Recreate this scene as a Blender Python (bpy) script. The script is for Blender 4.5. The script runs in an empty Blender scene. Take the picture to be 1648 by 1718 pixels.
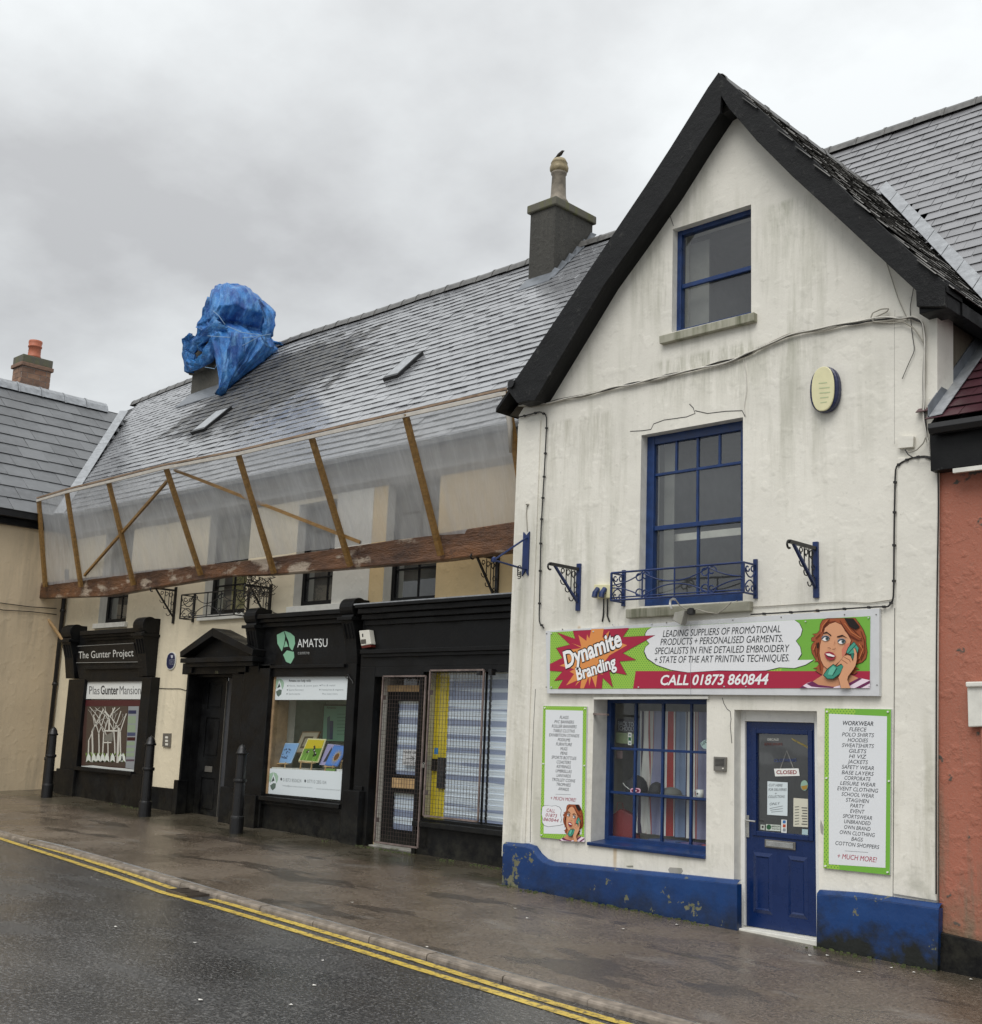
import bpy, bmesh, math, random
from math import sin, cos, pi, radians, sqrt, tan, atan2
from mathutils import Vector, Matrix, noise
from mathutils.geometry import tessellate_polygon
random.seed(7)
V = Vector
SC = bpy.context.scene
COL = SC.collection

# ------------------------------------------------------------ camera
FPX = 2000.0; PIT, ROL, YAW = 0.185, 0.040, -0.774; CH = 1.75
def _axes():
    f = V((sin(YAW)*cos(PIT), cos(YAW)*cos(PIT), sin(PIT)))
    r = V((cos(YAW), -sin(YAW), 0)); u = r.cross(f)
    return r*cos(ROL)+u*sin(ROL), u*cos(ROL)-r*sin(ROL), f
RR, UU, FF = _axes()
cam = bpy.data.objects.new('camera', bpy.data.cameras.new('camera')); COL.objects.link(cam)
cam.data.sensor_fit = 'HORIZONTAL'; cam.data.sensor_width = 36; cam.data.lens = FPX/1648*36
cam.data.clip_end = 2000; cam.data.clip_start = 0.1
m = Matrix((RR, UU, -FF)).transposed().to_4x4(); m.translation = V((0, 0, CH)); cam.matrix_world = m
SC.camera = cam
# ------------------------------------------------------------ sky, sun, exposure
SC.view_settings.view_transform = 'Standard'; SC.view_settings.look = 'None'
SC.view_settings.exposure = 0.42; SC.view_settings.gamma = 1.0
try: SC.view_settings.use_curve_mapping = False
except Exception: pass
SUN_EL, SUN_AZ = radians(54), radians(163)       # azimuth clockwise from +Y
w = bpy.data.worlds.new("World"); SC.world = w; w.use_nodes = True
nt = w.node_tree; nt.nodes.clear()
def wn(t, **k):
    n = nt.nodes.new(t)
    for a, b in k.items(): setattr(n, a, b)
    return n
sky = wn('ShaderNodeTexSky', sky_type='NISHITA', sun_disc=False, sun_elevation=SUN_EL, sun_rotation=SUN_AZ)
tc = wn('ShaderNodeTexCoord'); sep = wn('ShaderNodeSeparateXYZ'); nt.links.new(tc.outputs['Generated'], sep.inputs[0])
def wm(op, a, b=None, c=None):
    n = wn('ShaderNodeMath', operation=op)
    for i, x in enumerate((a, b, c)):
        if x is None: continue
        if isinstance(x, (int, float)): n.inputs[i].default_value = x
        else: nt.links.new(x, n.inputs[i])
    return n.outputs[0]
zz = wm('MAXIMUM', sep.outputs[2], 0.0); den = wm('ADD', zz, 0.22)
cmb = wn('ShaderNodeCombineXYZ')
nt.links.new(wm('DIVIDE', sep.outputs[0], den), cmb.inputs[0]); nt.links.new(wm('DIVIDE', sep.outputs[1], den), cmb.inputs[1])
cmb.inputs[2].default_value = 3.7
n1 = wn('ShaderNodeTexNoise'); n1.inputs['Scale'].default_value = 1.15; n1.inputs['Detail'].default_value = 7; n1.inputs['Roughness'].default_value = .52; n1.inputs['Distortion'].default_value = .25
nt.links.new(cmb.outputs[0], n1.inputs['Vector'])
n2 = wn('ShaderNodeTexNoise'); n2.inputs['Scale'].default_value = 3.2; n2.inputs['Detail'].default_value = 6; n2.inputs['Roughness'].default_value = .55
nt.links.new(cmb.outputs[0], n2.inputs['Vector'])
nn = wm('ADD', wm('MULTIPLY', n1.outputs[0], .68), wm('MULTIPLY', n2.outputs[0], .32))
cr = wn('ShaderNodeValToRGB'); nt.links.new(nn, cr.inputs[0])
cr.color_ramp.elements[0].position = .38; cr.color_ramp.elements[0].color = (.375, .38, .385, 1)
cr.color_ramp.elements[1].position = .60; cr.color_ramp.elements[1].color = (.60, .62, .625, 1)
lift = wm('ADD', wm('MULTIPLY', zz, .85), .82)          # an overcast sky is brighter overhead
mulc = wn('ShaderNodeVectorMath', operation='SCALE'); nt.links.new(cr.outputs[0], mulc.inputs[0])
nt.links.new(wm('MULTIPLY', lift, 10.0), mulc.inputs['Scale'])
mx = wn('ShaderNodeMixRGB'); mx.inputs[0].default_value = .94
nt.links.new(sky.outputs[0], mx.inputs[1]); nt.links.new(mulc.outputs[0], mx.inputs[2])
bg = wn('ShaderNodeBackground'); bg.inputs[1].default_value = .1; nt.links.new(mx.outputs[0], bg.inputs[0])
wo = wn('ShaderNodeOutputWorld'); nt.links.new(bg.outputs[0], wo.inputs[0])
sl = bpy.data.lights.new('sun', 'SUN'); sl.energy = 1.5; sl.angle = radians(40); sl.color = (1, .975, .94)
so = bpy.data.objects.new('sun', sl); COL.objects.link(so)
sd = V((sin(SUN_AZ)*cos(SUN_EL), cos(SUN_AZ)*cos(SUN_EL), sin(SUN_EL)))
so.rotation_euler = sd.to_track_quat('Z', 'Y').to_euler(); so.location = (0, 0, 30)

# ------------------------------------------------------------ measuring helpers: photo pixel -> point on a real plane
D = 10.65; YW = 11.60                      # front of the gabled house; front of the long house
def ray(x, y): return RR*(x-824)-UU*(y-859)+FF*FPX
def F(q, Y=D):
    d = ray(*q); d = d*(Y/d.y); return V((d.x, Y, d.z+CH))
def FX(q, X0):
    d = ray(*q); d = d*(X0/d.x); return V((d.x, d.y, d.z+CH))
def interp(x, xs, ys):
    if x <= xs[0]: return ys[0]
    for i in range(len(xs)-1):
        if x <= xs[i+1]: return ys[i]+(ys[i+1]-ys[i])*(x-xs[i])/(xs[i+1]-xs[i])
    return ys[-1]
def g0(x): return interp(x, [-40, -22.5, -16.4, -10.9, -6.8, -4.7, 0, 10, 30], [.55, .26, .14, .07, -.037, -.106, -.24, -.5, -1.0])
def gp(x, y): return g0(x)+.04*(y-D)
def GP(q, off=0.0):
    z = 0.0
    for i in range(25):
        d = ray(*q); d = d*((z-CH)/d.z); z = gp(d.x, d.y)+off
    return V((d.x, d.y, d.z+CH))
def onplane(q, z0, y0, t):                 # plane z = z0 + t (Y-y0)
    d = ray(*q); s = (z0-t*y0-CH)/(d.z-t*d.y); return V((0, 0, CH))+d*s
def proj(P):
    q = P-V((0, 0, CH)); return 824+FPX*q.dot(RR)/q.dot(FF), 859-FPX*q.dot(UU)/q.dot(FF)
def zf(ox, oy, s): return lambda x, y: (ox+x/s, oy+y/s)
A1 = zf(0, 560, 3.905); A2 = zf(0, 980, 3.903); A3 = zf(240, 940, 3.437); A4 = zf(580, 940, 3.303); A5 = zf(280, 640, 2.658)
A6 = zf(840, 1140, 3.735); A7 = zf(1200, 1140, 2.973); A8 = zf(900, 1020, 2.747)
B1 = zf(780, 640, 3.169); B2 = zf(1040, 300, 2.711); B3 = zf(1260, 720, 4.247); B4 = zf(840, 100, 3.583); B5 = zf(280, 460, 3.433)
C1 = zf(1330, 1020, 10.3); C2 = zf(910, 1040, 8.24); C3 = zf(440, 1120, 7.156); C4 = zf(1010, 1170, 6.363)
C5 = zf(1240, 1190, 7.47); C6 = zf(130, 1130, 9.54); C7 = zf(1560, 560, 7.81); C8 = zf(1000, 920, 5.683)
def PX(fn, pts): return [fn(*p) for p in pts]

# ------------------------------------------------------------ materials
MATS = {}
def lin(c):
    if isinstance(c, str):
        c = c.lstrip('#'); c = [int(c[i:i+2], 16)/255 for i in (0, 2, 4)]
        return tuple(((v+.055)/1.055)**2.4 if v > .04045 else v/12.92 for v in c)
    return tuple(c)
class NT:
    def __init__(s, name):
        s.m = bpy.data.materials.new(name); s.m.use_nodes = True; s.t = s.m.node_tree; s.t.nodes.clear()
        s.out = s.n('ShaderNodeOutputMaterial'); s.b = s.n('ShaderNodeBsdfPrincipled'); s.l(s.b.outputs[0], s.out.inputs[0])
        s.tc = s.n('ShaderNodeTexCoord'); s.geo = s.n('ShaderNodeNewGeometry')
        s.P = s.geo.outputs['Position']
    def n(s, t, **k):
        x = s.t.nodes.new(t)
        for a, b in k.items(): setattr(x, a, b)
        return x
    def l(s, a, b): s.t.links.new(a, b)
    def set(s, inp, v):
        if isinstance(v, (int, float)): inp.default_value = v
        elif isinstance(v, (tuple, list)): inp.default_value = tuple(v)+((1,) if len(v) == 3 and len(inp.default_value) == 4 else ())
        else: s.l(v, inp)
    def math(s, op, a, b=None, clamp=False):
        x = s.n('ShaderNodeMath', operation=op); x.use_clamp = clamp; s.set(x.inputs[0], a)
        if b is not None: s.set(x.inputs[1], b)
        return x.outputs[0]
    def map(s, sc, vec=None):
        x = s.n('ShaderNodeMapping'); x.inputs['Scale'].default_value = sc; s.l(vec or s.P, x.inputs[0]); return x.outputs[0]
    def noise(s, scale, detail=4, rough=.55, vec=None, dist=0):
        x = s.n('ShaderNodeTexNoise'); x.inputs['Scale'].default_value = scale; x.inputs['Detail'].default_value = detail
        x.inputs['Roughness'].default_value = rough; x.inputs['Distortion'].default_value = dist; s.l(vec or s.P, x.inputs['Vector']); return x.outputs[0]
    def voro(s, scale, vec=None, feat='F1'):
        x = s.n('ShaderNodeTexVoronoi', feature=feat); x.inputs['Scale'].default_value = scale; s.l(vec or s.P, x.inputs['Vector']); return x.outputs[0]
    def ramp(s, f, a, b, ca=0.0, cb=1.0):
        x = s.n('ShaderNodeMapRange'); x.clamp = True; s.l(f, x.inputs[0])
        for i, v in enumerate((a, b, ca, cb)): x.inputs[i+1].default_value = v
        return x.outputs[0]
    def mix(s, f, a, b):
        x = s.n('ShaderNodeMixRGB'); s.set(x.inputs[0], f); s.set(x.inputs[1], a); s.set(x.inputs[2], b); return x.outputs[0]
    def bump(s, h, st=.3, d=.01, prev=None):
        x = s.n('ShaderNodeBump'); x.inputs['Strength'].default_value = st; x.inputs['Distance'].default_value = d; s.l(h, x.inputs['Height'])
        if prev: s.l(prev, x.inputs['Normal'])
        return x.outputs[0]
    def fin(s, col, rough, nrm=None, metal=0.0, spec=.5):
        s.set(s.b.inputs['Base Color'], col); s.set(s.b.inputs['Roughness'], rough); s.set(s.b.inputs['Metallic'], metal)
        s.set(s.b.inputs['Specular IOR Level'], spec)
        if nrm: s.l(nrm, s.b.inputs['Normal'])
        return s.m
    def sepz(s):
        x = s.n('ShaderNodeSeparateXYZ'); s.l(s.P, x.inputs[0]); return x.outputs
def plain(name, c, r=.5, metal=0.0, var=.12, spec=.5, bs=60, bst=.12):
    if name in MATS: return MATS[name]
    c = lin(c); t = NT(name)
    n = t.noise(9, 5, .6); f = t.ramp(n, .3, .7)
    lo = tuple(v*(1-var) for v in c); hi = tuple(min(1, v*(1+var)) for v in c)
    MATS[name] = t.fin(t.mix(f, lo, hi), t.ramp(n, .3, .7, max(.03, r-.08), min(1, r+.1)), t.bump(t.noise(bs, 3), bst, .004), metal, spec)
    return MATS[name]
def flat(name, c, r=.45):
    if name in MATS: return MATS[name]
    t = NT(name); MATS[name] = t.fin(lin(c), r, None, 0, .35); return MATS[name]
def render_mat(name, c, stain=(.30, .29, .20), amt=.6, coarse=False, spots=None, rough=.75, base=None, pits=False):
    t = NT(name); c = lin(c)
    big = t.noise(.7, 4, .6); col = t.mix(t.ramp(big, .35, .7), c, tuple(v*.86 for v in c))
    st = t.noise(1.0, 5, .65, t.map((5.5, 5.5, .55))); msk = t.noise(.55, 3, .5, t.map((1, 1, .6)))
    f = t.math('MULTIPLY', t.ramp(st, .46, .64), t.ramp(msk, .42, .60)); f = t.math('MULTIPLY', f, amt)
    col = t.mix(f, col, stain)
    sp = t.noise(14, 6, .75); col = t.mix(t.ramp(sp, .60, .76, 0, .38), col, tuple(v*.55 for v in stain))
    fd = t.noise(60, 4, .7); col = t.mix(t.ramp(fd, .35, .75, 0, .14), col, (.42, .40, .33))
    if name == 'white_render':      # runs that start at a sill, bracket or cable and fade downwards
        s = t.sepz(); sn = t.noise(1.0, 6, .75, t.map((7, 1, .9)), .4)
        for (xa, xb, za, zb, k, cc) in ((-8.0, -6.45, 6.02, 5.2, 1.1, (.30, .30, .22)), (-8.25, -6.4, 7.62, 7.9, .0, stain), (-9.9, -8.3, 5.55, 4.1, .9, (.36, .35, .27)), (-6.5, -5.7, 7.5, 6.2, 1.0, (.33, .34, .25)), (-7.7, -6.9, 8.9, 7.75, .8, (.36, .36, .28)), (-6.9, -5.6, 5.95, 4.9, .8, (.36, .36, .28)), (-8.94, -8.87, 3.02, 2.55, 1.6, (.42, .27, .12)), (-5.90, -5.83, 3.08, 2.75, 1.6, (.42, .27, .12)), (-9.90, -9.82, 3.35, 2.2, 1.5, (.50, .36, .18)), (-8.35, -8.28, .62, .2, 1.6, (.46, .32, .15)), (-8.4, -6.6, .75, .35, .9, (.40, .40, .33))):
            if k == 0: continue
            fx = t.math('MULTIPLY', t.ramp(s[0], xa, xa+min(.25, (xb-xa)*.4)), t.ramp(s[0], xb-min(.25, (xb-xa)*.4), xb, 1, 0)); fz = t.math('MULTIPLY', t.ramp(s[2], za-.02, za+.03, 1, 0), t.ramp(s[2], zb, za, 0, 1))
            ff = t.math('MULTIPLY', t.math('MULTIPLY', fx, fz), t.math('MULTIPLY', t.ramp(sn, .42, .62) if xb-xa > .1 else 1.0, k), True); col = t.mix(t.math('MULTIPLY', ff, .62), col, cc)
    if base:      # splash dirt rising from the pavement
        z = t.sepz()[2]; ff = t.math('SUBTRACT', t.ramp(z, base[0], base[1], 1, 0), t.ramp(t.noise(5, 4), .3, .7, .0, .7)); ff = t.math('MULTIPLY', ff, .8, True)
        col = t.mix(ff, col, (.12, .13, .08))
    h1 = t.noise(2.2, 4, .55); h2 = t.noise(22, 5, .6)
    if coarse:
        h3 = t.noise(30, 3, .75); nb = t.bump(t.ramp(t.noise(11, 3, .5), .5, .7), .5, .012, t.bump(h3, .5, .008, t.bump(h1, .5, .03)))
    else:
        lump = t.ramp(t.noise(7, 2, .4), .55, .75)
        nb = t.bump(h2, .3, .006, t.bump(lump, .35, .01, t.bump(h1, .45, .03)))
    if pits:
        pf = t.ramp(t.noise(5.5, 3, .55), .67, .70); col = t.mix(pf, col, (.10, .085, .07)); nb = t.bump(pf, -.6, .01, nb)
    MATS[name] = t.fin(col, rough, nb, 0, .35); return MATS[name]
render_mat('white_render', (.81, .785, .705), (.36, .36, .28), .5)
render_mat('pier_render', (.81, .785, .705), (.40, .39, .30), .6, base=(.2, .9))
render_mat('cream_render', (.77, .68, .50), (.40, .36, .27), .35)
render_mat('offwhite_render', (.74, .72, .65), (.42, .40, .33), .4)
render_mat('tan_render', (.68, .51, .27), (.40, .33, .22), .3)
render_mat('buff_render', (.74, .60, .41), (.33, .28, .20), .4)
render_mat('orange_roughcast', (.40, .135, .085), (.20, .13, .09), .9, coarse=True, base=(.1, .9), pits=True)
render_mat('brown_render', (.115, .098, .07), (.2, .18, .13), .5)
render_mat('grey_stone', (.36, .35, .32), (.14, .15, .09), .9)
render_mat('mossy_stone', (.40, .39, .31), (.08, .09, .04), 1.0)
render_mat('cornice_render', (.43, .42, .40), (.25, .25, .22), .5)
render_mat('dark_stack', (.036, .035, .032), (.085, .08, .065), .6, coarse=True)
render_mat('rubble_stack', (.075, .07, .058), (.05, .05, .04), .8, coarse=True)
render_mat('mossy_cap', (.11, .105, .08), (.12, .13, .03), 1.0)
plain('blue_paint', (.006, .030, .118), .35, var=.3); plain('door_blue', (.003, .018, .088), .28, var=.08, bst=.03)
t = NT('black_paint'); sc_ = t.noise(2.5, 5, .65); col = t.mix(t.ramp(sc_, .4, .7), (.004, .004, .0045), (.011, .0115, .012)); ch_ = t.ramp(t.noise(11, 6, .75), .66, .71, 0, .8); col = t.mix(ch_, col, (.055, .055, .052))
zd = t.math('MULTIPLY', t.ramp(t.sepz()[2], .15, .75, 1, 0), t.ramp(t.noise(6, 5, .7), .4, .7, 0, .55)); col = t.mix(zd, col, (.05, .048, .036))
MATS['black_paint'] = t.fin(col, t.ramp(sc_, .35, .65, .28, .6), t.bump(t.noise(18, 4), .4, .006, t.bump(t.noise(3, 3), .3, .012)), 0, .22)
t = NT('barge_paint'); a_ = t.noise(2.5, 6, .7, t.map((1, 1, 2.5))); col = t.mix(t.ramp(a_, .35, .68), (.006, .006, .0065), (.020, .021, .022)); col = t.mix(t.ramp(t.noise(9, 6, .75), .60, .68, 0, .7), col, (.06, .06, .055))
MATS['barge_paint'] = t.fin(col, t.ramp(a_, .35, .65, .4, .75), t.bump(t.noise(9, 6, .75), .8, .02, t.bump(t.noise(2, 3), .4, .03)), 0, .2); plain('black_iron', (.007, .007, .008), .42, var=.3)
plain('blue_iron', (.008, .025, .105), .4, var=.35); plain('grey_door', (.045, .048, .055), .4)
plain('white_upvc', (.78, .78, .75), .3, var=.04, bst=.02); plain('painted_white', (.70, .69, .63), .55, var=.1)
plain('sign_metal', (.62, .63, .64), .35, var=.05, bst=.02); plain('chrome', (.6, .6, .58), .25, 1.0)
plain('gunmetal', (.22, .21, .19), .4, .6); plain('plastic_cream', (.72, .68, .42), .4, var=.05); plain('plastic_white', (.72, .70, .62), .4, var=.06)
plain('navy_plastic', (.01, .015, .06), .3); plain('lead', (.33, .345, .36), .38, .2, var=.25); plain('lead_dark', (.15, .165, .185), .38, .2, var=.3)
plain('cable_grey', (.33, .31, .26), .6); plain('cable_white', (.6, .58, .52), .5); plain('cable_black', (.015, .014, .014), .5)
plain('terracotta', (.42, .13, .07), .6); plain('clay_pot', (.22, .19, .15), .6, var=.35); plain('clay_cap', (.32, .26, .15), .5, var=.35)
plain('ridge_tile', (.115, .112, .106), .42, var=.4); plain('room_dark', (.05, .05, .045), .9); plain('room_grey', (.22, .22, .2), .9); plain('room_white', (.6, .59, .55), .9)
plain('room_sage', (.40, .50, .42), .9); plain('raw_wood', (.50, .33, .16), .6, var=.25); plain('frame_wood', (.33, .22, .12), .6, var=.25)
plain('rusty_wire', (.20, .155, .14), .6, .3, var=.4); plain('mesh_wire', (.075, .055, .048), .6, .3, var=.4); plain('kerb_stone', (.23, .195, .16), .38, var=.45, bs=35, bst=.8)
plain('dark_twig', (.06, .045, .03), .8); plain('moss', (.055, .07, .02), .8, var=.5); plain('litter', (.75, .73, .68), .7); plain('cast_iron', (.075, .06, .048), .4, var=.4)
plain('plum_curtain', (.05, .02, .05), .8); plain('yellow_board', (.82, .62, .03), .5); plain('cap_black', (.015, .014, .016), .7); plain('cap_grey', (.12, .12, .11), .8)
plain('feather', (.03, .025, .02), .7); plain('rope', (.22, .34, .48), .7); plain('net_wrap', (.46, .43, .38), .7)
# peeling painted plinth
def plinth_mat():
    t = NT('plinth_paint'); c = (.006, .045, .17)
    col = t.mix(t.ramp(t.noise(1.5, 5, .6), .35, .7), c, (.004, .030, .125))
    s = t.sepz(); hx = t.math('ADD', s[2], t.math('MULTIPLY', t.math('ADD', s[0], 6.5), .03))
    ff = t.math('ADD', t.ramp(hx, -.12, .36, 1.1, 0), t.ramp(t.noise(3.2, 5, .65), .35, .70, -.55, .45))
    rgt = t.ramp(s[0], -6.6, -5.6, .7, 1.5)
    ff = t.math('MULTIPLY', ff, rgt, True); col = t.mix(ff, col, (.009, .011, .009))
    pn = t.noise(4.0, 5, .7); lft = t.ramp(s[0], -9.9, -9.3, .13, 0.0); pf = t.ramp(t.math('ADD', pn, lft), .628, .64)
    col = t.mix(pf, col, t.mix(t.noise(20, 2), (.22, .20, .13), (.07, .09, .04)))
    nb = t.bump(t.noise(2.5, 4), .5, .03, t.bump(pf, -.5, .008, t.bump(t.noise(30, 4), .25, .006)))
    MATS['plinth_paint'] = t.fin(col, t.ramp(pn, .4, .7, .3, .6), nb)
plinth_mat()
def slate_mat(name, c, r0=.2, r1=.42, var=.5, patch=None, ior=1.5):
    t = NT(name); oi = t.n('ShaderNodeObjectInfo'); at = t.n('ShaderNodeAttribute', attribute_name='rnd')
    f = t.math('FRACT', t.math('ADD', oi.outputs['Random'], at.outputs['Fac']))
    col = t.mix(f, tuple(v*(1-var) for v in c), tuple(v*(1+var) for v in c))
    col = t.mix(t.ramp(t.noise(6, 5, .6), .4, .75, 0, .5), col, tuple(v*1.5 for v in c))
    rn = t.ramp(t.noise(1.1, 4, .6), .35, .65, r0, r1)
    if patch is not None:      # darker, rougher slates around a spot
        cen, ax, k = patch
        mp = t.n('ShaderNodeMapping'); mp.vector_type = 'TEXTURE'; mp.inputs['Location'].default_value = cen; mp.inputs['Scale'].default_value = ax
        t.l(t.P, mp.inputs[0]); ln = t.n('ShaderNodeVectorMath', operation='LENGTH'); t.l(mp.outputs[0], ln.inputs[0])
        pf = t.ramp(t.math('ADD', ln.outputs['Value'], t.ramp(t.noise(1.6, 5, .7), .3, .7, -.35, .35)), .80, 1.05, 1, 0)
        rn = t.math('ADD', rn, t.math('MULTIPLY', pf, .34), True); col = t.mix(t.math('MULTIPLY', pf, .92), col, t.mix(t.ramp(t.noise(7, 5, .7), .35, .7), (.028, .033, .045), (.13, .125, .11)))
        sp = t.math('SUBTRACT', .6, t.math('MULTIPLY', pf, .55))
    t.fin(col, rn, t.bump(t.noise(16, 5, .65), .35, .006), 0, .6); t.b.inputs['IOR'].default_value = ior
    if patch is not None: t.l(sp, t.b.inputs['Specular IOR Level'])
    MATS[name] = t.m
PC_ = tuple(onplane((452, 648), 5.93, 11.3, 1.02))
slate_mat('slate_main', (.19, .195, .205), .12, .26, .13, (PC_, (3.3, 2.1, 2.1), 1), 3.6)
slate_mat('slate_right', (.17, .17, .178), .26, .40, .15, None, 2.2)
slate_mat('slate_wing', (.115, .12, .125), .36, .5, .2, None, 1.55)
slate_mat('slate_gable', (.075, .072, .064), .3, .5, .6)
slate_mat('slate_plum', (.060, .022, .028), .3, .45, .25)
def wood_mat(name, c1, c2, r=.5):
    t = NT(name); n = t.noise(3, 6, .65, t.map((1.5, 8, 8))); col = t.mix(t.ramp(n, .35, .68), c1, c2)
    MATS[name] = t.fin(col, r, t.bump(t.noise(14, 4, .6, t.map((1, 6, 6))), .4, .006))
wood_mat('post_wood', (.16, .085, .022), (.30, .17, .05)); wood_mat('rail_wood', (.16, .10, .06), (.34, .24, .16))
def beam_mat():
    t = NT('beam_wood'); n = t.noise(1.3, 6, .7, t.map((1, 3, 2))); col = t.mix(t.ramp(n, .35, .7), (.050, .021, .010), (.21, .088, .032))
    col = t.mix(t.ramp(t.noise(.9, 5, .62, t.map((1.0, 2, 2.2))), .54, .60), col, (.42, .34, .26))
    col = t.mix(t.ramp(t.noise(4, 5, .7), .62, .7), col, (.035, .018, .012))
    MATS['beam_wood'] = t.fin(col, .42, t.bump(t.noise(3, 6, .75, t.map((1, 3, 4))), 1.0, .05))
beam_mat()
def pat_mat(name, kind):
    t = NT(name); s = t.sepz()
    if kind == 'blind':
        a = t.noise(7, 3, .6, t.map((.02, .02, 1))); b = t.math('SINE', t.math('MULTIPLY', s[2], 34.0)); c = t.math('SINE', t.math('MULTIPLY', s[2], 190.0))
        f = t.math('ADD', t.math('MULTIPLY', b, .3), t.ramp(a, .3, .7)); f1 = t.ramp(f, .60, .66); f2 = t.math('MULTIPLY', t.ramp(c, .1, .3), .55)
        col = t.mix(f2, (.84, .88, .95), (.64, .71, .84)); col = t.mix(f1, col, (.34, .38, .53)); t.fin(col, .6)
    if kind == 'curtain':
        cr = t.n('ShaderNodeValToRGB'); u = t.math('FRACT', t.math('MULTIPLY', s[0], 1/.62)); t.l(u, cr.inputs[0]); r = cr.color_ramp; r.interpolation = 'CONSTANT'
        st = [(0, (.80, .78, .74)), (.10, (.50, .05, .04)), (.19, (.80, .78, .74)), (.22, (.03, .02, .06)), (.27, (.22, .29, .45)), (.45, (.80, .78, .74)), (.47, (.05, .03, .07)), (.53, (.80, .78, .74)), (.66, (.40, .12, .12)), (.68, (.6, .58, .54)), (.74, (.40, .12, .12)), (.76, (.3, .3, .45)), (.94, (.80, .78, .74)), (.96, (.05, .04, .07))]
        r.elements[0].position, r.elements[0].color = 0, st[0][1]+(1,); r.elements[1].position, r.elements[1].color = st[1][0], st[1][1]+(1,)
        for p, c in st[2:]:
            e = r.elements.new(p); e.color = c+(1,)
        t.fin(cr.outputs[0], .85)
    if kind == 'dots':
        dx = t.math('SINE', t.math('MULTIPLY', s[0], 190.0)); dz = t.math('SINE', t.math('MULTIPLY', s[2], 150.0))
        t.fin(t.mix(t.ramp(t.math('MULTIPLY', dx, dz), .45, .6), lin('#97c348'), lin('#4f8f3a')), .4)
    MATS[name] = t.m
pat_mat('blind', 'blind'); pat_mat('curtain', 'curtain'); pat_mat('dot_green', 'dots')
def ground_mats():
    t = NT('asphalt'); big = t.noise(.45, 5, .6); col = t.mix(t.ramp(big, .35, .65), (.018, .018, .019), (.075, .073, .071))
    ch = t.noise(38, 4, .75); col = t.mix(t.ramp(t.noise(2.6, 5, .7, t.map((.6, 1.6, 1))), .45, .65, 0, .6), col, (.026, .026, .027)); col = t.mix(t.ramp(ch, .50, .66, 0, .9), col, (.21, .205, .20)); col = t.mix(t.ramp(t.noise(27, 4, .75), .54, .68, 0, .85), col, (.010, .010, .010))
    wet = t.noise(.7, 5, .6, t.map((.7, 1.8, 1))); wf = t.ramp(wet, .42, .60); lump = t.noise(34, 4, .7)
    nb = t.bump(lump, .42, .012, t.bump(t.noise(9, 3, .6), .15, .02)); rg = t.math('ADD', t.ramp(wet, .38, .62, .10, .34), t.ramp(ch, .4, .7, -.03, .10))
    MATS['asphalt'] = t.fin(col, rg, nb, 0, .8)
    t = NT('pavement_tarmac'); big = t.noise(.5, 5, .6); col = t.mix(t.ramp(big, .35, .68), (.098, .074, .052), (.185, .146, .108))
    col = t.mix(t.ramp(t.noise(42, 4, .75), .50, .66, 0, .75), col, (.28, .24, .205)); col = t.mix(t.ramp(t.noise(30, 4, .75), .52, .66, 0, .85), col, (.028, .022, .018))
    dk = t.noise(1.0, 5, .62, t.map((.55, 1.6, 1))); df = t.ramp(dk, .57, .61); col = t.mix(t.math('MULTIPLY', df, .6), col, (.04, .033, .028))
    lt = t.ramp(t.noise(1.3, 4, .55, t.map((.8, 1.5, 1))), .60, .72, 0, .35); col = t.mix(lt, col, (.30, .29, .27))
    cn = t.n('ShaderNodeVectorMath', operation='ADD'); t.l(t.P, cn.inputs[0]); nz = t.n('ShaderNodeTexNoise'); nz.inputs['Scale'].default_value = 3; t.l(t.P, nz.inputs['Vector']); sc_ = t.n('ShaderNodeVectorMath', operation='SCALE'); t.l(nz.outputs['Color'], sc_.inputs[0]); sc_.inputs['Scale'].default_value = .5; t.l(sc_.outputs[0], cn.inputs[1])
    crk = t.ramp(t.voro(1.1, cn.outputs[0], 'DISTANCE_TO_EDGE'), 0, .012, .55, 0); crk = t.math('MULTIPLY', crk, t.ramp(t.noise(.6, 3), .5, .56)); col = t.mix(crk, col, (.02, .018, .015))
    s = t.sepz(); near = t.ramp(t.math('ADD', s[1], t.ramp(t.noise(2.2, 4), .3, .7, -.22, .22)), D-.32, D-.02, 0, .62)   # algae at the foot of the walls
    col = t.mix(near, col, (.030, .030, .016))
    rr = t.math('ADD', t.ramp(t.noise(.9, 4, .6), .42, .58, .10, .36), t.math('MULTIPLY', df, -.12), True)
    MATS['pavement_tarmac'] = t.fin(col, rr, t.bump(t.noise(36, 4, .75), .5, .012, t.bump(t.noise(1.6, 3), .4, .03)), 0, .8)
    t = NT('yellow_paint'); w_ = t.noise(16, 5, .75); col = t.mix(t.ramp(t.noise(2, 4), .35, .7), (.68, .50, .09), (.54, .38, .07)); col = t.mix(t.ramp(w_, .50, .62, 0, .85), col, (.07, .06, .05))
    MATS['yellow_paint'] = t.fin(col, t.ramp(w_, .4, .7, .28, .5), t.bump(t.noise(75, 4), .6, .008))
ground_mats()
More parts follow.
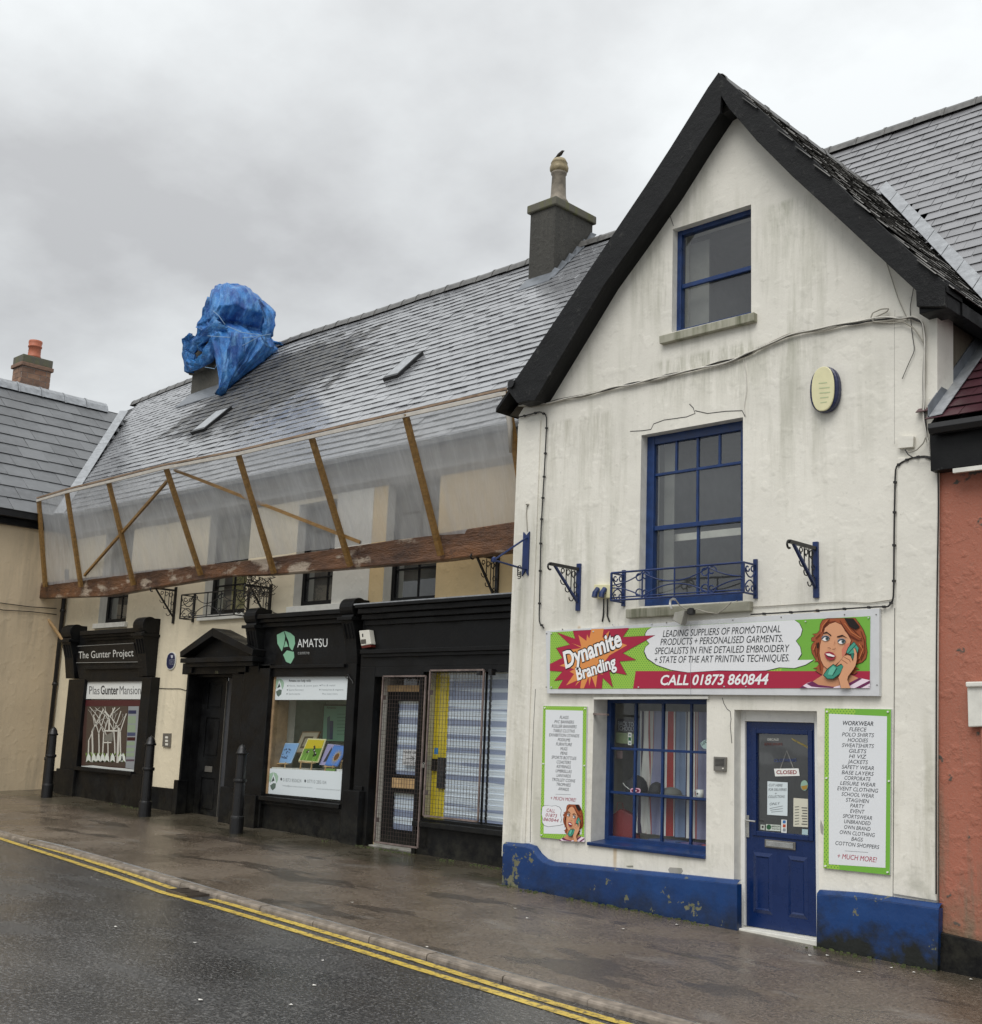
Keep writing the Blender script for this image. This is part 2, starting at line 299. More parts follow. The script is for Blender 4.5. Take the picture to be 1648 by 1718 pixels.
def glass_mat(name, tint=(.9, .93, .92), k=1.0, haze=0.0):
    t = NT(name); t.t.nodes.remove(t.b); g = t.n('ShaderNodeBsdfGlossy'); g.inputs['Roughness'].default_value = .03; g.inputs['Color'].default_value = (.95, .97, 1, 1)
    nb = t.bump(t.noise(1.3, 2), .25, .02); t.l(nb, g.inputs['Normal'])
    tr = t.n('ShaderNodeBsdfTransparent'); tr.inputs[0].default_value = tint+(1,)
    dt = t.n('ShaderNodeVectorMath', operation='DOT_PRODUCT'); t.l(t.geo.outputs['Incoming'], dt.inputs[0]); t.l(t.geo.outputs['Normal'], dt.inputs[1]); ca = t.math('SUBTRACT', 1.0, t.math('ABSOLUTE', dt.outputs['Value'])); f = t.math('MULTIPLY', t.math('ADD', t.math('MULTIPLY', t.math('POWER', ca, 5.0), .9), .06), k, True)
    mx = t.n('ShaderNodeMixShader'); t.l(f, mx.inputs[0]); t.l(tr.outputs[0], mx.inputs[1]); t.l(g.outputs[0], mx.inputs[2]); res = mx.outputs[0]
    if haze:
        df = t.n('ShaderNodeBsdfDiffuse'); df.inputs[0].default_value = (.5, .51, .5, 1); m2 = t.n('ShaderNodeMixShader'); m2.inputs[0].default_value = haze
        t.l(res, m2.inputs[1]); t.l(df.outputs[0], m2.inputs[2]); res = m2.outputs[0]
    t.l(res, t.out.inputs[0]); MATS[name] = t.m
glass_mat('glass', k=1.0); glass_mat('glass_dusty', (.85, .87, .85), 1.9, .05); glass_mat('glass_sky', (.3, .33, .33), 6.0, .05)
def net_mat():
    t = NT('debris_net'); t.t.nodes.remove(t.b)
    d = t.n('ShaderNodeBsdfDiffuse'); d.inputs[0].default_value = (.64, .65, .66, 1); tl = t.n('ShaderNodeBsdfTranslucent'); tl.inputs[0].default_value = (.6, .62, .64, 1)
    m1 = t.n('ShaderNodeMixShader'); m1.inputs[0].default_value = .45; t.l(d.outputs[0], m1.inputs[1]); t.l(tl.outputs[0], m1.inputs[2])
    tr = t.n('ShaderNodeBsdfTransparent'); tr.inputs[0].default_value = (1, 1, 1, 1)
    f = t.math('ADD', t.ramp(t.noise(1.3, 5, .6, t.map((1, 1, .5))), .35, .65, .46, .66), t.ramp(t.noise(2.2, 6, .75, t.map((5, 1, .45))), .45, .75, -.04, .16)); m2 = t.n('ShaderNodeMixShader'); t.l(f, m2.inputs[0]); t.l(tr.outputs[0], m2.inputs[1]); t.l(m1.outputs[0], m2.inputs[2])
    t.l(m2.outputs[0], t.out.inputs[0]); MATS['debris_net'] = t.m
net_mat()
def tarp_mat():
    t = NT('tarp'); n = t.noise(3, 5, .6); col = t.mix(t.ramp(n, .35, .68), (.008, .07, .30), (.04, .24, .62)); col = t.mix(t.ramp(t.noise(2.4, 6, .7, t.map((2, 2, .7))), .5, .66, 0, .75), col, (.16, .40, .74))
    t.fin(col, .38, t.bump(t.noise(5, 6, .7, t.map((2.2, 2.2, .9))), 1.0, .07)); MATS['tarp'] = t.m
tarp_mat()
def M(n):
    return MATS[n] if n in MATS else flat(n, n)

# ------------------------------------------------------------ mesh collector
class MB:
    def __init__(s): s.v = []; s.f = []; s.mi = []; s.mats = []
    def _m(s, mat):
        if mat is None: mat = s.mats[0] if s.mats else 'painted_white'
        if mat not in s.mats: s.mats.append(mat)
        return s.mats.index(mat)
    def face(s, pts, mat=None):
        b = len(s.v); s.v += [tuple(p) for p in pts]; s.f.append(list(range(b, b+len(pts)))); s.mi.append(s._m(mat)); return s
    def box(s, x0, x1, y0, y1, z0, z1, mat=None):
        b = len(s.v); s.v += [(x, y, z) for x in (x0, x1) for y in (y0, y1) for z in (z0, z1)]; k = s._m(mat)
        for q in ((0, 1, 3, 2), (4, 6, 7, 5), (0, 4, 5, 1), (2, 3, 7, 6), (0, 2, 6, 4), (1, 5, 7, 3)): s.f.append([b+i for i in q]); s.mi.append(k)
        return s
    def prism(s, pts, ext, mat=None, matside=None):
        pts = [V(p) for p in pts]; ext = V(ext); n = len(pts); b = len(s.v); s.v += [tuple(p) for p in pts]+[tuple(p+ext) for p in pts]; k = s._m(mat); k2 = s._m(matside) if matside else k
        s.f.append([b+i for i in range(n)]); s.mi.append(k); s.f.append([b+n+i for i in reversed(range(n))]); s.mi.append(k)
        for i in range(n): j = (i+1) % n; s.f.append([b+i, b+n+i, b+n+j, b+j]); s.mi.append(k2)
        return s
    def pf(s, px, Y0, Y1, mat=None, matside=None):      # polygon outlined in the photo on the plane Y=Y0, extruded to Y1
        return s.prism([F(q, Y0) for q in px], (0, Y1-Y0, 0), mat, matside)
    def tube(s, path, r, mat=None, n=6, closed=False):
        path = [V(p) for p in path]; b = len(s.v); k = s._m(mat); N = len(path); up = None
        for i, p in enumerate(path):
            a = path[max(0, i-1)]; c = path[min(N-1, i+1)]; d = (c-a)
            if d.length < 1e-9: d = V((0, 0, 1))
            d.normalize()
            if up is None: up = V((0, 0, 1)) if abs(d.z) < .9 else V((0, 1, 0))
            x = d.cross(up)
            if x.length < 1e-4: x = d.cross(V((1, 0, 0)))
            x.normalize(); up = x.cross(d); rr = r[i] if isinstance(r, (list, tuple)) else r
            for j in range(n): a_ = 2*pi*j/n; s.v.append(tuple(p+x*cos(a_)*rr+up*sin(a_)*rr))
        for i in range(N-1):
            for j in range(n): j2 = (j+1) % n; s.f.append([b+i*n+j, b+i*n+j2, b+(i+1)*n+j2, b+(i+1)*n+j]); s.mi.append(k)
        s.f.append([b+j for j in reversed(range(n))]); s.mi.append(k); s.f.append([b+(N-1)*n+j for j in range(n)]); s.mi.append(k); return s
    def bar(s, a, b_, w, h, mat=None, side=None):       # rectangular bar a->b, w across 'side', h the other way
        a = V(a); b_ = V(b_); d = (b_-a).normalized(); side = V(side) if side else V((0, 1, 0)); x = (side-d*side.dot(d)).normalized(); y = d.cross(x)
        q = [a+x*w/2+y*h/2, a-x*w/2+y*h/2, a-x*w/2-y*h/2, a+x*w/2-y*h/2]; return s.prism(q, b_-a, mat)
    def lathe(s, c, prof, mat=None, n=16):
        c = V(c); b = len(s.v); k = s._m(mat)
        for r, z in prof:
            for j in range(n): s.v.append((c.x+r*cos(2*pi*j/n), c.y+r*sin(2*pi*j/n), c.z+z))
        for i in range(len(prof)-1):
            for j in range(n): j2 = (j+1) % n; s.f.append([b+i*n+j, b+i*n+j2, b+(i+1)*n+j2, b+(i+1)*n+j]); s.mi.append(k)
        s.f.append([b+j for j in reversed(range(n))]); s.mi.append(k); s.f.append([b+(len(prof)-1)*n+j for j in range(n)]); s.mi.append(k); return s
    def mesh(s, name, smooth=False, recalc=True):
        me = bpy.data.meshes.new(name); me.from_pydata(s.v, [], s.f)
        for x in s.mats: me.materials.append(M(x))
        me.polygons.foreach_set('material_index', s.mi)
        if recalc:
            bm = bmesh.new(); bm.from_mesh(me); bmesh.ops.recalc_face_normals(bm, faces=bm.faces); bm.to_mesh(me); bm.free()
        if smooth: me.polygons.foreach_set('use_smooth', [True]*len(me.polygons))
        me.update(); return me
    def build(s, name, parent=None, smooth=False, bevel=0, label=None, cat=None, group=None, kind=None, recalc=True):
        o = bpy.data.objects.new(name, s.mesh(name, smooth, recalc)); COL.objects.link(o)
        if parent: o.parent = parent; o.matrix_parent_inverse = Matrix.Translation(-parent_loc(parent))
        if bevel:
            md = o.modifiers.new('bevel', 'BEVEL'); md.width = bevel; md.segments = 2; md.limit_method = 'ANGLE'; md.angle_limit = radians(40)
        tag(o, label, cat, group, kind); return o
def parent_loc(p):        # things are empties standing at their base; every mesh below them carries world coordinates
    return p.location.copy() if p.type == 'EMPTY' else V((0, 0, 0))
def tag(o, label=None, cat=None, group=None, kind=None):
    if label: o['label'] = label
    if cat: o['category'] = cat
    if group: o['group'] = group
    if kind: o['kind'] = kind
    return o
def thing(name, label, cat, loc=(0, 0, 0), group=None):
    o = bpy.data.objects.new(name, None); COL.objects.link(o); o.location = loc; o.empty_display_size = .2
    return tag(o, label, cat, group)
def copy_tree(o, parent=None):
    c = o.copy(); COL.objects.link(c)
    if parent: c.parent = parent
    for ch in list(o.children): copy_tree(ch, c)
    return c
def rect4(TL, TR, BR, BL, Y):
    a, b, c, d = (F(q, Y) for q in (TL, TR, BR, BL)); return ((a.x+d.x)/2, (b.x+c.x)/2, (c.z+d.z)/2, (a.z+b.z)/2)
def arc(c, r, a0, a1, n=10, ex=V((1, 0, 0)), ez=V((0, 0, 1)), shrink=0):
    return [V(c)+ex*cos(a0+(a1-a0)*i/n)*r*(1-shrink*i/n)+ez*sin(a0+(a1-a0)*i/n)*r*(1-shrink*i/n) for i in range(n+1)]

# ------------------------------------------------------------ lettering
_tc = {}
def text_raw(s, bold, shear):
    k = (s, bold, shear)
    if k in _tc: return _tc[k]
    cu = bpy.data.curves.new('t', 'FONT'); cu.body = s; cu.offset = bold; cu.shear = shear; cu.resolution_u = 3
    o = bpy.data.objects.new('t', cu); COL.objects.link(o); me = o.to_mesh()
    vs = [tuple(v.co) for v in me.vertices]; fs = [list(p.vertices) for p in me.polygons]
    o.to_mesh_clear(); bpy.data.objects.remove(o); bpy.data.curves.remove(cu)
    x0 = min(v[0] for v in vs); x1 = max(v[0] for v in vs); _tc[k] = ([(v[0]-x0, v[1]) for v in vs], fs, x1-x0); return _tc[k]
_h = text_raw('H', 0, 0); CAP = max(v[1] for v in _h[0])
def put_text(mb, s, P0, e1, e2, mat, bold=0.0, shear=0.0):
    vs, fs, W = text_raw(s, bold, shear); P0 = V(P0); b = len(mb.v); k = mb._m(mat)
    mb.v += [tuple(P0+e1*(x/W)+e2*(y/CAP)) for x, y in vs]; mb.f += [[b+i for i in f] for f in fs]; mb.mi += [k]*len(fs)
def ptext(mb, s, a, b, h, Y, mat, bold=0.0, shear=0.0, up=None):    # baseline from pixel a to pixel b
    P0, P1 = F(a, Y), F(b, Y); up = up or (0, -h); put_text(mb, s, P0, P1-P0, F((a[0]+up[0], a[1]+up[1]), Y)-P0, mat, bold, shear)
def ctext(mb, s, c, wpx, hpx, Y, mat, bold=0.0, shear=0.0):         # centred, level
    C_ = F(c, Y); wd = (F((c[0]+wpx/2, c[1]), Y)-F((c[0]-wpx/2, c[1]), Y)).x; hh = (F((c[0], c[1]-hpx), Y)-C_).z
    put_text(mb, s, C_-V((wd/2, 0, hh/2)), V((wd, 0, 0)), V((0, 0, hh)), mat, bold, shear)
def art(mb, px, Y, mat): mb.face([F(q, Y) for q in px], mat)
def stroke(mb, px, wpx, Y, mat):
    L = []; R_ = []
    for i, p in enumerate(px):
        a = px[max(0, i-1)]; c = px[min(len(px)-1, i+1)]; dx, dy = c[0]-a[0], c[1]-a[1]; l = math.hypot(dx, dy) or 1; nx, ny = -dy/l*wpx/2, dx/l*wpx/2
        L.append((p[0]+nx, p[1]+ny)); R_.append((p[0]-nx, p[1]-ny))
    for i in range(len(px)-1): mb.face([F(q, Y) for q in (L[i], L[i+1], R_[i+1], R_[i])], mat)
def ell(c, rx, ry, n=16): return [(c[0]+rx*cos(2*pi*i/n), c[1]+ry*sin(2*pi*i/n)) for i in range(n)]

# ============================================================ GROUND
kpx = [(0, 1392.5), (90, 1412.5), (255, 1460), (320, 1480), (395, 1502.5), (585, 1555), (685, 1585), (810, 1622), (959, 1662), (1074, 1696), (1169, 1718)]
kp = sorted([GP((q[0], q[1]+7)) for q in kpx], key=lambda p: p.x)
KX = [-45, -30, -22]+[p.x for p in kp]+[kp[-1].x+2, kp[-1].x+8, 30]; ky0, ky1 = kp[0].y, kp[-1].y
KY = [ky0+.9, ky0+.5, ky0+.2]+[p.y for p in kp]+[ky1-.05, ky1-.1, ky1-.3]
def kerb(x): return (interp(x-.5, KX, KY)+interp(x, KX, KY)+interp(x+.5, KX, KY))/3
def road_z(x, y): return gp(x, kerb(x))-.048-.012*(kerb(x)-y)*(1 if y > 3 else 1)
def sheet(name, xs, yfun, ny, zfun, mat):
    vs = []; fs = []
    for i, x in enumerate(xs):
        for j in range(ny+1): y = yfun(x, j/ny); vs.append((x, y, zfun(x, y)))
    for i in range(len(xs)-1):
        for j in range(ny): a = i*(ny+1)+j; fs.append([a, a+ny+1, a+ny+2, a+1])
    b = MB(); b.v = vs; b.f = fs; b.mi = [0]*len(fs); b.mats = [mat]; o = b.build(name, smooth=True, kind='structure'); return o
xs = [-45+i*.5 for i in range(151)]
sheet('road', xs, lambda x, t: -14+(kerb(x)+.02+14)*t, 30, road_z, 'asphalt')
def pz(x, y):
    e = .012*noise.noise(V((x*.8, y*.8, 0))); k = max(0, min(1, (y-kerb(x))/.6)); return gp(x, y)+e*k*(1 if y < 10.4 else .3)
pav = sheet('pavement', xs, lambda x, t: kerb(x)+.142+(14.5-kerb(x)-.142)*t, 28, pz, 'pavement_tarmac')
b = MB(); b.box(-300, 300, -14.3, 300, -2.4, -2.2, 'pavement_tarmac'); b.box(-300, 300, -300, -13.9, -1.0, -.8, 'asphalt'); b.build('ground', kind='structure')
# kerb: separate stones
kb = bpy.data.objects.new('kerb', None); COL.objects.link(kb); tag(kb, kind='structure')
x = -21.0; kk = 0
while x < -3.2:
    L = random.uniform(.82, .95); x2 = x+L-.012; y0, y1 = kerb(x), kerb(x2); dz = random.uniform(-.004, .006); mb = MB(); a = V((x, y0+random.uniform(-.006, .006), 0)); c = V((x2, y1+random.uniform(-.006, .006), 0))
    n_ = V((-(c.y-a.y), c.x-a.x, 0)).normalized(); pr = []
    for P in (a, c):
        z = gp(P.x, P.y)+dz; pr.append([P+V((0, 0, z-.2)), P+V((0, 0, z-.022)), P+n_*.006+V((0, 0, z-.006)), P+n_*.022+V((0, 0, z)), P+n_*.128+V((0, 0, z+.002)), P+n_*.128+V((0, 0, z-.2))])
    n6 = 6; bb = len(mb.v); mb._m('kerb_stone'); mb.v += [tuple(p) for q in pr for p in q]
    mb.f += [[j for j in range(6)][::-1], [6+j for j in range(6)]]+[[j, (j+1) % 6, 6+(j+1) % 6, 6+j] for j in range(6)]; mb.mi += [0]*8
    mb.build('kerb_stone', kb); x += L
# yellow lines
def rl(q): return GP(q, -.058)
def line(name, px, wd, mat, parent=None):
    P = [rl(q) for q in px]; Q = []
    for i in range(len(P)-1):
        n = max(1, int((P[i+1]-P[i]).length/.4))
        for j in range(n): Q.append(P[i].lerp(P[i+1], j/n))
    Q.append(P[-1]); mb = MB(); L = []; R_ = []
    for i, p in enumerate(Q):
        d = (Q[min(len(Q)-1, i+1)]-Q[max(0, i-1)]); d.z = 0; d.normalize(); n = V((-d.y, d.x, 0)); ww = wd/2*(1+.10*noise.noise(p*3))
        for S, sg in ((L, 1), (R_, -1)): q = p+n*ww*sg; q.z = road_z(q.x, q.y)+.005; S.append(q)
    for i in range(len(Q)-1): mb.face([L[i], L[i+1], R_[i+1], R_[i]], mat)
    o = mb.build(name, kind='structure'); return o
line('yellow_line', [(-60, 1386), (0, 1401), (120, 1437), (210, 1466), (292, 1494)], .095, 'yellow_paint')
line('yellow_line', [(355, 1511), (450, 1539), (570, 1575), (690, 1612), (824, 1655), (934, 1689), (1044, 1721), (1200, 1768)], .095, 'yellow_paint')
line('yellow_line', [(-60, 1394), (0, 1408.5), (110, 1445), (200, 1475), (275, 1502), (340, 1519), (450, 1552), (570, 1589), (690, 1627), (824, 1668), (910, 1695), (994, 1721), (1150, 1770)], .095, 'yellow_paint')
# gully grate
gc = rl((325, 1501)); gr = thing('drain_grate', 'slotted cast iron drain grate in the gutter between the yellow lines', 'drain', (gc.x, gc.y, gc.z)); kd = (V((kerb(gc.x+1)-kerb(gc.x-1), 0, 0)))
dx_ = V((2, kerb(gc.x+1)-kerb(gc.x-1), 0)).normalized(); dy_ = V((-dx_.y, dx_.x, 0))
def gq(u, v, z=0):
    p = gc+dx_*u+dy_*v; return V((p.x, p.y, road_z(p.x, p.y)+z))
mb = MB(); mb.face([gq(-.24, -.2, .003), gq(.24, -.2, .003), gq(.24, .2, .003), gq(-.24, .2, .003)], 'room_dark'); mb.build('pit_shade_sheet', gr)  # flat dark sheet, its colour standing in for the shade below the bars
mb = MB()
for a, c in (((-.25, -.2), (.25, -.2)), ((-.25, .2), (.25, .2)), ((-.24, -.2), (-.24, .2)), ((.24, -.2), (.24, .2)), ((0, -.2), (0, .2))): mb.bar(gq(*a, .012), gq(*c, .012), .03, .02, 'cast_iron', (0, 0, 1))
mb.build('frame', gr)
for i in range(9):
    u = -.2+i*.05; MB().bar(gq(u, -.19, .010), gq(u, .19, .010), .018, .02, 'cast_iron', (0, 0, 1)).build('bar', gr)
# scraps of litter
mb = MB()
for q in [(152, 1477), (162, 1482), (193, 1567), (326, 1593), (540, 1620), (527, 1666), (335, 1698), (590, 1525), (864, 1535), (1045, 1570), (1136, 1563), (1360, 1616), (1389, 1616), (1441, 1644), (1495, 1637), (1534, 1645), (1630, 1657), (716, 1602), (487, 1703), (885, 1552)]:
    P = GP(q) if proj(V((GP(q).x, kerb(GP(q).x), gp(GP(q).x, kerb(GP(q).x)))))[1] < q[1]-0 and GP(q).y > kerb(GP(q).x) else rl(q)
    z = (gp(P.x, P.y) if P.y > kerb(P.x) else road_z(P.x, P.y))+.008; a = random.random()*pi; r = .018; mb.face([(P.x+r*cos(a+t)*(1.6 if k % 2 else .8), P.y+r*sin(a+t), z+.004*(k % 2)) for k, t in enumerate((0, 1.4, 3.0, 4.5))], 'litter')
tag(mb.build('litter', kind='stuff'), 'tiny pale scraps of litter scattered over the wet tarmac', 'litter')
# damp moss along wall foot
mb = MB()
for (xa, xb, yy) in ((-9.97, -6.8, D), (-5.93, -4.75, D), (-14.2, -10.0, YW-.13), (-20.5, -19.3, YW-.15)):
    x = xa
    while x < xb:
        for k in range(2):
            px_ = x+random.uniform(0, .05); py = yy-.09-random.random()**2*.12; r = random.uniform(.008, .022); z = gp(px_, py)
            if noise.noise(V((px_*1.7, 3, 0))) > -.05: mb.prism([(px_+r*cos(t), py+r*sin(t)*.7, z-.004) for t in (0, 1.2, 2.4, 3.6, 4.9)], (0, 0, r*.7+.004), 'moss')
        x += .05
tag(mb.build('moss', kind='stuff'), 'low clumps of moss along the foot of the walls', 'moss')

# ============================================================ generic building helpers
def wall_mesh(mb, outer, holes, Y, T, mat, matrev=None):       # outer, holes: lists of (X,Z)
    if len(outer) == 4 and abs(outer[0][1]-outer[1][1]) < 1e-6 and abs(outer[1][0]-outer[2][0]) < 1e-6:
        X0, X1 = outer[0][0], outer[1][0]; Z0, Z1 = outer[0][1], outer[2][1]; H = [(max(X0, h[0][0]), min(X1, h[1][0]), max(Z0, h[0][1]), min(Z1, h[2][1])) for h in holes]
        xs_ = sorted({X0, X1, *[v for h in H for v in h[:2]]}); zs_ = sorted({Z0, Z1, *[v for h in H for v in h[2:]]})
        for i in range(len(xs_)-1):
            for j in range(len(zs_)-1):
                a, b_, c, d = xs_[i], xs_[i+1], zs_[j], zs_[j+1]; mx_, mz_ = (a+b_)/2, (c+d)/2
                if any(h[0] < mx_ < h[1] and h[2] < mz_ < h[3] for h in H): continue
                for y_ in (Y, Y+T): mb.face([(a, y_, c), (b_, y_, c), (b_, y_, d), (a, y_, d)], mat)
        for (a, b_, c, d), m_ in [((X0, X1, Z0, Z1), mat)]+[(h, matrev or mat) for h in H]:
            for p, q in (((a, c), (b_, c)), ((b_, c), (b_, d)), ((b_, d), (a, d)), ((a, d), (a, c))): mb.face([(p[0], Y, p[1]), (q[0], Y, q[1]), (q[0], Y+T, q[1]), (p[0], Y+T, p[1])], m_)
        return
    loops = [[V((x, z, 0)) for x, z in outer]]+[[V((x, z, 0)) for x, z in h] for h in holes]
    tris = tessellate_polygon(loops); flatp = [p for l in loops for p in l]; b = len(mb.v); n = len(flatp); k = mb._m(mat); kr = mb._m(matrev or mat)
    mb.v += [(p.x, Y, p.y) for p in flatp]+[(p.x, Y+T, p.y) for p in flatp]
    for t in tris: mb.f.append([b+i for i in t]); mb.mi.append(k); mb.f.append([b+n+i for i in reversed(t)]); mb.mi.append(k)
    o = b
    for li, l in enumerate(loops):
        for i in range(len(l)): j = (i+1) % len(l); mb.f.append([o+i, o+j, o+n+j, o+n+i]); mb.mi.append(k if li == 0 else kr)
        o += len(l)
def rh(r): x0, x1, z0, z1 = r; return [(x0, z0), (x1, z0), (x1, z1), (x0, z1)]
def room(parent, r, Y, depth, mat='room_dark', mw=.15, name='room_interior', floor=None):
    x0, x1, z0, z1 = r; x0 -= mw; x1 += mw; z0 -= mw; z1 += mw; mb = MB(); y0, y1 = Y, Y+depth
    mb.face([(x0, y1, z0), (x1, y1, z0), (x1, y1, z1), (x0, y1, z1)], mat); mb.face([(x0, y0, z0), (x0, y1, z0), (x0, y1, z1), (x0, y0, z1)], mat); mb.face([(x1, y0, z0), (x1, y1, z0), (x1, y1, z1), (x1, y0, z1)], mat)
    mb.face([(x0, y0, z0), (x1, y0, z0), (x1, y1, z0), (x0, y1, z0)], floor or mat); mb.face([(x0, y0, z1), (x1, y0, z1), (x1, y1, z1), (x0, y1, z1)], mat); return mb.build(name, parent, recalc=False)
def window(parent, r, Yf, fw, mat, bars, panes, glass='glass', fd=.09, bt=.035, name='window', label=None, fwb=None, outer=.006):
    x0, x1, z0, z1 = r; o = outer; mb = MB(); fb = fwb or fw
    mb.box(x0-o, x0+fw, Yf, Yf+fd, z0-o, z1+o, mat); mb.box(x1-fw, x1+o, Yf, Yf+fd, z0-o, z1+o, mat); mb.box(x0+fw, x1-fw, Yf+.004, Yf+fd, z1-fw, z1+o, mat); mb.box(x0+fw, x1-fw, Yf+.002, Yf+fd, z0-o, z0+fb, mat)
    wd = mb.build(name, parent, bevel=.004, label=label); ix0, ix1, iz0, iz1 = x0+fw, x1-fw, z0+fb, z1-fw; W_, H_ = ix1-ix0, iz1-iz0
    for k, (u0, u1, v0, v1, t, dy) in enumerate(bars):       # u across, v up, t thickness
        if v0 == v1: zc = iz0+v0*H_; MB().box(ix0+u0*W_-.002, ix0+u1*W_+.002, Yf+.022+dy, Yf+.06+dy, zc-t/2, zc+t/2, mat).build('glazing_bar', wd, bevel=.003)
        else: xc = ix0+u0*W_; MB().box(xc-t/2, xc+t/2, Yf+.024+dy, Yf+.058+dy, iz0+v0*H_-.001, iz0+v1*H_+.001, mat).build('glazing_bar', wd, bevel=.003)
    for (u0, u1, v0, v1, dy) in panes:
        a, c = ix0+u0*W_, ix0+u1*W_; p, q = iz0+v0*H_, iz0+v1*H_; yy = Yf+.040+dy; e1 = random.uniform(-.003, .003); e2 = random.uniform(-.004, .004)
        MB().face([(a, yy+e1, p), (c, yy-e1, p), (c, yy-e1+e2, q), (a, yy+e1+e2, q)], glass).build('pane', wd)
    return wd
def grid_pb(us, vs, t=.025):
    U = [0]+us+[1]; W_ = [0]+vs+[1]; bars = [(u, u, 0, 1, t, 0) for u in us]+[(0, 1, v, v, t, -.002) for v in vs]
    return bars, [(U[i], U[i+1], W_[j], W_[j+1], 0) for i in range(len(U)-1) for j in range(len(W_)-1)]
def slates(roof, O, U, Vv, Lu, Lv, gauge, width, keep, mat, nind=300, tile_len=1.55, jit=.003, th=.007, warp=None):
    U = V(U).normalized(); Vv = V(Vv).normalized(); N = U.cross(Vv).normalized()
    if N.z < 0: N = -N
    tl = gauge*tile_len; ang = math.asin(min(.5, (th*1.7)/gauge)); v2 = (Vv*cos(ang)-N*sin(ang)).normalized(); n2 = (N*cos(ang)+Vv*sin(ang)).normalized(); Us = Vv.cross(N)
    Us = U if U.dot(Us) > 0 else -U
    items = []; nr = int(Lv/gauge)+1
    for i in range(nr):
        off = (.5 if i % 2 else 0)*width; nc = int(Lu/width)+2
        for j in range(-1, nc):
            u = j*width+off+random.uniform(-.004, .004); v = i*gauge+random.uniform(-1, 1)*gauge*.025
            P = V(O)+U*(u+width/2)+Vv*v
            if u+width*.5 > Lu or u+width*.5 < 0 or v > Lv-tl+.45*gauge: continue
            if not keep(P+Vv*gauge*.4): continue
            items.append((P+N*(th*1.9+random.uniform(0, jit)), random.gauss(0, .008), random.gauss(0, .006)))
    def score(it):
        x, y = proj(it[0]); inside = -15 < x < 1663 and -15 < y < 1733; return (0 if inside else 1, (it[0]-V((0, 0, CH))).length)
    items.sort(key=score); w2 = width*.5-.0025; e = .0035
    base = [(-w2+e, 0, 0), (w2-e, 0, 0), (w2, tl, 0), (-w2, tl, 0), (-w2, 0.004, -th), (w2, .004, -th), (w2, tl, -th), (-w2, tl, -th)]; fc = [[0, 1, 2, 3], [0, 4, 5, 1], [1, 5, 6, 2], [3, 7, 4, 0], [2, 6, 7, 3]]
    me = bpy.data.meshes.new('slate'); me.from_pydata(base, [], fc); me.materials.append(M(mat)); inv = Matrix.Translation(-parent_loc(roof))
    bs, bf, rn = [], [], []
    for k, (P, r1, r2) in enumerate(items):
        P = P+V((0, 0, warp(P))) if warp else P
        x_ = (Us+v2*r1).normalized(); nn_ = (n2+Us*r2).normalized(); y_ = nn_.cross(x_).normalized()
        if y_.dot(v2) < 0: y_ = -y_
        mt = Matrix((x_, y_, nn_)).transposed().to_4x4(); mt.translation = P
        if k < nind and score((P, 0, 0))[0] == 0:
            o = bpy.data.objects.new('slate', me); COL.objects.link(o); o.parent = roof; o.matrix_parent_inverse = inv; o.matrix_basis = mt
        else:
            b0 = len(bs); bs += [tuple(mt @ V(q)) for q in base]; bf += [[b0+i for i in f] for f in fc]; rn += [random.random()]*8
    if bs:
        m2 = bpy.data.meshes.new('slates'); m2.from_pydata(bs, [], bf); m2.materials.append(M(mat)); at = m2.attributes.new('rnd', 'FLOAT', 'POINT'); at.data.foreach_set('value', rn)
        o = bpy.data.objects.new('slates', m2); COL.objects.link(o); o.parent = roof; o.matrix_parent_inverse = inv; tag(o, kind='stuff')
def ridge_tiles(roof, A_, B_, r=.11, L=.45, mat='ridge_tile', warp=None):
    A_, B_ = V(A_), V(B_); d = (B_-A_); n = int(d.length/L); d.normalize(); x = d.cross(V((0, 0, 1))).normalized()
    for i in range(n):
        p = A_+d*(i*L); q = p+d*(L-.006)
        if warp: p = p+V((0, 0, warp(p))); q = q+V((0, 0, warp(q)))
        lift = random.uniform(-.004, .006); mb = MB(); prof = [(-1.25, -.8), (-.85, .15), (-.4, .62), (0, .78), (.4, .62), (.85, .15), (1.25, -.8)]
        for (rr, s0, s1) in ((r, p, q), (r*1.12, p, p+d*.035)):
            bb = len(mb.v); mb._m(mat)
            for P in (s0, s1): mb.v += [tuple(P+x*a*rr+V((0, 0, c*rr+lift))) for a, c in prof]
            mb.f += [[bb+k, bb+k+1, bb+8+k, bb+7+k] for k in range(6)]+[[bb+k for k in range(7)], [bb+7+k for k in range(7)]]; mb.mi += [0]*8
        mb.build('ridge_tile', roof)

# ============================================================ GABLED HOUSE
GH = thing('gabled_house', 'white rendered house with steep gable, blue windows, blue door and blue plinth', 'house', (-7.3, D, 0))
rA = rect4((1130.4, 384), (1263.2, 342), (1258, 523), (1126, 560), D)
rB = rect4((1078, 729.3), (1249.5, 700), (1244, 1006), (1070, 1020), D)
rC = rect4((995.3, 1172), (1187, 1170), (1184, 1440), (992.6, 1419.8), D)
rD = rect4((1230, 1190), (1377, 1194), (1369, 1580), (1234, 1557), D); rD = (rD[0], rD[1], rD[2]-.12, rD[3])
XL, XR = -9.985, -4.60
apZ = 9.16
wallo = [(XL, -.4), (-4.735, -.4), (-4.735, .5), (-4.60, 4.6), (-4.56, 5.95), (-7.03, 9.1), (-9.985, 5.74)]
mb = MB(); wall_mesh(mb, wallo, [rh(rA), rh(rB), rh(rC), rh(rD)], D, .36, 'white_render', 'painted_white'); GW = mb.build('wall', GH)
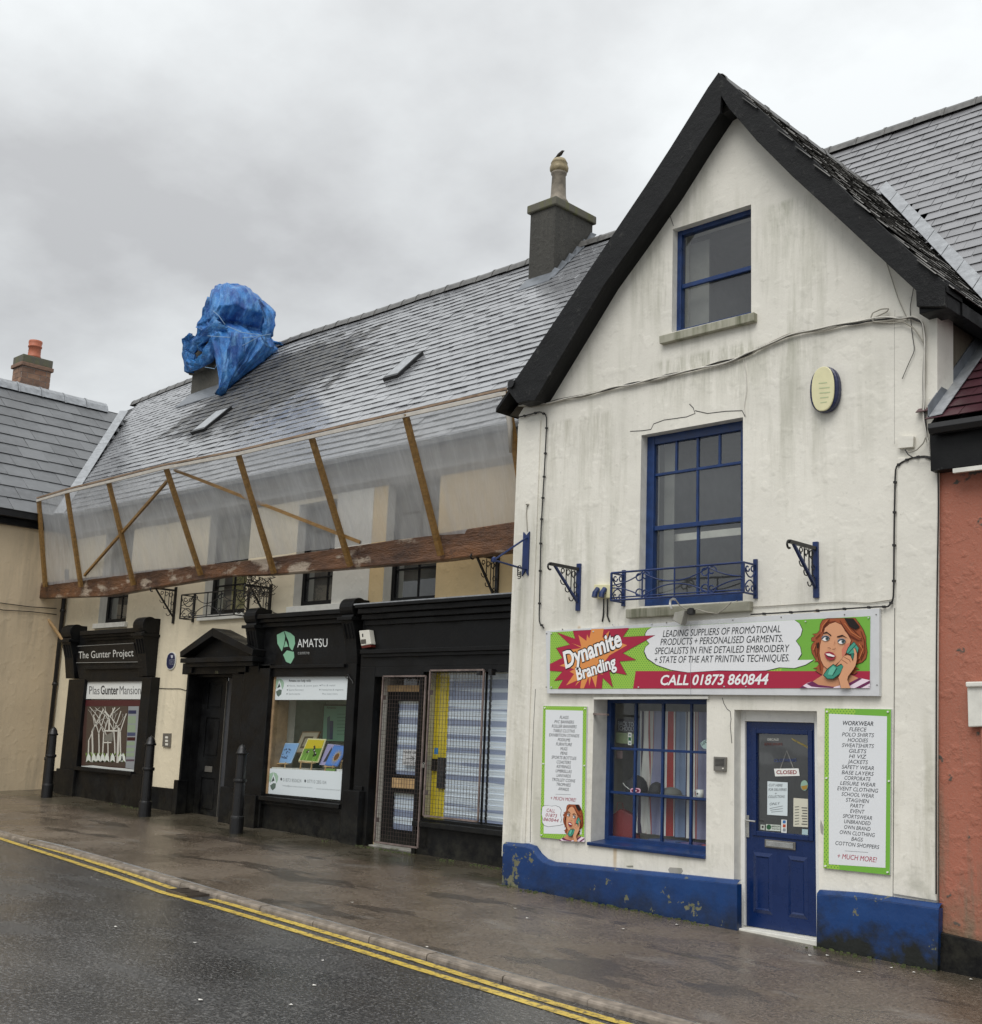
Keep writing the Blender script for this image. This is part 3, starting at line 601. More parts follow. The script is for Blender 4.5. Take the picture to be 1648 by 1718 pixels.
# side walls and back
mb = MB(); mb.prism([(XL, D+.36, -.4), (XL, 21, -.4), (XL, 21, 5.7), (XL, D+.36, 5.7)], (.3, 0, 0), 'white_render'); mb.build('side_wall', GH)
mb = MB(); mb.prism([(-4.60, D+.36, -.6), (-4.60, 21, -.6), (-4.60, 21, 6.0), (-4.60, D+.36, 6.0)], (-.3, 0, 0), 'brown_render'); mb.build('side_wall', GH, label='right-hand side wall in bare brown render')
mb = MB(); mb.box(XL+.3, -4.9, 20.7, 21, -.6, 5.9, 'white_render'); mb.build('back_wall', GH)
# piers standing slightly proud at both corners
MB().prism([F(q, D-.022) for q in (A6(60, -400), B1(418, 190), A6(216, 0), A6(190, 1030), A6(18, 1030), B1(286, 200))][0:0] or [(XL-.004, D-.022, .35), (-9.63, D-.022, .35), (-9.60, D-.022, 5.62), (XL+.01, D-.022, 5.62)], (0, .03, 0), 'pier_render').build('pier', GH, bevel=.006)
mb = MB(); mb.prism([F(q, D-.022) for q in ((1506, 768), (1575.5, 768), (1571.5, 1512), (1498.6, 1500))], (0, .03, 0), 'pier_render'); mb.build('pier', GH, bevel=.006)
mb = MB(); mb.prism([F(q, D-.05) for q in (B3(1047, 50), B3(1160, 50), B3(1155, 125), B3(1047, 135))], (0, .04, 0), 'white_render'); mb.build('render_block', GH)
# plinth
PY = D-.085
pl = [(843, 1484), (843.5, 1413), (880, 1416), (893, 1420), (902, 1433), (912, 1442), (926, 1447), (960, 1450), (1100, 1464), (1236.5, 1478), (1236.5, 1562)]
def low(q, Y, dz=.25): P = F(q, Y); P.z -= dz; return P
def plinth(px, nb, nm='plinth'):
    P = [F(q, PY) for q in px]; n = len(P)
    top = [p for i, p in enumerate(P) if i not in (0, n-1)]; bot = [V((P[-1].x, PY, P[-1].z-.35)), V((P[0].x, PY, P[0].z-.35))]
    mb = MB(); mb.prism([p-V((0, 0, .035)) for p in top]+bot, (0, D-PY+.01, 0), 'plinth_paint')
    for i in range(len(top)-1):     # weathered slope on the top edge
        a, c = top[i], top[i+1]; mb.face([a-V((0, 0, .035)), c-V((0, 0, .035)), V((c.x, D-.03, c.z+.0)), V((a.x, D-.03, a.z+.0))], 'plinth_paint'); mb.face([V((a.x, D-.03, a.z)), V((c.x, D-.03, c.z)), V((c.x, D+.01, c.z+.004)), V((a.x, D+.01, a.z+.004))], 'plinth_paint')
    return mb.build(nm, GH, bevel=.008, recalc=True)
plinth(pl, 0); plinth([(1369, 1585), (1370, 1494), (1440, 1499), (1498.6, 1507), (1575, 1518), (1570, 1628)], 0)
# bare patches and cracks in the render
for pts in (PX(A6, [(1050, 1192), (1060, 1178), (1135, 1182), (1143, 1200), (1130, 1218), (1060, 1212)]), PX(A7, [(527, 700), (540, 735), (538, 775), (528, 765), (524, 730)]), PX(A6, [(785, 1168), (830, 1166), (832, 1176), (800, 1176)])):
    MB().pf(pts, D-.003, D+.005, 'grey_stone').build('bare_patch', GW)
def crack(px, r=.004, Y=D, mat='cable_black', par=None): return MB().tube([F(q, Y) for q in px], r, mat, 4).build('crack', par or GW)
crack(PX(B1, [(880, 265), (940, 262), (990, 255), (1005, 225), (1060, 205), (1180, 188), (1225, 170), (1215, 140), (1195, 120)]), .005); crack(PX(B1, [(1225, 155), (1290, 170), (1390, 158), (1475, 155), (1490, 185)]), .005)
crack(PX(B4, [(985, 880), (1020, 940), (1040, 1000)]), .004); crack(PX(A6, [(1390, 115), (1400, 150), (1420, 185), (1440, 200), (1445, 250), (1440, 290), (1450, 400)]), .004); crack([(1501, 745), (1501, 560), (1502, 520)], .0012)
crack(PX(A6, [(219, 60), (206, 300), (190, 800), (186, 1020)]), .0035, D-.001); crack([(1501.5, 1020), (1500, 1280), (1498.7, 1505)], .003, D-.001)
# windows
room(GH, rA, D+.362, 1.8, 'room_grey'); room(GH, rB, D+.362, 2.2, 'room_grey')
window(GH, rA, D+.095, .055, 'blue_paint', [(0, 1, .455, .455, .05, 0)], [(0, 1, 0, .455, .02), (0, 1, .455, 1, 0)], 'glass_dusty', label='upper attic sash window in the gable')
mb = MB(); x0, x1, z0, z1 = rA; mb.box(x0+.03, x0+.30, D+.30, D+.31, z0+.02, z1-.1, 'room_grey'); mb.build('blind', GH)
b4 = [(.25, .25, .80, 1, .028, 0), (.5, .5, .80, 1, .028, 0), (.75, .75, .80, 1, .028, 0), (0, 1, .80, .80, .030, -.002), (.5, .5, .45, .80, .028, .001), (0, 1, .45, .45, .05, -.004), (.5, .5, 0, .45, .030, .018)]
p4 = [(i/4, (i+1)/4, .80, 1, 0) for i in range(4)]+[(0, .5, .45, .8, 0), (.5, 1, .45, .8, 0), (0, .5, 0, .45, .02), (.5, 1, 0, .45, .02)]
WB = window(GH, rB, D+.115, .10, 'blue_paint', b4, p4, 'glass_dusty', label='tall first-floor sash window behind the balconette')
MB().box(rB[0]+.10, rB[0]+.24, D+.32, D+.33, rB[2], rB[3], 'room_grey').build('curtain', GH); MB().box(rB[0]+.12, rB[1]-.1, D+.40, D+.42, rB[2]+.78, rB[2]+.86, 'painted_white').build('roller_rail', GH)
rCi = (rC[0], rC[1], rC[2]+.02, rC[3]-.02); bC, pC = grid_pb([.235, .50, .765], [.325, .655], .028)
wC = window(GH, (rC[0], rC[1], rC[2]+.05, rC[3]-.0), D+.245, .05, 'blue_paint', bC, pC, 'glass', label='twelve-pane shop window with the striped curtain', fwb=.05)
mb = MB(); mb.prism([(rC[0]-.03, D-.03, rC[2]+.0), (rC[0]-.03, D-.035, rC[2]+.035), (rC[0]-.03, D+.26, rC[2]+.062), (rC[0]-.03, D+.26, rC[2]-.01)], (rC[1]-rC[0]+.03, 0, 0), 'blue_paint'); mb.build('sill', wC, bevel=.006)
MB().pf(PX(A6, [(580, 112), (1300, 104), (1300, 122), (582, 126)]), D-.03, D+.02, 'painted_white').build('lintel_drip', GH, bevel=.003)
MB().pf(PX(A6, [(580, 210), (665, 214), (665, 226), (580, 222)]), D-.012, D+.03, 'rusty_wire').build('hinge_plate', GH)
# sills
MB().pf([(1105.5, 563.5), (1265, 523), (1265, 538), (1106.5, 577)], D-.07, D+.09, 'mossy_stone').build('sill', GH, bevel=.008, label='weathered stone sill under the attic window')
MB().pf(PX(C8, [(280, 578), (1465, 500), (1462, 598), (282, 668)]), D-.07, D+.11, 'mossy_stone').build('sill', GH, bevel=.012, label='mossy stone sill under the first-floor window')
# door
x0, x1, z0, z1 = rD; DY = D+.155; mb = MB()
dl = rect4(C5(112, 152), C5(995, 172), A7(500, 1275), A7(148, 1225), DY); fx0, fx1 = dl[0]-.055, dl[1]+.05; mb = MB()
mb.box(x0-.006, dl[0], DY-.03, DY+.08, z0+.1, z1+.006, 'white_upvc'); mb.box(dl[1], x1+.006, DY-.03, DY+.08, z0+.1, z1+.006, 'white_upvc'); mb.box(dl[0], dl[1], DY-.028, DY+.08, dl[3], z1+.006, 'white_upvc')
df = mb.build('door_frame', GH, bevel=.006)
MB().box(x0+.002, x1-.002, D-.045, DY+.06, z0-.1, dl[2]-.012, 'painted_white').build('doorstep', GH, bevel=.006); MB().box(dl[0], dl[1], DY-.05, DY+.05, dl[2]-.0115, dl[2]-.004, 'chrome').build('threshold', GH)
gl = rect4(C5(232, 310), C5(878, 318), C5(866, 1582), C5(218, 1522), DY); mb = MB()
wall_mesh(mb, rh((dl[0]+.003, dl[1]-.003, dl[2]-.005, dl[3]-.003)), [rh(gl)], DY, .045, 'door_blue'); DR = mb.build('door', GH, bevel=.003, label='dark blue door with glazed upper half')
mb = MB(); a, c, p, q = gl
for t0, t1, yy in ((.035, .0, -.012),):
    mb.box(a-.05, a-.001, DY-.014, DY, p-.05, q+.05, 'door_blue'); mb.box(c+.001, c+.05, DY-.014, DY, p-.05, q+.05, 'door_blue'); mb.box(a-.001, c+.001, DY-.013, DY, q+.001, q+.05, 'door_blue'); mb.box(a-.001, c+.001, DY-.013, DY, p-.05, p-.001, 'door_blue')
mb.build('glazing_bead', DR, bevel=.006)
MB().face([(a, DY+.02, p), (c, DY+.02, p), (c, DY+.02, q), (a, DY+.02, q)], 'glass_dusty').build('pane', DR)
for qd in (PX(A7, [(195, 862), (292, 868), (286, 1175), (188, 1160)]), PX(A7, [(370, 880), (467, 888), (462, 1200), (362, 1182)])):
    P = rect4(*qd, DY); cx, cz = (P[0]+P[1])/2, (P[2]+P[3])/2; hw, hh = (P[1]-P[0])/2, (P[3]-P[2])/2; mb = MB(); o0 = [V((cx+sx*hw, DY-.001, cz+sz*hh)) for sx, sz in ((-1, -1), (1, -1), (1, 1), (-1, 1))]; i0 = [V((cx+sx*(hw-.035), DY-.016, cz+sz*(hh-.035))) for sx, sz in ((-1, -1), (1, -1), (1, 1), (-1, 1))]; i1 = [V((cx+sx*(hw-.05), DY-.006, cz+sz*(hh-.05))) for sx, sz in ((-1, -1), (1, -1), (1, 1), (-1, 1))]
    for k in range(4): j = (k+1) % 4; mb.face([o0[k], o0[j], i0[j], i0[k]], 'door_blue'); mb.face([i0[k], i0[j], i1[j], i1[k]], 'door_blue')
    mb.face(i1, 'door_blue'); mb.build('door_panel', DR)
lp = rect4(A7(252, 797), A7(405, 812), A7(403, 850), A7(250, 838), DY); mb = MB(); mb.box(lp[0], lp[1], DY-.014, DY, lp[2], lp[3], 'gunmetal'); mb.box(lp[0]+.02, lp[1]-.02, DY-.022, DY-.012, lp[2]+.012, lp[3]-.012, 'chrome'); mb.build('letterbox', DR, bevel=.003)
hp = rect4(C5(105, 1328), C5(135, 1330), C5(128, 1605), C5(98, 1600), DY); mb = MB(); mb.box(hp[0]-.0, hp[1]+.006, DY-.016, DY, hp[2], hp[3], 'chrome'); hz = F(C5(115, 1390), DY).z; mb.tube([(hp[0]+.018, DY-.01, hz), (hp[0]+.018, DY-.055, hz), (hp[0]+.03, DY-.06, hz), (hp[0]+.135, DY-.06, hz-.003)], .010, 'chrome', 8); mb.build('handle', DR, smooth=False)
room(GH, (dl[0], dl[1], dl[2], dl[3]), D+.37, 1.4, 'room_grey', .05)
# notices on the door glass
GY = DY+.012
def notice(pxq, name, label, cat, mat='#e4e6e2', Y=GY, extra=None, th=.002):
    t = thing(name, label, cat, F(pxq[0], Y)); MB().pf(pxq, Y, Y+th, mat).build('sheet', t)
    if extra: mb = MB(); extra(mb, Y-.0015); mb.build('lettering', t, recalc=False)
    return t
def ex1(mb, Y):
    ptext(mb, 'CLOSED', C5(470, 812), C5(725, 812), 6, Y, '#8c1d22', .02)
t = notice(PX(C5, [(440, 745), (748, 742), (762, 835), (455, 842)]), 'closed_sign', 'small white closed sign with red letters hanging inside the door glass', 'sign', extra=ex1)
MB().tube([F(C5(520, 745), GY), F(C5(600, 518), GY), F(C5(685, 745), GY)], .0018, 'cable_white', 4).build('string', t)
def ex2(mb, Y):
    for s_, a_, b_ in (('CUT HERE', (375, 965), (550, 970)), ('FOR DELIVERIES', (370, 1022), (600, 1024)), ('+', (450, 1072), (475, 1072)), ('COLLECTIONS', (370, 1112), (575, 1110)), ('ONLY', (385, 1205), (515, 1195))): ptext(mb, s_, C5(*a_), C5(*b_), 4.2, Y, '#555a60', -.004, .3)
    for k in range(3): stroke(mb, PX(C5, [(385+k*10, 1245+k*22), (550, 1212+k*32)]), .6, Y, '#555a60')
notice(PX(C5, [(358, 903), (612, 918), (608, 1338), (355, 1322)]), 'paper_notice', 'large handwritten paper notice on the door glass below the closed sign', 'notice', '#cfd9dc', extra=ex2)
def ex3(mb, Y):
    for k in range(7):
        stroke(mb, PX(C5, [(700, 1225+k*36), (755, 1220+k*36)]), 1.2, Y, '#77776f'); stroke(mb, PX(C5, [(785+6*(k % 3), 1235+k*34), (858, 1238+k*34)]), 1.6, Y, '#5c5c58')
notice(PX(C5, [(685, 1112), (866, 1125), (866, 1480), (682, 1470)]), 'price_list', 'cream handwritten price list at the right edge of the door glass', 'notice', '#cfccbb', extra=ex3)
def ex4(mb, Y):
    for k, c_ in enumerate(('#3f6fa8', '#b5533c', '#8a8f94')): art(mb, PX(C5, [(550, 1392+k*50), (588, 1394+k*50), (586, 1432+k*50), (548, 1430+k*50)]), Y, c_)
notice(PX(C5, [(533, 1383), (600, 1388), (598, 1552), (530, 1545)]), 'sticker', 'upright sticker with three payment emblems low on the door glass', 'sticker', extra=ex4)
def ex5(mb, Y):
    art(mb, [C5(*q) for q in ell((375, 1477), 30, 32)], Y, '#2f5a3c'); ptext(mb, 'BREXON', C5(412, 1478), C5(515, 1480), 2.6, Y, '#2b3a30', .01); ptext(mb, 'Wide Store', C5(412, 1506), C5(515, 1510), 2.4, Y, '#2b3a30')
notice(PX(C5, [(340, 1440), (522, 1452), (520, 1530), (338, 1518)]), 'sticker', 'wide sticker with a round green badge low on the door glass', 'sticker', '#c3cbc2', extra=ex5)
notice(PX(C5, [(272, 1445), (325, 1450), (323, 1515), (270, 1508)]), 'sticker', 'small pale square sticker at the bottom left of the door glass', 'sticker', '#b5bcb4', extra=lambda mb, Y: art(mb, [C5(*q) for q in ell((298, 1475), 13, 14)], Y, '#3a3030'))
notice(PX(C5, [(792, 1502), (866, 1508), (864, 1578), (790, 1570)]), 'sticker', 'blank pale blue sticker in the bottom right corner of the door glass', 'sticker', '#a9c0c4')
t = thing('sticker', 'round green and gold sticker at the right edge of the door glass', 'sticker', F(C5(820, 955), GY)); mb = MB(); mb.pf([C5(*q) for q in ell((820, 955), 46, 66)], GY, GY+.002, '#8fae9c'); mb.build('sheet', t); mb = MB(); art(mb, PX(C5, [(778, 965), (862, 950), (850, 1000), (800, 1012)]), GY-.0015, '#a1803a'); mb.build('printing', t, recalc=False)
t = thing('window_lettering', 'faded coloured words lettered across the upper door glass', 'lettering', F(C5(500, 400), GY))
for s_, a_, b_, h_, c_, bo in (('DECALS', (360, 392), (498, 392), 3.4, '#cfcfc8', .015), ('VAN GRAPHICS', (660, 380), (866, 492), 3.2, '#b9a23a', .01), ('STICKERS', (320, 452), (545, 452), 4, '#6a3a33', .01), ('CLOTHING', (440, 662), (720, 655), 5, '#3b4a76', .015)): mb = MB(); ptext(mb, s_, C5(*a_), C5(*b_), h_, GY, c_, bo); mb.build('word', t, recalc=False)

# bargeboards
BY = D-.26
def oq(q): return F(q, BY)
lo = [B4(1310, 75), B4(1245, 168), B4(1020, 530), B4(845, 800), B4(650, 1090), (963, 494), (908, 573), (868, 632), (850, 652)]; li = [(868, 676), (886, 672), (897, 672), (1015, 476), B4(800, 1105), B4(1012, 800), B4(1200, 500), B4(1320, 320), B4(1325, 215)]
MB().pf(lo+li, BY, BY+.05, 'barge_paint').build('bargeboard', GH, bevel=.004, label='left black bargeboard of the gable')
ro = [B4(1310, 75), (1300, 205), (1360, 262), (1470, 370), (1540, 434), (1586, 474)]; ri = [(1586, 514), (1538, 514), (1537, 487), (1470, 425), (1400, 360), (1330, 296), (1270, 236), (1235, 195), B4(1370, 290), B4(1325, 215)]
MB().pf(ro+ri, BY+.003, BY+.053, 'barge_paint').build('bargeboard', GH, bevel=.004, label='right black bargeboard of the gable')
# soffits between boards and wall, eave ends
mb = MB()
for px in ([(897, 672), (1015, 476), B4(800, 1105), B4(1012, 800), B4(1200, 500), B4(1320, 320), B4(1370, 290)], [B4(1370, 290), (1235, 195), (1270, 236), (1330, 296), (1400, 360), (1470, 425), (1537, 487)]):
    for a, c in zip(px[:-1], px[1:]):
        A_, C_ = F(a, BY), F(c, BY); up = .012; mb.face([A_+V((0, .05, up)), C_+V((0, .05, up)), C_+V((0, .30, up)), A_+V((0, .30, up))], 'black_paint')
mb.build('soffit', GH, recalc=False)
mb = MB(); e = F((1586, 514), BY); e2 = F((1538, 514), BY); mb.box(e2.x, e.x+.0, BY+.055, D+.10, e.z+.004, e.z+.28, 'black_paint'); mb.box(-4.5, -4.36, D+.102, 20, 5.83, 6.03, 'black_paint'); mb.box(-4.62, -4.5, D+.102, 20, 5.9, 5.93, 'black_paint'); mb.build('eaves_box', GH, bevel=.005)
mb = MB(); e = F((868, 676), BY); e2 = F((897, 672), BY); mb.box(e.x, e2.x, BY+.052, D+.4, e.z+.0, e.z+.22, 'black_paint'); mb.tube([(e.x-.10, BY-.03, e.z+.26), (e.x-.10, 13, e.z+.26)], .055, 'black_iron', 10); mb.build('eaves_box', GH, bevel=.005)
# gable roof
AP = F((1206, 124), BY); pL_, pR_ = F((850, 652), BY), F((1586, 474), BY); RX, RZ = AP.x, AP.z+.015; JJ = FX((1478, 322), RX)     # the ridge runs straight back to the valley head JJ
sR = (RZ-pR_.z-.0)/(pR_.x-RX); sL = (RZ-pL_.z)/(RX-pL_.x)
def mainR(y): return JJ.z+1.19*(y-JJ.y)
mb = MB()
rfR = [V((RX, BY+.02, RZ)), V((-4.36, BY+.02, RZ-sR*(-4.36-RX))), V((-4.36, 12.4, RZ-sR*(-4.36-RX))), V((RX, JJ.y, RZ))]
rfL = [V((RX, BY+.02, RZ)), V((-10.16, BY+.02, RZ-sL*(RX+10.16))), V((-10.16, 11.5, RZ-sL*(RX+10.16))), V((RX, JJ.y, RZ))]
for q in (rfR, rfL): mb.prism([p-V((0, 0, .03)) for p in q], (0, 0, -.05), 'black_paint')
GR = mb.build('roof', GH)
uR = V((0, 1, 0)); vR = V((-1, 0, sR)).normalized(); O = V((-4.34, BY+.10, RZ-sR*(-4.34-RX)-.02)); Lr = (V((RX, 0, RZ))-V((-4.34, 0, RZ-sR*(-4.34-RX)))).length
slates(GR, O, uR, vR, 4.4, Lr-.06, .17, .28, lambda P: P.z > mainR(P.y)-.05 or P.y < 12.3, 'slate_gable', 0, th=.009, jit=.012)
vL = V((1, 0, sL)).normalized(); O = V((-10.10, BY+.22, RZ-sL*(RX+10.10)-.16)); slates(GR, O, uR, vL, 4.4, (V((RX, 0, RZ))-V((-10.18, 0, RZ-sL*(RX+10.18)))).length-.06, .17, .28, lambda P: True, 'slate_gable', 0, th=.009)
ridge_tiles(GR, (RX, BY+.03, RZ-.055), (RX, JJ.y, RZ-.055), .075)
# main roof to the right
kr = ray(1500, 221); YR_ = (CH-JJ.z+1.19*JJ.y)/(1.19-kr.z/kr.y); ZR_ = mainR(YR_)
def valR(x): z = RZ-sR*(x-RX); return JJ.y+(z-JJ.z)/1.19    # Y of the valley
mb = MB(); pts = [V((-9.2, YR_, ZR_)), V((3.5, YR_, ZR_)), V((3.5, 11.7, mainR(11.7))), V((-4.36, 11.7, mainR(11.7))), V((-4.36, valR(-4.36), mainR(valR(-4.36)))), V((RX, JJ.y, JJ.z)), V((-9.6, 12.6, mainR(12.6)))]
mb.prism([p-V((0, 0, .03)) for p in pts], (0, 0, -.06), 'black_paint'); mb.prism([V((-9.2, YR_, ZR_-.03)), V((3.5, YR_, ZR_-.03)), V((3.5, 21.2, ZR_-6.2)), V((-9.2, 21.2, ZR_-6.2))], (0, 0, -.06), 'black_paint'); RRf = mb.build('roof', GH, label='tall slate roof rising behind the gable')
vv = V((0, 1, 1.19)).normalized(); O = V((-9.2, 11.6, mainR(11.6)))
slates(RRf, O, (1, 0, 0), vv, 11.5, (YR_-11.6)*sqrt(1+1.19**2)-.08, .205, .30, lambda P: P.z > JJ.z-.06 and P.x > -9.3 or (P.x > RX and P.y > valR(P.x)+.06), 'slate_right', 285, th=.008, jit=.006, warp=lambda P: .03*noise.noise(V((P.x*.5, P.y*.6, 5)))+.012)
ridge_tiles(RRf, (-9.2, YR_, ZR_+.02), (2.6, YR_, ZR_+.02), .10)
A_ = V((RX, 14.675, 9.39)); n = 9
for i in range(n):       # lead valley
    xa = RX+(-4.2-RX)*i/n; xb = RX+(-4.2-RX)*(i+1)/n-.01; pa = V((xa, valR(xa), mainR(valR(xa))+.035)); pb = V((xb, valR(xb), mainR(valR(xb))+.035))
    MB().prism([pa+V((0, -.02, 0)), pb+V((0, -.02, 0)), pb+V((.02, .16, .19)), pa+V((.02, .16, .19))], (0, -.004, .008), 'lead').build('lead_flashing', RRf)

# ============================================================ MAIN SIGN
SY = D-.05
S = thing('shop_sign', 'long printed shop sign with a red starburst, speech bubble and woman on the telephone', 'sign', F((915, 1163), SY))
MB().pf([(915.5, 1058.5), (1475.5, 1020.5), (1475.5, 1168), (918, 1163.5)], SY, D-.002, 'sign_metal').build('backboard', S, bevel=.003)
mb = MB(); Y1 = SY-.003
AR = PX(A8, [(65, 112), (1540, 38), (1536, 370), (62, 373)]); art(mb, AR, Y1, 'dot_green'); art(mb, PX(A8, [(1130, 59), (1540, 38.2), (1537, 293), (1130, 293)]), Y1-.0008, '#75b043')
art(mb, PX(A8, [(458, 291), (1538, 291), (1536, 369.5), (446, 371.5)]), Y1-.0016, '#a82743')
bal = PX(A8, [(532, 90), (1190, 56), (1213, 72), (1226, 100), (1218, 128), (1196, 152), (1216, 180), (1222, 212), (1204, 240), (1278, 239), (1240, 262), (1190, 277), (1120, 274), (1060, 288), (980, 290), (840, 288), (700, 297), (620, 285), (555, 262), (512, 232), (498, 200), (504, 180), (522, 165), (503, 142), (503, 118), (513, 102)])
cx = sum(p[0] for p in bal)/len(bal); cy = sum(p[1] for p in bal)/len(bal)
art(mb, [(cx+(p[0]-cx)*1.004+(.6 if p[0] > cx else -.6), min(1128.5, cy+(p[1]-cy)*1.0+(.9 if p[1] > cy else -.0))) for p in bal], Y1-.0024, '#20261c'); art(mb, bal, Y1-.0032, '#e3e4e6')
star = [(205, 175), (455, 265), (425, 155), (1200, 112), (1110, 240), (1555, 215), (1110, 460), (1295, 555), (1065, 575), (1165, 760), (925, 715), (975, 935), (835, 800), (825, 950), (215, 950), (290, 825), (170, 840), (280, 715), (105, 705), (105, 610), (280, 525), (195, 390), (385, 345)]
art(mb, [C2(700+(x_-700)*1.012, 540+(y_-540)*1.012) if 112 < y_ < 950 and x_ > 105 else C2(x_, y_) for x_, y_ in star], Y1-.0040, '#3a1512'); art(mb, PX(C2, star), Y1-.0048, '#a82743')
art(mb, PX(C2, [(500, 210), (610, 290), (620, 200), (650, 260), (680, 128), (850, 122), (830, 250), (930, 150), (900, 250), (1175, 350), (930, 490), (770, 700), (850, 760), (765, 740), (740, 940), (680, 780), (650, 910), (640, 790), (575, 948), (525, 948), (540, 830), (455, 915), (500, 830), (330, 905), (440, 750), (380, 715), (450, 680), (240, 635), (340, 590), (330, 420), (545, 390), (405, 320), (540, 370)]), Y1-.0056, '#dd9150')
for dx, dy, m_, bo, dd in ((0, 0, '#1b1410', .075, .0064), (0, 0, '#f0f0f0', .030, .0072)):
    ptext(mb, 'Dynamite', C2(322, 668), C2(1108, 352), 0, Y1-dd, m_, bo, 0, up=(-35/8.24*1.10, -205/8.24*1.05)); ptext(mb, 'Branding', C2(486, 836), C2(1028, 652), 0, Y1-dd, m_, bo, 0, up=(-28/8.24, -160/8.24))
for s_, a_, b_ in (('LEADING SUPPLIERS OF PROMOTIONAL', (583, 134), (1126, 112)), ('PRODUCTS + PERSONALISED GARMENTS.', (572, 172), (1136, 156)), ('SPECIALISTS IN FINE DETAILED EMBROIDERY', (546, 213), (1168, 202)), ('+ STATE OF THE ART PRINTING TECHNIQUES.', (545, 254), (1166, 246))): ptext(mb, s_, A8(*a_), A8(*b_), 30/2.747, Y1-.005, '#23272b', .0, .25)
ptext(mb, 'CALL 01873 860844', A8(573, 355), A8(1072, 352), 44/2.747, Y1-.004, '#eceded', .022, .25)
def woman(mb, T, Y, st=0.0008):
    L = [0]
    def a(p, c): L[0] += st; art(mb, [T(*q) for q in p], Y-L[0], c)
    def s(p, w_, c): L[0] += st*.2; k = abs(T(100, 0)[0]-T(0, 0)[0])/100; stroke(mb, [T(*q) for q in p], w_*k, Y-L[0], c)
    hair = [(600, 185), (520, 215), (480, 290), (470, 390), (430, 440), (345, 455), (400, 482), (330, 520), (335, 578), (390, 572), (340, 630), (325, 690), (340, 780), (380, 850), (410, 900), (380, 932), (435, 920), (460, 960), (430, 1010), (360, 1045), (432, 1050), (400, 1085), (440, 1115), (520, 1160), (700, 1100), (990, 1130), (1070, 1145), (1120, 1110), (1080, 1060), (1155, 1058), (1080, 1010), (1100, 970), (1200, 940), (1268, 870), (1287, 760), (1268, 620), (1265, 500), (1220, 380), (1150, 270), (1080, 175)]
    cx, cy = 800, 650; a([(cx+(x_-cx)*1.018, max(172, cy+(y_-cy)*1.018)) for x_, y_ in hair], '#35170f'); a(hair, '#9c5231')
    a([(520, 1160), (350, 1270), (450, 1330), (700, 1372), (960, 1310), (1145, 1215), (1000, 1150), (990, 1000), (540, 1000)], '#c98f6b')
    a([(120, 1386), (250, 1300), (340, 1268), (450, 1330), (580, 1358), (720, 1365), (970, 1302), (1150, 1208), (1338, 1250), (1338, 1386)], '#ead8e4')
    a([(240, 1310), (340, 1268), (450, 1330), (720, 1365), (700, 1384), (480, 1375), (330, 1360)], '#6d2a56'); a([(970, 1302), (1150, 1208), (1200, 1222), (990, 1345)], '#6d2a56'); a([(1080, 1384), (1338, 1252), (1338, 1300), (1180, 1384)], '#6d2a56')
    a([(120, 1386), (175, 1345), (260, 1384)], '#6d2a56')
    face = [(540, 440), (560, 350), (640, 280), (740, 245), (840, 290), (900, 380), (960, 470), (1010, 560), (985, 640), (925, 780), (860, 880), (770, 960), (700, 1025), (600, 1050), (540, 1000), (490, 900), (468, 780), (478, 640), (508, 520)]
    a([(750+(x_-750)*1.025, 650+(y_-650)*1.02) for x_, y_ in face], '#5a2718'); a(face, '#d69d78'); a([(985, 600), (925, 780), (860, 850), (850, 720), (900, 640)], '#cf7d66')
    for p in ([(640, 200), (560, 290), (520, 400)], [(740, 230), (620, 250), (530, 360)], [(820, 220), (880, 330), (980, 460), (1140, 560)], [(900, 380), (1000, 500), (1120, 560), (1200, 560)], [(1180, 400), (1240, 560), (1250, 760), (1180, 900)], [(420, 600), (380, 700), (410, 850)], [(450, 640), (430, 800), (470, 960), (480, 1080)], [(1210, 640), (1200, 800), (1120, 930)], [(480, 450), (400, 530)], [(1000, 330), (1120, 450), (1200, 540)]): s(p, 12, '#5b2413')
    for p in ([(600, 215), (520, 310), (495, 420)], [(900, 260), (1020, 420), (1180, 520)], [(1150, 620), (1215, 720), (1150, 880)], [(395, 640), (360, 730)]): s(p, 16, '#c27347')
    a([(895, 178), (1050, 182), (1165, 330), (1090, 375), (980, 320)], '#1d1512'); a([(430, 600), (460, 590), (450, 700), (415, 690)], '#2a1710')
    a([(528, 432), (590, 408), (672, 470), (662, 488), (600, 436), (532, 448)], '#2c120c'); a([(765, 492), (860, 462), (962, 530), (868, 490), (772, 512)], '#2c120c')
    for (ex, ey) in ((572, 533), (848, 585)):
        a(ell((ex, ey-12), 72, 48, 12), '#7b8593'); a(ell((ex, ey), 60, 38, 12), '#ece9e8'); a(ell((ex+26, ey-2), 30, 34, 12), '#56696c'); a(ell((ex+26, ey-2), 13, 15, 8), '#14181a'); s([(ex-66, ey+4), (ex-30, ey-32), (ex+20, ey-42), (ex+66, ey-6)], 14, '#1c1210')
    s([(605, 690), (640, 690), (660, 700)], 9, '#5a2718'); s([(690, 715), (730, 712), (742, 690)], 9, '#5a2718'); s([(735, 560), (715, 640)], 6, '#a8694e')
    a([(548, 795), (575, 765), (625, 752), (700, 772), (750, 835), (712, 890), (640, 908), (585, 875)], '#9a2f3d'); a([(575, 800), (640, 800), (735, 838), (690, 862), (610, 850)], '#3e0f16'); a([(568, 788), (640, 788), (738, 832), (705, 845), (610, 826)], '#f2ecea')
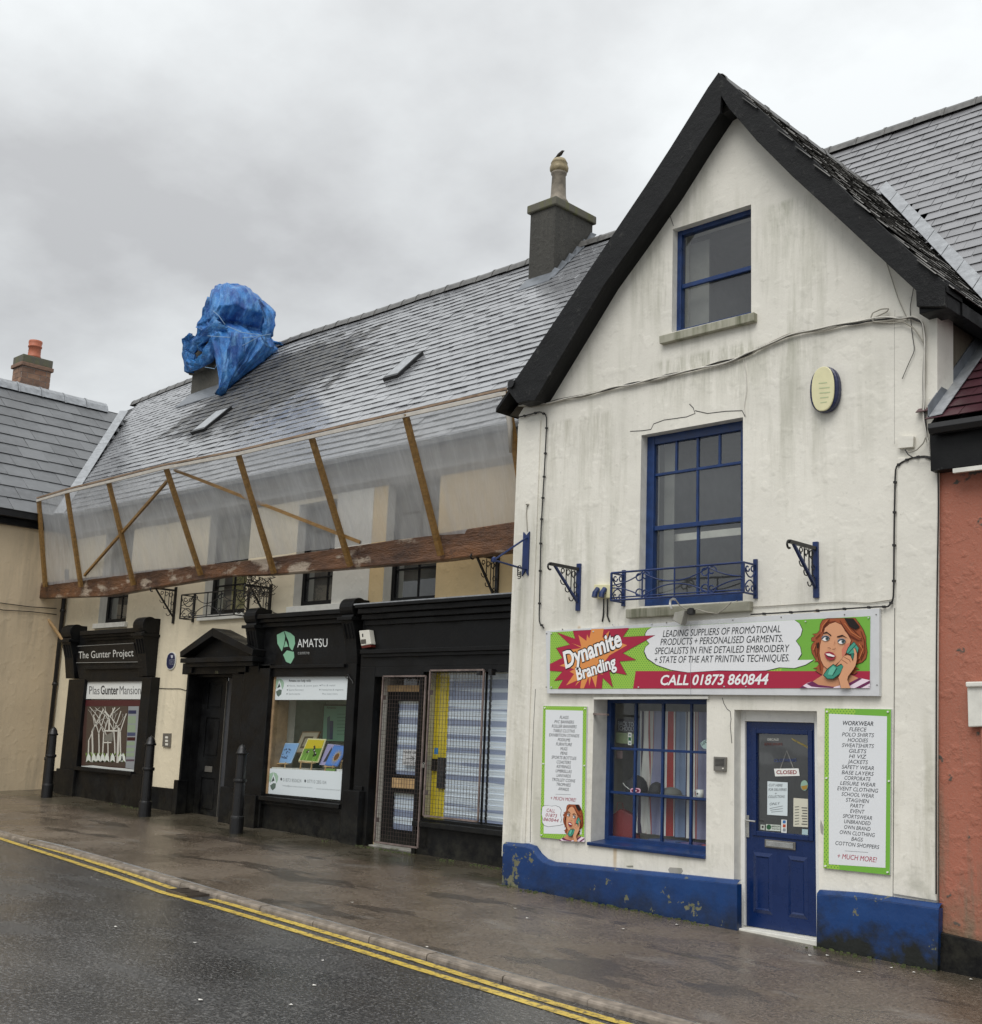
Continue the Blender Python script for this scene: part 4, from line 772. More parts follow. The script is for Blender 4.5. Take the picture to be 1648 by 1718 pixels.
    a([(1060, 578), (1150, 690), (1130, 790), (980, 810), (920, 775), (960, 680)], '#0f3b35'); a([(1062, 592), (1140, 692), (1120, 775), (980, 795), (932, 768), (970, 690)], '#4a9c86'); s([(1100, 630), (965, 785)], 12, '#12463e'); a([(1010, 800), (1060, 790), (1050, 900), (1020, 860)], '#2f7565')
    a([(705, 965), (765, 1010), (845, 962), (890, 1000), (835, 1135), (705, 1232), (600, 1232), (525, 1165), (600, 1050)], '#0f3b35'); a([(705, 980), (765, 1025), (842, 978), (874, 1008), (822, 1128), (700, 1220), (605, 1220), (540, 1160), (605, 1065)], '#3f907b'); a([(640, 1060), (700, 1000), (750, 1040), (690, 1160), (610, 1150)], '#68b79f'); s([(770, 1040), (690, 1170)], 14, '#12463e')
    hand = [(760, 1000), (850, 885), (895, 830), (950, 815), (1000, 830), (1045, 930), (1070, 800), (1055, 700), (1080, 700), (1112, 790), (1108, 900), (1085, 1000), (1050, 1060), (960, 1180), (945, 1240), (1000, 1386), (838, 1386), (795, 1200), (830, 1135), (880, 1010), (842, 962)]
    a([(920+(x_-920)*1.05, 1000+(y_-1000)*(1.03 if y_ < 1300 else 1)) for x_, y_ in hand], '#5a2718'); a(hand, '#d69d78'); s([(895, 850), (985, 900), (1000, 940)], 9, '#7c4029'); s([(850, 895), (920, 940), (950, 965)], 9, '#7c4029')
woman(mb, C1, Y1-.005)
for q in PX(A8, [(262, 108), (355, 78), (530, 72), (1000, 78), (1240, 62), (1530, 45), (1533, 360), (965, 362), (865, 362), (470, 365), (68, 365), (68, 118)]): mb.pf(ell(q, 1.1, 1.1, 8), Y1-.013, Y1-.004, 'sign_metal')
stroke(mb, PX(A8, [(712, 75), (711, 405)]), .4, Y1-.0078, '#7c8087')
mb.build('printed_artwork', S, recalc=False)
for q in PX(A8, [(47, 118), (120, 98), (352, 78), (600, 68), (905, 56), (1128, 42), (1420, 30), (1566, 30), (1570, 355), (45, 365)]): MB().pf(ell(q, 1.0, 1.0, 8), SY-.006, SY, 'gunmetal').build('screw', S)
# left panel
LY = D-.022
Sl = thing('product_sign', 'narrow green-edged panel listing flags to awards, left of the shop window', 'sign', F((906, 1405), LY))
MB().pf(PX(A6, [(268, 165), (541, 169), (525, 1017), (247, 990)]), LY, D-.002, 'sign_metal').build('board', Sl, bevel=.002)
mb = MB(); Y1 = LY-.002; art(mb, PX(A6, [(268, 166), (540, 170), (524, 1016), (248, 989)]), Y1, 'dot_green'); art(mb, PX(A6, [(282, 192), (516, 197), (500, 972), (265, 958)]), Y1-.0008, '#6faf3d') if 0 else None
art(mb, PX(A6, [(283, 190), (517, 196), (508, 972), (270, 966)]), Y1-.001, '#e0e3e6')
W1 = ['FLAGS', 'PVC BANNERS', 'ROLLER BANNERS', 'TABLE CLOTHS', 'EXHIBITION STANDS', 'PODIUMS', 'FURNITURE', 'MUGS', 'PENS', 'SPORTS BOTTLES', 'COASTERS', 'KEYRINGS', 'UMBRELLAS', 'LANYARDS', 'TROLLEY COINS', 'TROPHIES', 'AWARDS']
for i, s_ in enumerate(W1): ctext(mb, s_, A6(399-i*.25, 238+i*28.1), len(s_)*11.2/3.735, 19/3.735, Y1-.002, '#3a3d44', .0, .25)
stroke(mb, PX(A6, [(345, 719), (440, 722)]), .5, Y1-.002, '#8a8d90'); ctext(mb, '+ MUCH MORE!', A6(393, 749), 160/3.735, 22/3.735, Y1-.002, '#9c2340', 0, .25)
bub = PX(A6, [(262, 800), (275, 792), (300, 790), (320, 795), (345, 792), (370, 802), (380, 820), (375, 850), (382, 875), (376, 898), (392, 908), (374, 912), (355, 916), (330, 918), (300, 922), (275, 915), (262, 895), (264, 870), (258, 845)])
art(mb, [(p[0]+(.5 if p[0] > 927 else -.5), p[1]+(.5 if p[1] > 1370 else -.5)) for p in bub], Y1-.002, '#30343a'); art(mb, bub, Y1-.003, '#e6e7ea')
for s_, cx_, cy_, w_ in (('CALL', 315, 822, 52), ('01873', 318, 852, 72), ('860844', 316, 880, 96)): ctext(mb, s_, A6(cx_, cy_), w_/3.735, 21/3.735, Y1-.004, '#9c2340', 0, .25)
def TW(x, y): u, v = (x-320)/1020, (y-172)/1214; return A6(392+u*134, 780+v*(232)+u*6)
woman(mb, TW, Y1-.003, .0006); mb.build('printed_artwork', Sl, recalc=False)
for q in PX(A6, [(275, 178), (528, 182), (266, 528), (523, 540), (254, 975)]): MB().pf(ell(q, 1.2, 1.2, 8), LY-.012, LY-.002, 'white_upvc').build('screw_cap', Sl)
# right panel
Sr = thing('product_sign', 'green-edged panel listing workwear to cotton shoppers, right of the blue door', 'sign', F((1383, 1457), LY))
MB().pf(PX(A7, [(547, 143), (879, 148), (873, 977), (540, 942)]), LY, D-.002, 'sign_metal').build('board', Sr, bevel=.002)
mb = MB(); art(mb, PX(A7, [(548, 144), (878, 149), (872, 976), (541, 941)]), Y1, 'dot_green'); art(mb, PX(A7, [(700, 146.5), (878, 149), (872, 976), (620, 949.5), (620, 920), (852, 940), (858, 184), (700, 176)]), Y1-.0007, '#74b042'); art(mb, PX(A7, [(568, 171), (858, 184), (850, 940), (568, 922)]), Y1-.0015, '#dfe2e5')
W2 = ['WORKWEAR', 'FLEECE', 'POLO SHIRTS', 'HOODIES', 'SWEATSHIRTS', 'GILETS', 'HI VIZ', 'JACKETS', 'SAFETY WEAR', 'BASE LAYERS', 'CORPORATE', 'LEISURE WEAR', 'EVENT CLOTHING', 'SCHOOL WEAR', 'STAG/HEN', 'PARTY', 'EVENT', 'SPORTSWEAR', 'UNBRANDED', 'OWN BRAND', 'OWN CLOTHING', 'BAGS', 'COTTON SHOPPERS']
yy = [219, 249, 276, 303, 330, 357, 384, 411, 439, 467, 494, 521, 549, 576, 604, 631, 658, 686, 713, 741, 769, 797, 826]
for i, s_ in enumerate(W2): ctext(mb, s_, A7(713-i*.2, yy[i]), len(s_)*(19 if i == 0 else 14.6)/2.973, (21 if i == 0 else 19)/2.973, Y1-.0025, '#2b2e35', .012 if i == 0 else .0, .25)
stroke(mb, PX(A7, [(647, 855), (763, 863)]), .6, Y1-.0025, '#8a8d90'); ctext(mb, '+ MUCH MORE!', A7(708, 890), 196/2.973, 25/2.973, Y1-.0025, '#a82743', 0, .25)
mb.build('printed_artwork', Sr, recalc=False)
for q in PX(A7, [(557, 160), (861, 161), (554, 492), (866, 507), (549, 931), (859, 962)]): MB().pf(ell(q, 1.6, 1.6, 10), LY-.014, LY-.002, 'white_upvc').build('screw_cap', Sr)

# ============================================================ SHOP WINDOW DISPLAY
wr = rC; room(GH, (rC[0], rC[1], rC[2], rC[3]), D+.365, .9, 'room_white', .3)
mb = MB(); nx = 90; yc = D+.52; xa, xb = F(C4(395, 900), yc).x, rC[1]+.28; zt, zb = F(C4(700, 150), yc).z, F(C4(700, 1480), yc).z; mb._m('curtain')
for i in range(nx+1):
    x_ = xa+(xb-xa)*i/nx; wv = .035*sin(i*.75)+.012*sin(i*2.1)
    for j in range(7): f = j/6; mb.v.append((x_-(.10*(f**1.5) if i < 22 else 0), yc+wv*(.5+.5*f), zt+(zb-zt)*f))
for i in range(nx):
    for j in range(6): a = i*7+j; mb.f.append([a, a+7, a+8, a+1]); mb.mi.append(0)
tag(mb.build('striped_curtain', smooth=True), 'striped red, blue and white curtain hanging behind the shop window', 'curtain')
shz = F(A6(1000, 728), D+.40).z; sh = thing('display_shelf', 'dark narrow shelf across the middle of the shop window', 'shelf', (rC[0], D+.4, shz)); MB().box(rC[0]+.12, rC[1]+.1, D+.31, D+.52, shz-.02, shz, 'room_dark').build('board', sh, bevel=.003)
for i, (q, sc, mt, lb, fl) in enumerate(((C4(372, 960), .17, 'cap_black', 'black peaked cap with white piping on the display shelf', 1), (C4(585, 930), .12, 'cap_black', 'small plain black cap behind the grey cap on the shelf', 0), (C4(740, 990), .16, 'cap_grey', 'folded grey cap lying in the middle of the display shelf', 0))):
    c = F(q, D+.42); t = thing('peaked_cap', lb, 'cap', (c.x, c.y, shz), 'caps on the display shelf'); mb = MB(); hgt = sc*(1.2 if mt == 'cap_black' else .62)
    mb.lathe((c.x, c.y, shz), [(sc*.75, 0), (sc*.76, hgt*.3), (sc*.66, hgt*.65), (sc*.42, hgt*.88), (sc*.1, hgt)], mt, 16); mb.build('crown', t, smooth=True)
    mb = MB(); mb.prism([(c.x+sc*.3+sc*.9*cos(a_)*1.0, c.y-sc*.2+sc*.6*sin(a_), shz+.012) for a_ in [-1.9+k*.42 for k in range(10)]], (0, 0, .008), mt); mb.build('peak', t)
    if fl: mb = MB(); mb.tube([V((c.x-sc*.2+sc*.8*cos(a_), c.y+sc*.77*sin(a_), shz+hgt*.55-.03*k)) for k, a_ in enumerate((-2.2, -1.8, -1.4, -1.0, -.6))], .003, 'white_upvc', 4); mb.build('piping', t)
c = F(C4(1045, 1020), D+.38); t = thing('mug', 'white mug with a small dark print on the display shelf', 'mug', (c.x, c.y, shz)); mb = MB(); mb.lathe((c.x, c.y, shz), [(.034, 0), (.040, .005), (.041, .095), (.036, .095), (.035, .012)], 'white_upvc', 20); mb.build('body', t, smooth=True)
mb = MB(); mb.tube([V((c.x-.040-.026*sin(a_), c.y-.01, shz+.05+.03*cos(a_))) for a_ in [k*pi/8 for k in range(9)]], .006, 'white_upvc', 6); mb.build('handle', t, smooth=True); mb = MB(); mb.face([(c.x-.010, c.y-.0425, shz+.045), (c.x+.008, c.y-.0425, shz+.045), (c.x+.008, c.y-.0425, shz+.062), (c.x-.010, c.y-.0425, shz+.062)], '#333338'); mb.build('printing', t, recalc=False)
gw = D+.245+.036
def wstick(px, name, label, mat, extra=None):
    return notice(px, name, label, 'sticker', mat, gw, extra)
wstick(PX(C4, [(280, 375), (318, 378), (316, 512), (278, 508)]), 'sticker', 'upright white sticker with a green square in the shop window', '#cfd5cf', lambda mb, Y: (art(mb, PX(C4, [(284, 425), (312, 428), (311, 465), (283, 462)]), Y, '#215c3c'), art(mb, PX(C4, [(288, 390), (308, 392), (308, 412), (288, 410)]), Y, '#7c8a92'), art(mb, PX(C4, [(288, 480), (308, 482), (308, 500), (288, 498)]), Y, '#7c8a92')))
wstick([C4(358+55*math.copysign(abs(cos(a_))**.6, cos(a_)), 997+29*math.copysign(abs(sin(a_))**.6, sin(a_))) for a_ in [k*pi/8 for k in range(16)]], 'sticker', 'small pink oval sticker below the black cap', '#c9a0b2', lambda mb, Y: (art(mb, [C4(*q) for q in ell((358, 997), 44, 20)], Y, '#6b2238'), art(mb, [C4(*q) for q in ell((358, 997), 14, 10)], Y-.0006, '#e2ccd5')))
wstick(PX(C4, [(1050, 490), (1085, 462), (1126, 445), (1126, 552), (1088, 548), (1068, 530)]), 'sticker', 'round pale sticker reading LOC cut off by the right edge of the shop window', '#a9c3bf', lambda mb, Y: ptext(mb, 'LOC', C4(1070, 515), C4(1126, 480), 0, Y, '#1c2a2c', .02, 0, up=(-1, -4.2)))
t = notice(PX(C4, [(162, 225), (345, 245), (345, 375), (160, 358)]), 'poster', 'dark small poster reading back to school behind the left panes', 'poster', '#45424a', D+.45, lambda mb, Y: (ptext(mb, 'BACK TO', C4(172, 300), C4(340, 312), 7, Y, '#b9bcc2', .01), ptext(mb, 'SCHOOL!', C4(172, 352), C4(340, 362), 7, Y, '#b9bcc2', .01)))
notice(PX(C4, [(152, 372), (345, 390), (340, 500), (148, 488)]), 'poster', 'pale green price sheet under the dark poster', 'poster', '#a9b88c', D+.455); notice(PX(C4, [(155, 570), (222, 572), (220, 658), (152, 655)]), 'poster', 'small pinkish card behind the leftmost middle pane', 'poster', '#8f7a7c', D+.45)
c = F(C4(190, 1440), D+.42); t = thing('gift_bag', 'shiny red gift bag at the bottom left of the shop window', 'bag', (c.x, c.y, rC[2]+.06)); z_ = rC[2]+.06; mb = MB(); mb.prism([(c.x-.16, c.y, z_), (c.x+.19, c.y+.05, z_), (c.x+.14, c.y+.05, z_+.27), (c.x-.02, c.y+.02, z_+.33), (c.x-.13, c.y, z_+.25)], (0, .10, 0), '#8d3a3c'); mb.build('body', t, bevel=.01)
MB().tube([(c.x-.05, c.y-.003, z_+.29), (c.x-.03, c.y-.01, z_+.40), (c.x+.04, c.y-.01, z_+.40), (c.x+.06, c.y, z_+.29)], .004, '#8d3a3c', 5).build('handle', t)
for i, (xx, w_, cc, lb) in enumerate(((.55, .38, '#3c4f7c', 'folded blue garment on the sill of the shop window'), (.98, .22, '#5a4a78', 'folded purple garment between the blue and red ones'), (1.25, .24, '#98424a', 'folded red garment at the right end of the window sill'))):
    z_ = rC[2]+.062; x_ = rC[0]+xx; t = thing('folded_garment', lb, 'garment', (x_, D+.5, z_), 'folded garments on the window sill')
    for k in range(2): MB().box(x_-.002*k, x_+w_-.01*k, D+.31, D+.55, z_+.024*k+.001, z_+.022+.024*k, cc).build('fold', t, bevel=.008)

# ============================================================ FITTINGS ON THE GABLED HOUSE
def cable(name, label, px, r, mat, Y=D-.012, n=6, dup=1, sag=None, clips=0, cat='cable'):
    t = thing(name, label, cat, F(px[0], Y))
    for k in range(dup):
        P = []; 
        for i in range(len(px)-1):
            a, c = F(px[i], Y), F(px[i+1], Y); m_ = 5
            for j in range(m_): P.append(a.lerp(c, j/m_)+V((noise.noise(V((i+j/m_, k*3.1, 1)))*.022*(dup > 1), -k*.006, noise.noise(V((i+j/m_, k*5.7, 9)))*.035*(dup > 1))))
        P.append(F(px[-1], Y)); Q = [P[0]]+[(P[i-1]+P[i]*2+P[i+1])/4 for i in range(1, len(P)-1)]+[P[-1]]
        MB().tube(Q, r, (mat if isinstance(mat, str) else mat[k % len(mat)]), n).build('wire' if dup > 1 else 'cable_run', t, smooth=True)
    if clips:
        for i in range(len(px)-1):
            a, c = F(px[i], Y), F(px[i+1], Y); m_ = max(1, int((c-a).length/clips))
            for j in range(m_): p = a.lerp(c, (j+.5)/m_); MB().box(p.x-.013, p.x+.013, p.y-.012, p.y+.016, p.z-.011, p.z+.011, 'cable_black').build('clip', t)
    return t
cable('cable_bundle', 'twisted grey cable bundle crossing the gable below the attic window', [(872, 681), (915.7, 678), (956.7, 668), (1001, 659), (1040, 648.6), (1080, 640), (1128.5, 628), (1187.5, 615), (1239, 602.5), (1276, 584), (1324, 563.7), (1364.6, 554.5), (1416, 545), (1460.5, 538), (1500, 535), (1530, 533), (1549, 540), (1553, 580), (1551, 669), (1554, 705), (1556, 742)], .0085, ['cable_grey', 'cable_white', 'cable_grey', 'cable_black', 'cable_white'], D-.02, 5, dup=5)
cable('cable', 'grey cable loop sticking up from the bundle near the right eave', PX(B2, [(1140, 640), (1150, 610), (1190, 592), (1225, 590), (1215, 605), (1160, 630), (1150, 650), (1240, 655), (1290, 650), (1340, 680), (1385, 750)]), .007, 'cable_grey', D-.04)
cable('cable', 'thin wire dropping from the right bargeboard to the cable bundle', PX(B2, [(1208, 362), (1225, 415), (1265, 540), (1310, 640)]), .005, 'cable_grey', D-.03)
cable('cable', 'dark thin wire hanging down beside the right eave bracket', PX(B2, [(1338, 490), (1320, 590), (1330, 700), (1342, 780), (1310, 850), (1285, 910)]), .004, 'cable_black', D-.02)
cable('cable', 'thin pale wire from the bundle down to the first-floor window head', PX(B2, [(562, 820), (575, 880), (578, 960), (565, 1040), (572, 1080)]), .004, 'cable_white')
cable('cable', 'clipped black cable running down the left pier to the sign', [(870, 700), (890, 695), (906, 690.5), (918, 697), (914, 782), (907.8, 889), (906, 981), (904.6, 1044), (913, 1054)], .008, 'cable_black', D-.03, clips=.26)
cable('cable', 'clipped black cable down the right pier and along the top of the sign', [(1575, 770), (1552, 765), (1530, 768), (1514, 775), (1502.5, 784), (1500.6, 885), (1499.7, 1005), (1490.8, 1018), (1476, 1018), (1440, 1020), (1350, 1026), (1260, 1031)], .008, 'cable_black', D-.03, clips=.26)
cable('cable', 'thin brown wire sagging along the wall above the right half of the sign', [(1235, 1008), (1260, 1019), (1354, 1013), (1410.7, 1009.6), (1457.8, 1012), (1498, 1006)], .005, 'cable_grey')
cable('cable', 'black cable down the seam between the white and the orange house', [(1552, 766), (1565, 772), (1574, 785), (1575, 850), (1573, 960), (1571.5, 1100), (1571, 1300), (1571, 1500)], .007, 'cable_black', D-.035)
cable('cable', 'tangle of white wires at the top of the right pier', PX(B3, [(1260, 60), (1265, 110), (1300, 145), (1360, 150), (1440, 130), (1560, 150), (1640, 185)]), .008, 'cable_white', D-.05)
cable('cable', 'white wire looping over the edge of the orange wall', PX(B3, [(1265, 80), (1270, 170), (1300, 220), (1390, 245), (1440, 225), (1465, 190)]), .006, 'cable_white', D-.06)
cable('cable', 'thin wires fanning out below the render block', PX(B3, [(1100, 150), (1130, 165), (1180, 150), (1230, 100), (1245, 60)]), .006, 'cable_grey', D-.06); cable('cable', 'dark wire curling beside the render block', PX(B3, [(1100, 145), (1120, 180), (1160, 205), (1230, 200), (1330, 210)]), .006, 'cable_black', D-.07)
# oval alarm box
t = thing('alarm_box', 'oval cream alarm box with navy rim high on the gable wall', 'alarm box', F((1388, 656))); c = F((1389, 656), D)
def oval(mb, cx, cz, hw, hh, y0, y1, mat, n=28, dome=0):
    pts = [V((cx+hw*math.copysign(abs(cos(a_))**.85, cos(a_)), y0, cz+hh*math.copysign(abs(sin(a_))**.85, sin(a_)))) for a_ in [2*pi*k/n for k in range(n)]]; mb.prism(pts, (0, y1-y0, 0), mat)
mb = MB(); oval(mb, c.x, c.z, .16, .235, D-.085, D, 'navy_plastic'); mb.build('backplate', t, bevel=.02); mb = MB(); oval(mb, c.x-.0, c.z, .125, .232, D-.105, D-.084, 'plastic_cream'); mb.build('cover', t, bevel=.008)
mb = MB()
for k, w_ in enumerate((16, 20, 20, 16, 12)): stroke(mb, [B2(905+2*k, 930+k*22), B2(905+2*k+w_*2.4, 926+k*22)], 1.6, D-.107, '#b9c49a')
mb.build('printing', t, recalc=False)
# intercom
q = PX(A6, [(1335, 483), (1412, 487), (1410, 577), (1334, 572)]); t = thing('intercom', 'grey speaker intercom on the white wall between window and door', 'intercom', F(q[0])); MB().pf(q, D-.03, D, 'gunmetal').build('case', t, bevel=.004)
for k in range(6): MB().pf(PX(A6, [(1345, 497+k*8), (1400, 500+k*8), (1400, 503+k*8), (1345, 500+k*8)]), D-.034, D-.029, 'cable_black').build('slot', t)
MB().pf([A6(*p) for p in ell((1393, 558), 5, 5, 8)], D-.036, D-.029, 'plastic_white').build('button', t)
# sockets
t = thing('socket_box', 'cream outdoor socket box with two blue plugs left of the balconette', 'socket', F((1005, 985))); MB().pf(PX(C8, [(-18, 345), (148, 345), (148, 470), (-18, 475)]), D-.06, D, 'plastic_cream').build('case', t, bevel=.005)
for px_ in (18, 85): c = F(C8(px_, 430), D-.06); MB().tube([c+V((0, .0, .05)), c+V((0, -.05, 0)), c+V((0, -.06, -.05))], .032, 'blue_iron', 10).build('plug', t)
for a, c in ((75, 60), (112, 130)): MB().tube([F(C8(a, 480), D-.08), F(C8(a, 560), D-.03), F(C8(a-4, 640), D-.012), F(C8(c, 700), D-.012)], .009, 'cable_black').build('cord', t, smooth=True)
# security light / camera under the balconette
t = thing('floodlight', 'weathered floodlight with a white conduit hook under the balconette', 'light', F(C8(780, 620), D-.15)); Yf = D-.2
MB().pf(PX(C8, [(748, 612), (848, 590), (812, 730), (732, 685)]), Yf, Yf+.09, 'grey_stone').build('housing', t, bevel=.006); MB().tube([F(C8(*p), Yf) for p in ((722, 580), (708, 530), (712, 495), (735, 482), (760, 490))], .013, 'white_upvc', 8).build('conduit', t, smooth=True)
MB().tube([F(C8(*p), Yf+.03) for p in ((760, 490), (800, 545), (850, 575), (900, 590), (960, 580), (1060, 610), (1160, 622), (1220, 580), (1290, 515))], .007, 'cable_grey', 6).build('cord', t, smooth=True); MB().lathe(F(C8(910, 600), Yf+.03)-V((0, 0, .04)), [(.02, 0), (.045, .01), (.045, .06), (.02, .075)], 'cable_black', 10).build('junction', t)
# ---- iron brackets
def make_bracket(name, label, cat, top, H, arm, matbar, matarm, group=None, rust=False):
    t = thing(name, label, cat, top, group); T_ = V(top); z = T_.z
    mb = MB(); mb.box(T_.x-.028, T_.x+.028, T_.y-.03, T_.y, z-H, z+.05, matbar); mb.build('wall_bar', t, bevel=.002)
    mb = MB(); mb.box(T_.x-.018, T_.x+.018, T_.y-arm, T_.y-.03, z-.035, z, matarm)
    mb.tube([T_+V((0, -arm+.01, -.015))]+[T_+V((0, -arm-.0+.035*(-sin(a_)), -.05+.035*cos(a_))) for a_ in [k*pi/6 for k in range(8)]], .012, matarm, 6); mb.build('arm', t, bevel=.002)
    MB().bar(T_+V((0, -.03, -H*.80)), T_+V((0, -arm*.86, -.02)), .03, .022, matbar, (1, 0, 0)).build('strut', t)
    mb = MB(); ez = V((0, 0, 1)); ey = V((0, -1, 0))
    for (cy, cz, r, a0, a1) in ((.10, -.12, .045, -1.6, 5.0), (.20, -.11, .04, -1.6, 5.0), (.30, -.10, .035, -1.6, 5), (.07, -.30, .035, 1.6, -4.6), (.06, -.45, .028, 1.6, -4.2), (.30, -.24, .075, 3.4, 6.0), (.22, -.38, .05, 3.3, 6.6), (.15, -.52, .05, 3.0, 6.3)):
        mb.tube(arc(T_+V((0, -cy*arm/.53, cz*H/.72)), r, a0, a1, 12, ey, ez, .45), .0065, matarm, 5)
    for cy in (.09, .15, .24): mb.tube([T_+V((0, -cy*arm/.53, -.04)), T_+V((0, -cy*arm/.53, -(.62-cy*1.35)*H/.72+.02))], .007, matarm, 5)
    mb.build('scrollwork', t); return t
P = F(B1(612, 975), D); P.z = F(B1(612, 992), D).z; Hb = P.z-F(B1(605, 1220), D).z
make_bracket('sign_bracket', 'blue and black scrolled iron bracket left of the balconette', 'bracket', P, Hb, .53, 'blue_iron', 'black_iron', 'scrolled iron brackets')
P2 = F(B3(468, 840), D); H2 = P2.z-F(B3(462, 1205), D).z
make_bracket('sign_bracket', 'blue and black scrolled iron bracket right of the balconette', 'bracket', P2, H2, .53, 'blue_iron', 'black_iron', 'scrolled iron brackets')
# rust streaks below brackets are stains on the wall
# banner bracket on the left pier
T_ = F(B1(333, 800), D-.022); Bz = F(B1(328, 1035), D-.022).z; t = thing('banner_bracket', 'blue iron banner arm with notched wall bar on the left pier', 'bracket', T_); mb = MB(); xx = T_.x
mb.prism([(xx-.05, D-.045, T_.z), (xx-.0, D-.045, T_.z-.05), (xx+.05, D-.045, T_.z), (xx+.05, D-.045, Bz), (xx, D-.045, Bz+.07), (xx-.05, D-.045, Bz)], (0, .02, 0), 'blue_iron'); mb.build('wall_bar', t)
E_ = FX(B1(155, 950), xx); E_ = V((xx, max(E_.y, 9.4), FX(B1(155, 950), xx).z)); mb = MB(); mb.tube([F(B1(330, 830), D-.045), E_], .012, 'blue_iron', 6); mb.tube([F(B1(325, 1000), D-.045), E_], .012, 'blue_iron', 6); mb.build('arm', t); MB().lathe(E_-V((0, 0, .03)), [(.01, 0), (.03, .01), (.03, .05), (.01, .07)], 'blue_iron', 8).build('finial', t)
c = F(B1(290, 1005), D-.2); mb = MB()
for k in range(5): mb.tube(arc(c+V((0, 0, .03-.025*k)), .03, k, k+4.5, 8), .006, 'cable_black', 5)
mb.build('shackle', t); MB().tube([F(B1(332, 795), D-.03), F(B1(327, 700), D-.03), F(B1(332, 655), D-.03)], .006, 'cable_grey', 5).build('eye_bolt', t); MB().lathe(F(B1(332, 650), D-.04)-V((0, 0, .02)), [(.008, 0), (.024, .015), (.008, .035)], 'cable_white', 8).build('insulator', t)
# ---- balconettes
def balconette(label, XA, XB, zt, zb, YWl, dep, mat, nmod, group='balconettes'):
    t = thing('balconette', label, 'balcony railing', (XA, YWl, zb), group); y0 = YWl-dep
    mb = MB(); mb.tube([(XA, YWl-.01, zt), (XA, y0, zt), (XB, y0, zt), (XB, YWl-.01, zt)], .012, mat, 6); mb.build('top_rail', t); mb = MB(); mb.tube([(XA, YWl-.01, zb), (XA, y0, zb), (XB, y0, zb), (XB, YWl-.01, zb)], .012, mat, 6); mb.tube([(XA, y0, zb+.03), (XB, y0, zb+.03)], .008, mat, 5); mb.build('bottom_rail', t)
    for xx in (XA, XB): MB().box(xx-.02, xx+.02, YWl-.03, YWl-.002, zb-.04, zt+.06, mat).build('wall_bar', t); MB().box(xx-.01, xx+.01, y0-.01, y0+.01, zb, zt, mat).build('corner_post', t)
    H_ = zt-zb; mw = (XB-XA)/nmod
    for k in range(1, nmod): MB().tube([(XA+mw*k, y0, zb), (XA+mw*k, y0, zt)], .009, mat, 6).build('baluster', t)
    mb = MB(); ex, ez = V((1, 0, 0)), V((0, 0, 1))
    for k in range(nmod):
        xa = XA+mw*k; xb = xa+mw; zc = (zt+zb)/2; fl = k % 2
        for sg in (1, -1):
            P = []
            for i in range(13): u = i/12; P.append(V((xa+mw*u, y0, zc+sg*(H_*.45-H_*.40*(sin(pi*(u if fl else 1-u)/2)**.8)*1.0)*1.0)))
            mb.tube(P, .0075, mat, 5); e = P[-1] if not fl else P[0]; e2 = P[0] if not fl else P[-1]
            for (cc, s2) in ((V((xa+.045, y0, zc+sg*H_*.30)), 1), (V((xb-.045, y0, zc+sg*H_*.30)), -1)):
                if (s2 == 1) == bool(k % 2): mb.tube(arc(cc, .055, 0, 5.6*sg*s2, 14, ex, ez, .55), .008, mat, 5)
    for xx in (XA, XB):
        ey = V((0, 1, 0)); yc = YWl-dep/2; zc = (zt+zb)/2
        for sg in (1, -1):
            mb.tube([V((xx, y0+dep*u, zc+sg*(.015+H_*.36*(2*u-1)**2))) for u in [i/10 for i in range(11)]], .008, mat, 5)
            for s2 in (1, -1): mb.tube(arc((xx, yc+s2*dep*.20, zc+sg*H_*.33), dep*.16, 0, 5.5*s2, 12, ey, ez, .5), .008, mat, 5)
    mb.build('scrollwork', t); return t
Pr = F(C8(1530, 150), D); Pl = F(C8(275, 270), D); XB_ = Pr.x; XA_ = Pl.x; fr = FX(C8(1410, 125), XB_); zt = (Pr.z+Pl.z)/2; zb = (F(C8(1530, 465), D).z+F(C8(275, 500), D).z)/2; dep = max(.15, min(.5, D-fr.y))
balconette('blue wrought iron balconette across the foot of the first-floor sash window', XA_, XB_, zt, zb, D, dep, 'blue_iron', 4)

# ============================================================ ORANGE HOUSE (right edge)
OH = thing('orange_house', 'orange roughcast house with plum slate roof at the right edge', 'house', (-3, D, -.2)); OY = D+.02
zo = F((1600, 760), OY).z; zpl = F((1640, 1578), OY).z
mb = MB(); mb.prism([(-4.745, OY, -.6), (2.5, OY, -.6), (2.5, OY, zo+.25), (-4.60, OY, zo+.25)], (0, .3, 0), 'orange_roughcast'); mb.build('wall', OH)
mb = MB(); mb.prism([(-4.74, OY-.05, -.6), (2.5, OY-.05, -.9), (2.5, OY-.05, zpl-.25), (F((1648, 1580), OY).x, OY-.05, zpl), (-4.73, OY-.05, F((1575, 1562), OY).z)], (0, .05, 0), 'black_paint'); mb.build('plinth', OH, bevel=.006)
x_e = F((1648, 1580), OY).x
mb = MB(); mb.pf(PX(A7, [(1256, 20), (1400, 20), (1400, 232), (1262, 238)]), OY-.07, OY+.01, 'painted_white'); mb.pf(PX(A7, [(1248, 12), (1400, 8), (1400, 34), (1250, 38)]), OY-.1, OY-.072, 'painted_white'); mb.build('window_surround', OH, bevel=.01)
MB().box(F(A7(1330, 200), OY).x, F(A7(1330, 200), OY).x+.6, OY-.04, OY, zpl+.0, F(A7(1330, 238), OY).z, 'orange_roughcast').build('pilaster', OH, bevel=.01)
